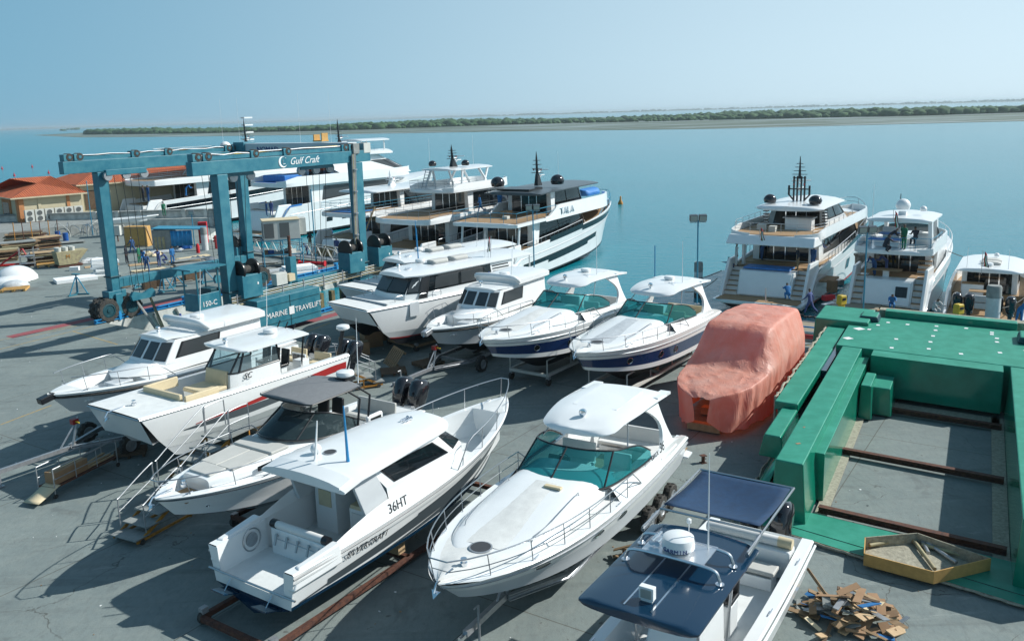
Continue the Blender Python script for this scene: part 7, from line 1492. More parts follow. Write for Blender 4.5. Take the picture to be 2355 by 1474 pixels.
q = MB(); slab(q, ends(7.6, 14.6, 6, .4, .8), rounded(7.6, 14.6, 2.1, .4, .8), lambda x: 10.3, .16, 'gelcoat', .10, .06); q.build('hardtop', h_); mastgear(h_, 10.4, 10.5, 2.4, 'black'); [dome(h_, (8.8+i*1.6, 1.4-2.8*i, 10.9), .40, 'black_gloss') for i in (0, 1)]; antenna(h_, (9, 1.9, 10.4), 3.2); antenna(h_, (12.8, -.6, 10.4), 3.4)
q = MB(); q.tube([(7.2, 1.6, 8.4), (8.0, 1.6, 10.4)], .04, 'galv', 5); q.tube([(7.2, 1.1, 8.4), (8.0, 1.1, 10.4)], .04, 'galv', 5); [q.tube([(7.2+.8*k/7, 1.6, 8.4+2*k/7), (7.2+.8*k/7, 1.1, 8.4+2*k/7)], .03, 'galv', 4) for k in range(8)]; q.build('ladder', h_)
q = MB(); [q.tube([H.sheer(t, sd, -.06, .7) for t in rng(.12, .6, 14)], .03, 'steel', 5) for sd in (1, -1)]; [q.tube([H.sheer(t, sd, -.06, 0), H.sheer(t, sd, -.06, .7)], .022, 'steel', 4) for sd in (1, -1) for t in rng(.12, .6, 14)]; q.build('side_rail', h_)
h_.scale.z = .91
# 7: smaller yacht left of it
r, H, h_, L = yacht('motor_yacht', 'white yacht with a plain hardtop and small white dome, behind the right hoist leg', -18.6, 82.5, -4.2, 104.2, 6.2, 2.8, 4.9, hullwin=((.35, .8, .5, .7, .55, .72, 'dark_glass'),))
q = MB(); H.deck(q, [(0, .2, .15, 2.8, 0), (.2, .6, .15, 2.9, 0), (.6, 1, .15, None, .1)], ks='teak'); q.build('main_deck', h_); transom(r, h_, H, 6.2, 2.9, .9, door=False); hhouse(h_, 'saloon', 5.5, 17, 2.3, 2.9, 5.0, 1.6, 0, .98, (.05, .97))
f = ydeck(h_, 1.8, 17, 3.0, 5.0, .4, .6, 4, lip=.15); yrail(h_, f, 2.3, 13, 5.45, .9, 'blue_pole', True, 2); hhouse(h_, 'upper_saloon', 8.6, 16, 2.1, 5.4, 7.2, 1.5, 0, .94, (.1, .9)); q = MB(); slab(q, ends(4.2, 15.5, 6, .4, .8), rounded(4.2, 15.5, 2.6, .4, .8), lambda x: 7.2, .2, 'gelcoat', .10, .07); q.build('hardtop', h_); dome(h_, (5.8, 1.2, 7.9), .45); mastgear(h_, 9.8, 7.5, 1.6, 'gelcoat', 2)
q = MB(); q.box((3.6, 0, 5.47), (2.6, 3.4, .04), 'blue_sheet'); q.build('protective_sheet', h_); q = MB(); q.tube([(1.2, -2.4, 1.4), (3.4, -3.2, 6.0)], .08, 'wood_light', 5); q.build('prop_pole', h_)
# 8: big sleek yacht
r, H, h_, L = yacht('motor_yacht', 'long sleek white yacht with blue protective sheets and arched windows, behind the hoist lettering', -33.0, 107.5, -11.5, 135.5, 7.4, 3.8, 6.4, hullwin=((.26, .29, .28, .42, .28, .42, 'dark_glass'), (.34, .37, .28, .42, .28, .42, 'dark_glass'), (.42, .45, .30, .44, .30, .44, 'dark_glass')), s0=.55)
q = MB(); H.deck(q, [(0, .2, .15, 3.4, 0), (.2, .6, .15, 3.6, 0), (.6, 1, .15, None, .1)], ks='gelcoat'); q.build('main_deck', h_); transom(r, h_, H, 7.4, 3.4, .9, door=True, zq=4.2)
W_ = hhouse(h_, 'saloon', 7, 25, 2.9, 3.6, 6.3, 3.2, 0, .98, (.05, .9), gk='grey_glass'); f = ydeck(h_, 2.0, 27, 3.6, 6.3, .55, .6, 7, lip=.7, top='blue_sheet'); hhouse(h_, 'sky_lounge', 11, 26.5, 2.8, 6.8, 9.6, 6.0, 0, .85, (.15, .72), gk='grey_glass')
q = MB(); slab(q, ends(5.5, 23.5, 8, .6, 4), rounded(5.5, 23.5, 3.2, .6, 4), lambda x: 9.5+.1*sin((x-5)/6), .4, 'gelcoat', .25, .14); q.build('hardtop', h_); 
for sd in (1, -1):
    q = MB(); q.hexa([(13.5, sd*3.35, 6.6), (24.5, sd*2.9, 6.9), (24.5, sd*2.7, 6.9), (13.5, sd*3.15, 6.6), (7.5, sd*3.1, 9.5), (14.0, sd*2.95, 9.7), (14.0, sd*2.75, 9.7), (7.5, sd*2.9, 9.5)], 'gelcoat'); q.build('side_wing', h_, bevel=.05)
    q = MB(); H.ribbon(q, 'blue_sheet', .0, .14, .98, 1.04, sd, .03); q.build('protective_sheet', h_)
f3 = rounded(8, 20, 2.6, .5, 2); yrail(h_, f3, 8.5, 19, 9.95, .9, 'blue_pole', True, 2, .03, 1.8, 'flybridge_rail'); q = MB(); slab(q, ends(16.5, 23, 5, .4, 1.5), rounded(16.5, 23, 2.3, .4, 1.5), lambda x: 11.4, .18, 'gelcoat', .12, .06); q.build('flybridge_roof', h_)
for y in (-1.8, 1.8): [(lambda q: (q.tube([(x, y, 9.9), (x, y, 11.4)], .1, 'gelcoat', 6), q.build('roof_post', h_)))(MB()) for x in (17.2, 21.5)]
mastgear(h_, 15.0, 10.2, 4.3, 'black', 4); dome(h_, (13.4, 1.4, 10.8), .5); dome(h_, (13.4, -1.4, 10.8), .5); antenna(h_, (9.5, 1.6, 10), 8); antenna(h_, (12.0, -1.6, 10), 8); q = MB(); q.box((4.8, 0, 7.3), (2.8, 4.4, .8), 'blue_sheet'); q.build('covered_sofa', h_, bevel=.1)
# 9: yacht by the office building
r, H, h_, L = yacht('motor_yacht', 'long white yacht with black window bands, moored behind the white wall at the left', -53.5, 118.5, -30.5, 149, 7.6, 4.0, 6.2, hullwin=((.10, .9, .62, .86, .70, .92, 'dark_glass'),), s0=.6)
q = MB(); H.deck(q, [(0, .2, .15, 3.6, 0), (.2, .6, .15, 3.6, 0), (.6, 1, .15, None, .1)], ks='teak'); q.build('main_deck', h_); transom(r, h_, H, 7.6, 3.6, .9)
hhouse(h_, 'saloon', 9, 27, 3.0, 3.6, 6.2, 2, 0, .98, (.05, .95)); f = ydeck(h_, 1.5, 30, 3.8, 6.2, .7, .8, 7, lip=.2); yrail(h_, f, 2, 13, 6.95, 1.0, 'steel', True, 3, .025); hhouse(h_, 'sky_lounge', 12, 27, 2.9, 6.9, 9.4, 4, 0, .9, (.1, .85)); f = ydeck(h_, 6, 26, 3.3, 9.4, .5, .8, 5, lip=.1); yrail(h_, f, 6.5, 17, 9.95, 1.1, 'steel', True, 3, .025)
for sd in (1, -1): q = MB(); q.hexa([(11, sd*3.7, 6.9), (14.5, sd*3.7, 6.9), (14.5, sd*3.5, 6.9), (11, sd*3.5, 6.9), (13.5, sd*3.3, 9.5), (18.5, sd*3.3, 9.5), (18.5, sd*3.1, 9.5), (13.5, sd*3.1, 9.5)], 'gelcoat'); q.build('side_wing', h_, bevel=.05)
mastgear(h_, 20.5, 10.0, 5.0, 'black', 4, w_=.9); dome(h_, (17.6, 1.5, 10.8), .85); [q_.build('mast_arm', h_) for q_ in [MB().box((21.0, .3, 11.8+i*1.1), (1.5, .9, .22), 'gelcoat') for i in range(4)]]; antenna(h_, (17.5, 1.8, 10), 8); antenna(h_, (18.5, -1.0, 10), 8)
# ------------------------------------------------------------------ poles
def proj_y(P):
    v = P-Vector((0, 0, CH)); c = v.dot(_fw); return CCY-CF*v.dot(_u2)/c
def hgt(b, py): # height above b that reaches photo row py
    lo, hi = 0, 30
    for _ in range(40):
        m_ = (lo+hi)/2
        if proj_y(b+Vector((0, 0, m_))) > py: lo = m_
        else: hi = m_
    return lo
def pole(px, py, z0, pytop, label, lamps=2, k='blue_pole', face=(0, -1), r=.055):
    b = at(px, py, z0); h = hgt(b, pytop); o = thing('floodlight_pole' if lamps else 'blue_pole', label, 'light pole' if lamps else 'pole', b, math.atan2(face[0], -face[1]) if 0 else 0)
    q = MB(); q.tube([(0, 0, 0), (0, 0, h)], r, k, 8); q.build('post', o); q = MB(); q.box((0, 0, .03), (.35, .35, .06), 'galv'); q.build('base_plate', o)
    if lamps:
        q = MB(); q.tube([(-.55, 0, h-.12), (.55, 0, h-.12)], .04, 'galv', 6); q.build('crossbar', o)
        for i in range(lamps):
            x = (i-.5*(lamps-1))*.62; q = MB(); q.box((x, 0, h+.18), (.54, .30, .42), 'stripe_grey', rx=.25); b_ = q.build('floodlight', o, bevel=.02); q = MB(); q.box((x, -.155, h+.14), (.46, .02, .34), 'lamp_face', rx=.25); q.build('lamp_glass', b_)
    return o
pole(1603, 700, -.4, 507, 'blue floodlight pole rising behind the pink wrapped boat and the blue cruiser')
pole(1985, 718, -.4, 534, 'blue floodlight pole in front of the white flybridge yacht')
pole(1229, 640, -.4, 482, 'blue floodlight pole in front of the dark roofed explorer yacht')
pole(214, 541, 0, 416, 'thin blue pole beside the left hoist leg near the beige building', 0); pole(727, 604, 0, 436, 'thin blue pole standing by the white gangway under the hoist', 0); pole(448, 567, 0, 493, 'blue lamp pole beside the blue shack', 1)
pole(520+42, 600, 0, 440, 'thin blue pole right behind the near hoist leg', 0, r=.05)
pole(1506, 640, -.4, 565, 'thin pale blue aerial mast behind the right blue striped cruiser', 0, 'bright_blue', r=.04)
# service pedestals
for x, y, l in ((917, 596, 'yellow service pedestal on the pier left of the big catamaran roof'), (1934, 722, 'yellow service pedestal on the pier near the green mould'), (2202, 745, 'yellow service pedestal in front of the low cabin boat'), (82, 525, 'yellow service pedestal in the work yard, far left'), (790, 575, 'yellow service pedestal next to the straw heap')):
    p = at(x, y, -.4 if x > 500 else 0); o = thing('service_pedestal', l, 'power pedestal', p, .4, 'yellow service pedestals'); q = MB(); q.box((0, 0, .35), (.36, .32, .7), 'yellow'); q.box((0, 0, .95), (.52, .46, .62), 'yellow', taper=.9); q.build('housing', o, bevel=.06); q = MB(); q.box((0, -.24, 1.02), (.3, .02, .16), 'black'); q.build('display', o)
# ------------------------------------------------------------------ people
def ribpose(kind):
    "joint table: facing +x, feet on z=0"
    lean, la, ra, lk, rk, lt, rt, ph, el, er = dict(stand=(.02, .08, -.05, 0, 0, .04, -.04, .92, .2, .25), walk=(.08, .5, -.5, .15, .5, .42, -.38, .88, .4, .4), reach=(.15, 1.3, 1.2, 0, 0, .05, -.05, .92, .4, .5), bend=(.85, .55, .35, .1, .1, .12, -.12, .88, 1.1, 1.2), crouch=(.55, 1.0, .9, 2.1, 2.2, 1.55, 1.35, .42, .6, .6), sit=(.1, .6, .5, 1.5, 1.5, 1.45, 1.5, .45, .9, .9), hips=(.0, -.35, -.35, 0, 0, .05, -.05, .92, 1.5, 1.5))[kind]
    Pv = Vector((0, 0, ph)); up = Vector((sin(lean), 0, cos(lean))); fw = Vector((cos(lean), 0, -sin(lean)))
    J = {'pelvis': Pv, 'waist': Pv+up*.16, 'chest': Pv+up*.40, 'neck': Pv+up*.55, 'head': Pv+up*.66+fw*.02, 'crown': Pv+up*.78+fw*.02}
    for sd, a, e, t, kn in ((1, la, el, lt, lk), (-1, ra, er, rt, rk)):
        sh = Pv+up*.48+Vector((0, sd*.19, 0)); out = .55 if kind == 'hips' else .10
        d1 = Vector((sin(a), sd*out, -cos(a))).normalized(); el_ = sh+d1*.29; a2 = a+e; d2 = Vector((sin(a2), sd*(-.6 if kind == 'hips' else -.05), -cos(a2))).normalized(); ha = el_+d2*.26
        J['sh%d' % sd] = sh; J['el%d' % sd] = el_; J['ha%d' % sd] = ha; J['fi%d' % sd] = ha+d2*.10
        hp = Pv+Vector((0, sd*.10, -.04)); kn_ = hp+Vector((sin(t), sd*.05, -cos(t)))*.43; t2 = t-kn; an = kn_+Vector((sin(t2), 0, -cos(t2)))*.41
        J['hp%d' % sd] = hp; J['kn%d' % sd] = kn_; J['an%d' % sd] = an; J['to%d' % sd] = an+Vector((.17, sd*.02, -.04))
    mz = min(p.z for p in J.values())-.035
    return {k: Vector((p.x, p.y, p.z-mz)) for k, p in J.items()}
POSE = {}
def posemesh(kind):
    if kind in POSE: return POSE[kind]
    J = ribpose(kind); names = list(J); E_ = [('pelvis', 'waist'), ('waist', 'chest'), ('chest', 'neck'), ('neck', 'head'), ('head', 'crown')]
    for sd in ('1', '-1'): E_ += [('chest', 'sh'+sd), ('sh'+sd, 'el'+sd), ('el'+sd, 'ha'+sd), ('ha'+sd, 'fi'+sd), ('pelvis', 'hp'+sd), ('hp'+sd, 'kn'+sd), ('kn'+sd, 'an'+sd), ('an'+sd, 'to'+sd)]
    rad = dict(pelvis=(.145, .12), waist=(.14, .115), chest=(.165, .125), neck=(.058, .058), head=(.098, .082), crown=(.075, .065), sh=(.075, .075), el=(.052, .052), ha=(.036, .036), fi=(.032, .022), hp=(.105, .105), kn=(.07, .07), an=(.055, .055), to=(.048, .042))
    me = bpy.data.meshes.new('p'); me.from_pydata([J[n] for n in names], [(names.index(a), names.index(b)) for a, b in E_], []); ob = bpy.data.objects.new('p', me); C.objects.link(ob)
    sk = ob.modifiers.new('s', 'SKIN'); sb_ = ob.modifiers.new('u', 'SUBSURF'); sb_.levels = 1
    for i, n in enumerate(names):
        v = me.skin_vertices[0].data[i]; v.radius = rad[n.rstrip('-1')]; v.use_root = (n == 'pelvis')
    bpy.context.view_layer.update(); out = bpy.data.meshes.new_from_object(ob.evaluated_get(bpy.context.evaluated_depsgraph_get())); bpy.data.objects.remove(ob)
    out.name = 'person_'+kind; out.materials.clear()
    for k in ('skin', 'blue_cloth', 'blue_cloth', 'black'): out.materials.append(M[k])
    up = (J['crown']-J['neck']).normalized()
    for f in out.polygons:
        c = Vector(f.center); b = min(E_, key=lambda e: (lambda a, d: ((c-a)-d*max(0, min(1, (c-a).dot(d)/d.length_squared))).length)(J[e[0]], J[e[1]]-J[e[0]]))
        n = b[1]; k = 1
        if n in ('head', 'crown'): k = 0
        elif n.startswith('fi'): k = 0
        elif n.startswith('to') : k = 3
        elif n.startswith(('hp', 'kn', 'an')) or b == ('pelvis', 'waist'): k = 2
        f.material_index = k; f.use_smooth = True
    # hair or hood cap
    q = MB(); hc = J['head']+up*.055-Vector((.012, 0, 0)); rings = []
    for i in range(6):
        a = pi/2*i/5; rr = .103*cos(a); rings.append([hc+Vector((rr*cos(t)-.01, rr*.88*sin(t), 0))+up*(.09*sin(a)-.01+(.035*max(0, cos(t)) if i == 0 else 0)) for t in [2*pi*j/12 for j in range(12)]])
    q.loft(rings, 'hair', True, False)
    # fingers: five short tapering chains per hand
    fm = MB()
    for sd in ('1', '-1'):
        h0 = J['fi'+sd]; d = (J['fi'+sd]-J['ha'+sd]).normalized(); s_ = Vector((0, 1, 0)); s_ = (s_-d*s_.dot(d)).normalized(); n_ = d.cross(s_)
        for j in range(4): p0 = h0+s_*(j-1.5)*.017; l_ = (.05, .06, .057, .045)[j]; fm.tube([p0, p0+d*l_*.6+n_*.004, p0+d*l_+n_*.018], [.009, .008, .006], 'skin', 5)
        p0 = J['ha'+sd]+d*.04+s_*.02; fm.tube([p0, p0+s_*.03+d*.02, p0+s_*.035+d*.05], [.010, .009, .007], 'skin', 5)
    POSE[kind] = (out, q, fm); return POSE[kind]
HM = {}
def person(x, y, z, kind, top, label, bottom=None, yaw=None, head='hair', s_=1.0, ph=None):
    me, hq, fm = posemesh(kind)
    o = bpy.data.objects.new('person', me); C.objects.link(o)
    p = at(x, y, z); o.location = p; o.rotation_euler.z = R(yaw if yaw is not None else (x*37) % 360); o.scale = (s_, s_, s_)
    for i, k in enumerate(('skin', top, bottom or top, 'black')): o.material_slots[i].link = 'OBJECT'; o.material_slots[i].material = M[k]
    tag(o, label, 'person')
    if (kind, head) not in HM:
        q2 = MB(); q2.v = list(hq.v); q2.f = list(hq.f); q2.m = [0]*len(hq.f); q2.sm = list(hq.sm); q2.mats = [head]; HM[(kind, head)] = q2.build('hair' if head == 'hair' else 'head_cover', o, ang=180)
    else:
        c = HM[(kind, head)].copy(); C.objects.link(c); c.parent = o
    if (kind, 'f') not in HM: HM[(kind, 'f')] = fm.build('fingers', o, ang=180)
    else: c = HM[(kind, 'f')].copy(); C.objects.link(c); c.parent = o
    return o
PEOPLE = [
 (292, 605, 0, 'stand', 'dark_cloth', 'person in dark clothes standing with back to the white foam stack'), (306, 583, 0, 'walk', 'blue_cloth', 'person in blue overalls and white head cloth walking by the yellow wooden crate', None, 'white_cloth'),
 (321, 606, 0, 'stand', 'green_cloth', 'person in green overalls standing beside the foam stack'), (339, 626, 0, 'walk', 'blue_cloth', 'person in blue overalls and cap walking just above the lower hoist beam'), (329, 600, 0, 'crouch', 'royal_cloth', 'person in blue crouching behind the person in green'),
 (367, 614, 0, 'reach', 'violet_cloth', 'person in violet blue overalls holding one end of a board'), (385, 606, 0, 'crouch', 'violet_cloth', 'person in violet blue crouching at a low board'), (398, 608, 0, 'stand', 'royal_cloth', 'person in bright blue overalls standing with back turned, right of the board workers'),
 (714, 573, 0, 'hips', 'dark_cloth', 'person in a dark shirt with hands on hips by the white gangway', 'khaki_cloth'), (707, 590, 0, 'bend', 'blue_cloth', 'person in blue leaning at the gangway rail'), (762, 560, -.4, 'stand', 'blue_cloth', 'person in blue overalls standing at the open transom of a yacht'),
 (747, 563, -.4, 'reach', 'green_cloth', 'person in green at the water edge near the straw heap'), (776, 588, 0, 'stand', 'violet_cloth', 'person with a white hard hat behind the hoist winch drum', None, 'white_cloth'), (885, 587, -.4, 'stand', 'blue_cloth', 'person in blue overalls beside the grey capped piling'),
 (1862, 722, -.45, 'walk', 'violet_cloth', 'person in violet blue overalls walking on the floating pier'), (1886, 790, 0, 'stand', 'dark_cloth', 'person in a dark grey shirt standing at the corner of the green mould', 'khaki_cloth'),
 (1703, 672, -.58, 'reach', 'white_cloth', 'person in pale grey overalls working on the white transom door', None, 'white_cloth'), (1693, 612, 1.25, 'stand', 'white_cloth', 'person in white on the aft deck of the black masted yacht'), (1687, 626, .7, 'crouch', 'blue_cloth', 'person in blue sitting on the yacht steps'),
 (1752, 598, 1.25, 'bend', 'blue_cloth', 'person in blue bending inside the saloon doorway'), (1834, 622, 1.25, 'stand', 'dark_cloth', 'person in black shirt and khaki trousers on the aft deck', 'khaki_cloth'), (1869, 620, 1.25, 'stand', 'blue_cloth', 'person in blue overalls on the right side deck of the yacht'),
 (1878, 598, 1.28, 'bend', 'violet_cloth', 'person in violet blue bent over the side deck rail'), (1895, 590, 1.28, 'bend', 'dark_cloth', 'person in dark clothing working further along the side deck'), (1812, 690, -.3, 'crouch', 'royal_cloth', 'person in blue crouching low on the right steps of the yacht'),
 (2043, 574, 3.12, 'bend', 'dark_cloth', 'person in dark jacket with yellow back leaning over the flybridge seat'), (2034, 580, 3.12, 'crouch', 'dark_cloth', 'person in dark jacket crouching on the flybridge'), (2078, 574, 3.12, 'stand', 'green_cloth', 'person in green overalls standing on the flybridge'), (2104, 566, 3.12, 'sit', 'dark_cloth', 'person seated at the flybridge helm in a dark and yellow jacket'),
 (2038, 630, 1.12, 'bend', 'violet_cloth', 'person in blue bending over the cockpit table'), (2010, 634, 1.12, 'bend', 'blue_cloth', 'person in blue bent low at the left of the cockpit table'), (2050, 712, -.58, 'crouch', 'royal_cloth', 'person in blue crouching inside the transom hatch'), (2148, 724, -.4, 'crouch', 'white_cloth', 'person in pale shirt crouching by the outboards'), (2343, 745, -.2, 'bend', 'royal_cloth', 'person in bright blue bending over at the right edge of the photo'),
 (1105, 489, 3.9, 'walk', 'royal_cloth', 'person in blue walking on the upper deck of the dark roofed yacht'), (1150, 482, 3.9, 'stand', 'royal_cloth', 'person in bright blue on the upper deck, middle of three'), (1172, 474, 3.9, 'stand', 'blue_cloth', 'person in blue and orange by the upper saloon door'), (1106, 538, 1.35, 'stand', 'royal_cloth', 'person in bright blue leaning on the aft rail of the dark roofed yacht'),
 (1122, 532, 1.35, 'stand', 'violet_cloth', 'person in violet blue inside the aft deck shade'), (1205, 517, 1.4, 'stand', 'violet_cloth', 'person in pale violet on the side deck by the white windows'), (1188, 520, 1.4, 'stand', 'white_cloth', 'person in white and blue on the side deck'), (1043, 545, 1.35, 'stand', 'green_cloth', 'person in green on the left of the aft deck'), (1028, 548, 1.35, 'bend', 'blue_cloth', 'person in blue beside the person in green on the aft deck'),
 (1003, 592, -.4, 'reach', 'green_cloth', 'person in green standing on the pier behind the catamaran roof'), (987, 592, -.4, 'crouch', 'blue_cloth', 'person in blue crouching on the pier behind the catamaran roof'), (964, 586, -.4, 'crouch', 'red_cloth', 'person in a red shirt crouching near the round white lamp'),
 (905, 528, 1.3, 'stand', 'green_cloth', 'person in green in the aft cockpit of the open roofed yacht'), (921, 524, 1.3, 'stand', 'white_cloth', 'person in white in the aft cockpit of the open roofed yacht'), (993, 530, 1.3, 'stand', 'violet_cloth', 'person in pale blue at the side door of the open roofed yacht'), (845, 545, 1.5, 'stand', 'blue_cloth', 'person in blue on the yacht behind the right hoist leg'),
 (331, 464, 4.9, 'stand', 'dark_cloth', 'person in dark clothes on the upper aft deck of the leftmost yacht'), (342, 464, 4.9, 'stand', 'blue_cloth', 'person in blue next to the dark clothed one on the leftmost yacht'), (429, 452, 4.4, 'bend', 'royal_cloth', 'person in blue working on the side of the leftmost yacht'), (378, 497, 1.9, 'stand', 'green_cloth', 'person in green on the wall beside the leftmost yacht'), (614, 497, 2.0, 'stand', 'blue_cloth', 'person in blue in the shade of the sleek yacht aft deck'), (625, 496, 2.0, 'stand', 'violet_cloth', 'person in violet beside the other in the sleek yacht aft deck'),
]
for p in PEOPLE:
    person(p[0], p[1], p[2], p[3], p[4], p[5], p[6] if len(p) > 6 else None, None, p[7] if len(p) > 7 else 'hair')
# ------------------------------------------------------------------ work yard clutter
rnd = random.Random(21)
def stack(name, label, cat, px, py, w_, d, h, n, ks, rz=0, jit=.1, part='sheet', group=None):
    o = thing(name, label, cat, at(px, py, 0), rz, group)
    for i in range(n):
        q = MB(); t = h/n; q.box((rnd.uniform(-jit, jit), rnd.uniform(-jit, jit), t*(i+.5)), (w_*rnd.uniform(.8, 1.05), d*rnd.uniform(.8, 1.05), t*.9), rnd.choice(ks), rnd.uniform(-jit, jit)); q.build(part, o)
    return o
stack('foam_stack', 'tall stack of white foam slabs behind the left hoist leg', 'foam stack', 243, 632, 2.2, 1.6, 1.5, 7, ('foam_white',), .5, .12); stack('foam_slab', 'flat white wrapped slab on the yard floor', 'foam slab', 176, 645, 3.2, 2.0, .30, 1, ('foam_white',), .7); carton(172, 622, 'small white box beside the yellow skip', (.8, .5, .35), .2, 0, 'foam_white', 'box', 'foam_box')
rk = ('wood', 'wood_dark', 'wood_dark', 'rust', 'wood_light', 'conc_grey', 'skip_yellow')
for x, y, w_, h, lab in ((108, 606, 3.2, 1.2, 'front stack of weathered boards in the timber rack'), (105, 575, 3.4, 1.5, 'upper rear stack of weathered boards in the timber rack'), (45, 590, 3.6, 1.6, 'dark heap of old timber at the far left'), (60, 560, 4.0, 1.3, 'heap of grey boards behind the timber rack'), (10, 600, 3.0, 1.2, 'heap of scrap timber cut by the left edge')):
    stack('timber_stack', lab, 'timber stack', x, y, w_, 1.6, h, 16, rk, rnd.uniform(.3, .8), .22, 'board')
for i in range(6):
    x = 38+i*20; b = at(x, 575-i*1.5, 0); o = thing('rack_post', 'upright steel post of the timber rack', 'steel post', b, 0, 'timber rack posts'); q = MB(); q.tube([(0, 0, 0), (0, 0, 3.0)], .045, 'rust' if i % 2 else 'orange_steel', 6); q.build('upright', o)
pallet(112, 612, 'orange tinted pallet under the front timber stack', .5, k='crate_wood', s_=1.8); carton(60, 518, 'big wrapped brown carton in the yard, far left', (2.4, 1.6, 1.3), .5)
# yellow skip
o = thing('tipping_skip', 'dented yellow tipping skip filled with white buckets', 'skip', at(158, 612, 0), .75); q = MB(); q.hexa([(-1.0, -.7, .25), (.6, -.7, .25), (.6, .7, .25), (-1.0, .7, .25), (-1.15, -.75, 1.5), (1.7, -.75, 1.5), (1.7, .75, 1.5), (-1.15, .75, 1.5)], 'skip_yellow'); q.build('body', o, bevel=.02); q = MB(); q.box((0, 0, .12), (2.2, 1.3, .16), 'rust'); q.build('base_frame', o); text('M', 'lettering', o, 'orange_steel', .5, (-.35, -.76, .85), (1, 0, 0), (0, -.02, 1))
for i in range(6):
    q = MB(); q.lathe([(.20, 0), (.24, .5), (.24, .52), (.22, .52)], (0, 0, 0), 'ac_white', 14); b_ = q.build('bucket'); tag(b_, 'white plastic bucket standing in the yellow skip', 'bucket', 'white buckets in the skip'); b_.location = onto(at(158, 612, 0), (-.8+(i % 3)*.6, -.3+(i//3)*.55, 1.35), .75)
def drum(x, y, label, k='letter_blue'):
    o = thing('drum', label, 'barrel', at(x, y, 0)); q = MB(); q.lathe([(.30, 0), (.30, .30), (.32, .32), (.30, .34), (.30, .60), (.32, .62), (.30, .64), (.30, .93), (.27, .93)], (0, 0, 0), k, 20); q.build('barrel_body', o)
mat('drum_blue', (.01, .08, .30), .4); drum(152, 554, 'blue barrel standing right of the blue covered bin', 'drum_blue'); drum(134, 550, 'blue barrel under a crumpled sheet', 'drum_blue')
o = thing('rubbish_bin', 'small grey bin among the clutter by the white wall', 'bin', at(138, 528, 0)); q = MB(); q.box((0, 0, .55), (.6, .6, 1.1), 'black', taper=1.1); q.build('body', o); o = thing('ac_pump_unit', 'grey electrical cabinet on a post by the white wall', 'cabinet', at(272, 556, 0)); q = MB(); q.box((0, 0, 1.3), (.8, .5, 1.1), 'ac_white'); q.build('cabinet', o); q = MB(); q.box((0, 0, .4), (.1, .1, .8), 'rust'); q.build('post', o)
# crates, shack, fire cabinet
o = thing('wooden_crate', 'tall yellow plywood crate braced with diagonal battens', 'crate', at(320, 566, 0), -.1); q = MB(); q.box((0, 0, 1.1), (2.6, 1.1, 2.2), 'crate_wood', taper=.95); q.build('box_body', o, bevel=.01); q = MB(); q.box((1.34, 0, 1.1), (.05, .12, 2.4), 'wood_light', rx=.42); q.box((0, -.58, 2.1), (2.6, .05, .12), 'wood_light'); q.box((0, -.58, .1), (2.6, .05, .12), 'wood_light'); q.build('batten', o)
o = thing('work_shack', 'grey work shack with a bright blue corrugated side sheet', 'shed', at(403, 574, 0), .05); q = MB(); q.box((-1.0, 0, 1.1), (1.9, 1.8, 2.2), 'conc_grey'); q.build('wall', o); q = MB(); q.loft([[Vector((x, -1.02+.06*sin(x*14), z)) for x in rng(0, 2.2, 40)] for z in (.5, 2.1)], 'bright_blue', closed=False); q.build('corrugated_sheet', o, solid=.02); q = MB(); q.box((.6, .1, 2.28), (5.0, 2.4, .1), 'blue_pole', ry=.04); q.build('roof', o); q = MB(); [q.box((-1.6+i*.4, -.92, .8), (.25, .05, 1.4), 'skip_yellow') for i in range(3)]; q.build('leaning_boards', o)
o = thing('fire_cabinet', 'tall bright red fire hose cabinet in the work yard', 'fire cabinet', at(470, 562, 0), .2); q = MB(); q.box((0, 0, 1.3), (.9, .7, 2.3), 'flag_red'); q.build('cabinet', o, bevel=.02); q = MB(); q.box((0, -.36, 1.4), (.7, .02, 1.8), 'red_paint'); q.build('door', o)
q = MB(); q.lathe([(.16, 0), (.16, .9), (.22, .95), (.16, 1.0), (.18, 1.3), (.05, 1.42)], (0, 0, 0), 'red_paint', 14); [q.lathe([(.08, -.28), (.08, .28)], (0, 0, z), 'red_paint', 10, axis='X') for z in (1.1, .8)]; o = tag(q.build('fire_hydrant'), 'dark red standing fire hydrant right of the red cabinet', 'hydrant'); o.location = at(498, 572, 0)
for x, y, l in ((456, 582, 'red gas cylinder left of the hydrant'),): q = MB(); q.lathe([(.18, 0), (.18, .75), (.10, .9), (.05, 1.0)], (0, 0, 0), 'flag_red', 14); o = tag(q.build('gas_cylinder'), l, 'gas cylinder'); o.location = at(x, y, 0)
def loose(px, py, label, k, w_, d, rz=None, z=.02, th=.03, name='loose_sheet', cat='sheet', crumple=0):
    q = MB()
    if crumple:
        n_ = 8; V = [(lerp(-w_/2, w_/2, i/n_)+rnd.uniform(-.06, .06), lerp(-d/2, d/2, j/n_)+rnd.uniform(-.06, .06), max(.02, z+crumple*(.2+rnd.random()))*(.15 if i in (0, n_) or j in (0, n_) else 1)) for i in range(n_+1) for j in range(n_+1)]; q.add(V, [(i*(n_+1)+j, i*(n_+1)+j+1, (i+1)*(n_+1)+j+1, (i+1)*(n_+1)+j) for i in range(n_) for j in range(n_)], k)
    else: q.box((0, 0, z+th/2), (w_, d, th), k)
    o = tag(q.build(name), label, cat); o.location = at(px, py, 0); o.rotation_euler.z = rnd.uniform(0, 3) if rz is None else rz; return o
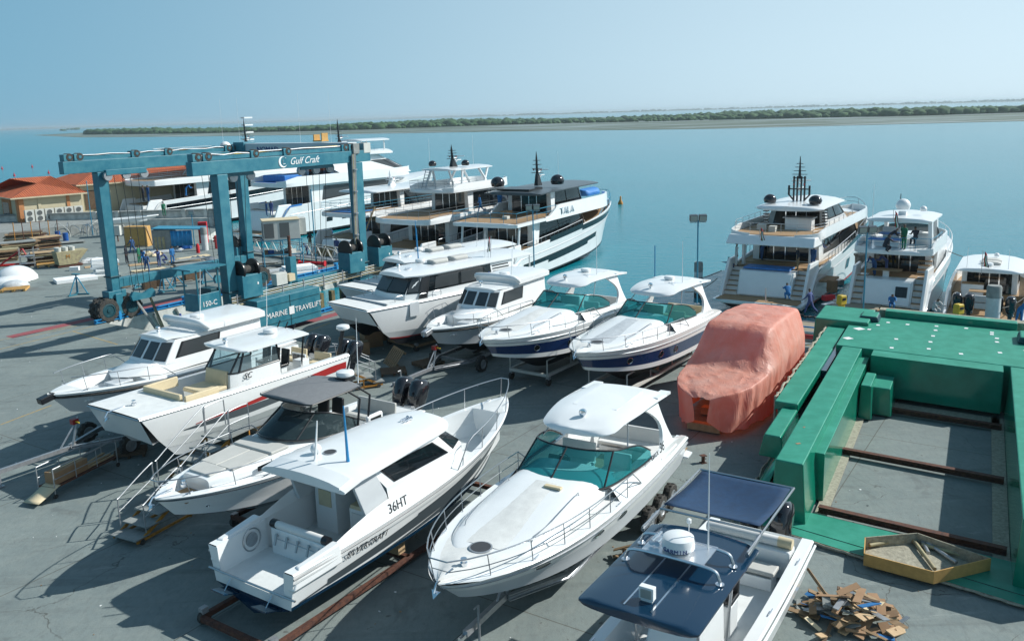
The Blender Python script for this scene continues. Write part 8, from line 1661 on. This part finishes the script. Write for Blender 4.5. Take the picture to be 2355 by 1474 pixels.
loose(372, 578, 'crumpled grey plastic sheet in front of the blue shack', 'plastic_wrap', 4.2, 2.2, .2, crumple=.22); loose(347, 588, 'jumbled heap of cream plastic offcuts in the yard', 'cream', 2.0, 1.6, crumple=.35); loose(425, 572, 'crumpled royal blue sheet beside the blue shack', 'drum_blue', 1.5, 1.0, .3, crumple=.5); loose(470, 598, 'long rolled grey sheet near the near hoist leg', 'galv', 3.0, 1.0, -.4, crumple=.3)
loose(215, 604, 'crumpled white plastic on a blue tray', 'plastic_wrap', 2.4, 1.5, crumple=.4); loose(235, 612, 'thin brown board lying behind the foam stack', 'wood_light', 3.0, 1.2, .5); loose(160, 560, 'pale blue panel lying on a low pallet', 'royal_cloth' if 0 else 'conc_grey', 3.2, 1.6, .5, .15, .06); loose(330, 608, 'brown board lying under the group of workers', 'wood_light', 2.6, 1.2, .5)
for i, (x, y, k, w_, d) in enumerate(((430, 603, 'wood_light', 3.4, 1.2), (452, 611, 'wood_light', 4.2, 1.3), (443, 594, 'cream', 3.2, .9), (497, 606, 'royal_cloth', 2.2, 1.4), (396, 606, 'wood_light', 2.0, .7), (340, 622, 'cream', 2.8, .9), (400, 650, 'wood', 2.6, .9), (420, 645, 'wood_light', 2.4, .8), (590, 622, 'conc_grey', 3.4, 1.6), (575, 642, 'red_line', 3.2, 1.3), (612, 640, 'wood_light', 2.8, 1.2), (603, 606, 'galv', 2.6, 1.2), (640, 622, 'plastic_wrap', 2.6, 1.2), (660, 610, 'conc_grey', 3.0, 1.2), (548, 600, 'wood', 2.6, 1.2), (530, 585, 'wood_light', 2.2, 1.2))):
    stack('board_pile', ['low pile of pale boards', 'low pile of mixed panels', 'thin heap of board offcuts', 'small pile of sheet material'][i % 4]+' on the work yard floor, '+['by the workers', 'right of workers', 'behind the hoist beam', 'near the blue sheet', 'below the board holders', 'below the walking worker', 'above the boat trestle', 'beside the trestle', 'under the hoist centre', 'on the red track', 'beside the red track', 'before the gangway', 'beside the steel rack', 'behind the steel rack', 'between the hoist legs', 'by the piling'][i], 'board pile', x, y, w_, d, rnd.uniform(.08, .3), 4, (k, k, 'wood', 'conc_grey'), rnd.uniform(.2, 1), .25, 'board')
for x, y, l in ((283, 660, 'brown wooden box by the left hoist leg brace'), (344, 664, 'dark brown box with a pale mark, left of the trestle'), (363, 658, 'brown box just right of its neighbour behind the hoist beam'), (437, 645, 'brown box under the control cab roof, left one'), (455, 640, 'brown box under the control cab roof, right one')): carton(x, y, l, (1.0, .7, .65), rnd.uniform(.2, .8), 0, 'wood_dark' if x > 300 else 'wood', 'wooden box', 'wooden_box')
def trestle(px, py, label, h=1.65, k='bright_blue'):
    o = thing('boat_stand', label, 'boat stand', at(px, py, 0), rnd.random()); 
    for i in range(3): a = i*2.094; q = MB(); q.tube([(.75*cos(a), .75*sin(a), .06), (.08*cos(a), .08*sin(a), h*.85)], .045, 'blue_pole', 6); q.build('leg', o); q = MB(); q.box((.42*cos(a), .42*sin(a), .06), (.9, .14, .1), 'lift_teal', a); q.build('foot', o)
    q = MB(); q.tube([(0, 0, .2), (0, 0, h)], .06, 'blue_pole', 8); q.build('screw_post', o); q = MB(); q.box((0, 0, h), (.55, .3, .08), 'lift_teal', ry=.1); q.build('head_plate', o)
trestle(180, 678, 'blue steel tripod boat stand alone on the open concrete'); trestle(378, 672, 'blue tripod boat stand behind the thin white mast'); trestle(322, 660, 'low blue boat stand behind the lower hoist beam', 1.0); trestle(405, 660, 'small blue boat stand under the hoist', 1.1); trestle(473, 650, 'blue boat stand behind the control cab', 1.2)
# loose white moulding parts at the far left
for x, y, l, w_, h in ((38, 646, 'curved white moulded shell lying at the far left', 3.4, 1.3), (22, 652, 'flat white moulded panel cut by the left edge', 3.2, .6), (35, 662, 'crumpled white plastic on a pallet at the far left', 2.2, .6)):
    q = MB(); mound(q, rng(-w_/2, w_/2, 10), lambda x: w_*.36*(1-(x/w_*1.9)**2)**.5 if abs(x) < w_*.5 else .1, lambda x: .05, lambda x: h*(1-(x/w_*1.9)**2)**.6, 'gelcoat' if h != .6 or x < 30 else 'plastic_wrap', .7); o = tag(q.build('moulded_shell', ang=50), l, 'moulding'); o.location = at(x, y, 0); o.rotation_euler.z = .5
pallet(35, 668, 'pallet under the crumpled plastic at the far left', .3, k='crate_wood', s_=1.7)
o = thing('metal_trolley', 'tall grey mesh trolley in front of the timber stacks', 'trolley', at(65, 615, 0), .4)
for x in (-.6, .6):
    for y in (-.4, .4): q = MB(); q.tube([(x, y, 0), (x, y, 1.9)], .03, 'galv', 5); q.build('leg', o)
for z in (.4, 1.1): q = MB(); q.box((0, 0, z), (1.3, .9, .04), 'galv'); q.build('shelf', o)
o = thing('triangular_truss', 'dark red steel A frame leaning among scrap at the far left', 'truss', at(30, 612, 0), .3); q = MB(); [q.tube([a, b], .08, 'red_paint', 4) for a, b in (((-1.5, 0, .1), (1.6, 0, .1)), ((-1.2, 0, .1), (1.0, 0, 1.6)), ((1.6, 0, .1), (1.0, 0, 1.6)), ((-1.5, .6, .1), (1.6, .6, .1)))]; q.build('frame', o)
# overturned white boat by the wall, tangled rails
r = thing('upturned_dinghy', 'white dinghy shell resting on the wall beside the building', 'boat', at(232, 520, 1.3), .35); H = Hull(6.5, 2.2, .7, .9, .3, .6, .0); q = MB(); H.mesh(q, [], 'gelcoat'); q.build('hull', r, ang=50); q = MB(); H.deck(q, [(0, .8, .15, .35, 0), (.8, 1, .1, None, .05)]); q.build('deck', r)
o = thing('rail_heap', 'tangle of bent stainless boat rails heaped by the white wall', 'scrap rails', at(195, 545, 0))
for i in range(16): a = rnd.random()*3; x, y = rnd.uniform(-2.2, 2.8), rnd.uniform(-1, 1); q = MB(); q.tube(arc([(x, y, .1), (x+.3*cos(a), y+.3*sin(a), 1.0), (x+2*cos(a), y+2*sin(a), 1.2+rnd.random()*.6), (x+2.6*cos(a), y+2.6*sin(a), .1)], 4), .035, 'ac_white' if i % 2 else 'steel', 5); q.build('rail', o)
# AC package unit on its blue rack, gangway, straw
o = thing('equipment_rack', 'blue steel rack on the yard under the hoist', 'rack', at(652, 612, 0), .35)
for x in (-1.7, 0, 1.7):
    for y in (-1, 1): q = MB(); q.tube([(x, y, 0), (x, y, 2.55)], .05, 'blue_pole', 6); q.build('leg', o)
for z in (2.5, 1.2): q = MB(); [q.box((0, y, z), (3.5, .08, .08), 'blue_pole') for y in (-1, 1)]; [q.box((x, 0, z), (.08, 2, .08), 'blue_pole') for x in (-1.7, 1.7)]; q.box((0, 0, z), (3.3, 1.9, .04), 'conc_grey'); q.build('shelf', o)
o2 = thing('rooftop_chiller', 'large beige air handling unit sitting on the blue steel rack', 'air conditioner', at(652, 612, 0)+Vector((0, 0, 2.56)), .35); q = MB(); q.box((0, 0, .85), (3.2, 2.0, 1.7), 'ac_white'); q.box((0, 0, 1.74), (3.3, 2.1, .08), 'cream'); q.box((1.9, .3, 1.0), (.7, 1.2, 1.5), 'ac_white'); q.build('casing', o2, bevel=.02); q = MB(); [q.box((x, -1.01, .85), (.85, .03, 1.3), 'ac_grille') for x in (-1.1, .25)]; [q.box((-1.61, y, .85), (.03, .8, 1.3), 'ac_grille') for y in (-.4,)]; q.build('grille', o2)
for i in range(9):
    q = MB(); x, y = rnd.uniform(-1.4, 1.4), rnd.uniform(-.7, .7); k = rnd.choice(('ac_white', 'wood', 'galv', 'drum_blue', 'yellow', 'black')); q.box((0, 0, .15), (.5, .4, .3), k); t_ = tag(q.build('stored_box'), 'small box stored on the lower shelf of the blue rack', 'box', 'boxes on the blue rack'); t_.location = onto(at(652, 612, 0), (x, y, 1.22), .35); t_.rotation_euler.z = rnd.random()
o = thing('boarding_gangway', 'long white truss gangway lying from the yard to the pier', 'gangway', at(573, 585, .1), 0); A, B_ = at(573, 583, 0), at(775, 607, 0); d = B_-A; o.rotation_euler.z = math.atan2(d.y, d.x); o.location = A; Lg = d.length
q = MB(); q.box((Lg/2, 0, .35), (Lg, .9, .08), 'galv'); q.build('walkway', o)
for y in (-.45, .45):
    q = MB(); q.tube(arc([(-.1, y, .4), (0, y, 1.2), (.6, y, 1.45), (Lg-.5, y, 1.45), (Lg, y, .6)], 5), .05, 'ac_white', 6)
    n_ = int(Lg/1.2)
    for i in range(n_): x = i*Lg/n_; q.tube([(x, y, .4), (x+Lg/n_/2, y, 1.42), (x+Lg/n_, y, .4)], .035, 'ac_white', 5)
    q.build('truss_rail', o)
q = MB(); mound(q, rng(-1.4, 1.4, 10), lambda x: .9*(1-(x/1.5)**2)**.5, lambda x: 0, lambda x: .95*(1-(x/1.5)**2)**.5, 'rope_tan', .8); o = tag(q.build('straw_heap', ang=180), 'heap of straw coloured rope by the gangway end', 'rope heap'); o.location = at(765, 585, -.1); ds = o.modifiers.new('d', 'DISPLACE'); tx = bpy.data.textures.new('n', 'CLOUDS'); tx.noise_scale = .25; ds.texture = tx; ds.strength = .3
stack('covered_pallet', 'white plastic wrapped slabs on a pallet, right of the blue rack', 'wrapped slabs', 688, 632, 3.0, 1.6, .8, 5, ('foam_white',), .5, .08)
q = MB(); q.tube([(-1.3, 0, .25), (1.3, 0, .25)], .16, 'flag_red', 10); [q.lathe([(.26, -.06), (.26, .06)], (x, 0, .26), 'flag_red', 12, axis='X') for x in (-1.3, 1.3)]; o = tag(q.build('red_pipe'), 'flanged red pipe lying beside the gangway', 'pipe'); o.location = at(718, 612, 0); o.rotation_euler.z = -.3
# pier clutter between the yachts
def small(px, py, z, label, k, d, name='small_box', cat='box'):
    q = MB(); q.box((0, 0, d[2]/2), d, k); o = tag(q.build(name, bevel=.02), label, cat); o.location = at(px, py, z); o.rotation_euler.z = rnd.random()*2; return o
small(1913, 672, -.4, 'brown carton standing on the finger pier', 'cardboard', (.6, .5, .9), 'carton', 'carton'); small(1925, 655, -.4, 'grey tool box on the finger pier', 'galv', (.9, .6, .4)); small(1905, 690, -.4, 'red compressor on the finger pier', 'flag_red', (.9, .4, .35), 'compressor', 'compressor'); small(1900, 733, -.4, 'dark tool case on the edge of the floating pier', 'black', (1.0, .5, .4), 'tool_case', 'case')
for i in range(9): small(1818+i*9+rnd.uniform(-2, 2), 722+i*1.4+rnd.uniform(-1, 3), -.4, 'pair of black work shoes left on the pier edge', 'black', (.28, .2, .12), 'work_shoes', 'shoes')['group'] = 'shoes on the pier'
for i in range(7): small(1900+rnd.uniform(-12, 30), 700-rnd.uniform(0, 40), -.4, 'bit of scrap board on the finger pier', rnd.choice(('wood', 'galv', 'conc_grey', 'white_paint')), (rnd.uniform(.5, 1.3), .3, .06), 'scrap_board', 'scrap')['group'] = 'scrap on the finger pier'
q = MB(); [q.tube([(.38*cos(t)+.02*k, .38*sin(t), .04+k*.05) for t in rng(0, 6.0, 16)], .03, 'orange_trim', 5) for k in range(3)]; o = tag(q.build('hose_coil'), 'orange hose coil on the pier by the yellow pedestal', 'hose'); o.location = at(1915, 722, -.4)
q = MB(); q.lathe([(.32, 0), (.4, .3), (.4, 1.2), (.25, 1.4)], (0, 0, 0), 'rubber', 12); o = tag(q.build('boat_fender'), 'large black fender hanging between yacht and finger pier', 'fender'); o.location = at(1902, 652, -.7)
q = MB(); q.tube([(0, 0, .12), (4.2, 0, .12)], .14, 'red_paint', 10); o = tag(q.build('red_pipe'), 'long dark red pipe lying at the quay edge behind the wrapped boat', 'pipe'); o.location = at(1830, 776, 0); o.rotation_euler.z = R(-35)
q = MB(); a, b = at(1820, 748, -.2), at(1905, 757, -.2); q.tube([a, b], .05, 'bright_blue', 6); tag(q.build('blue_rail'), 'thin bright blue rail along the pier side', 'rail')
for i, (A, B_, sag) in enumerate((((1650, 640, 1.0), (1575, 672, 0), .3), ((2174, 575, 2.2), (2500, 600, 0), 1.0), ((2318, 600, .8), (2420, 560, .5), .6), ((1660, 622, 1.4), (1560, 640, -.3), .3), ((2305, 708, .6), (2380, 660, .6), .3), ((1376, 470, 3.4), (1380, 545, -1.5), 0))):
    a, b = at(*A), at(*B_); q = MB(); q.tube([a.lerp(b, t)-Vector((0, 0, sag*4*t*(1-t))) for t in rng(0, 1, 12)], .03, 'rope', 5); tag(q.build('mooring_line'), ['dark mooring line from the left quarter of the black masted yacht', 'dark mooring line running right from the flybridge yacht bow', 'mooring line from the low cabin boat bow', 'thin mooring line at the left of the black masted yacht', 'mooring line between the two rightmost boats', 'mooring line dropping from the explorer yacht bow'][i], 'mooring line')
for i, (x, y, k, l) in enumerate(((1427, 470, 'orange_steel', 'small orange channel buoy in open water'), (33, 405, 'flag_red', 'tiny red buoy, lowest of the left ones'), (74, 385, 'flag_red', 'tiny red buoy left of the lift beam'), (112, 399, 'flag_red', 'tiny red buoy nearest the lift beam'), (5, 389, 'flag_red', 'tiny red buoy at the left edge'))):
    q = MB(); s_ = .5 if i == 0 else .4; q.lathe([(.1*s_, -.3), (.8*s_, 0), (.8*s_, .5*s_), (.3*s_, 1.4*s_), (.25*s_, 2.4*s_), (.05, 2.6*s_)], (0, 0, 0), k, 12); o = tag(q.build('buoy'), l, 'buoy'); o.location = at(x, y, WZ)
# litter and grit on the yard: small countless bits
q = MB()
for i in range(420):
    x, y = rnd.uniform(-34, 14), rnd.uniform(17, 66); s_ = rnd.uniform(.02, .07)
    if (Vector((x, y, 0))-SO).dot(SU) > -1.5 and .2 < (Vector((x, y, 0))-SO).dot(SN) < 13: continue
    q.box((x, y, .008), (s_, s_*rnd.uniform(.4, 1), .012), rnd.choice(('paper', 'paper', 'wood', 'black', 'conc_grey')), rnd.random()*3)
tag(q.build('yard_litter'), 'scattered scraps of paper and grit on the concrete', 'litter', kind='stuff')
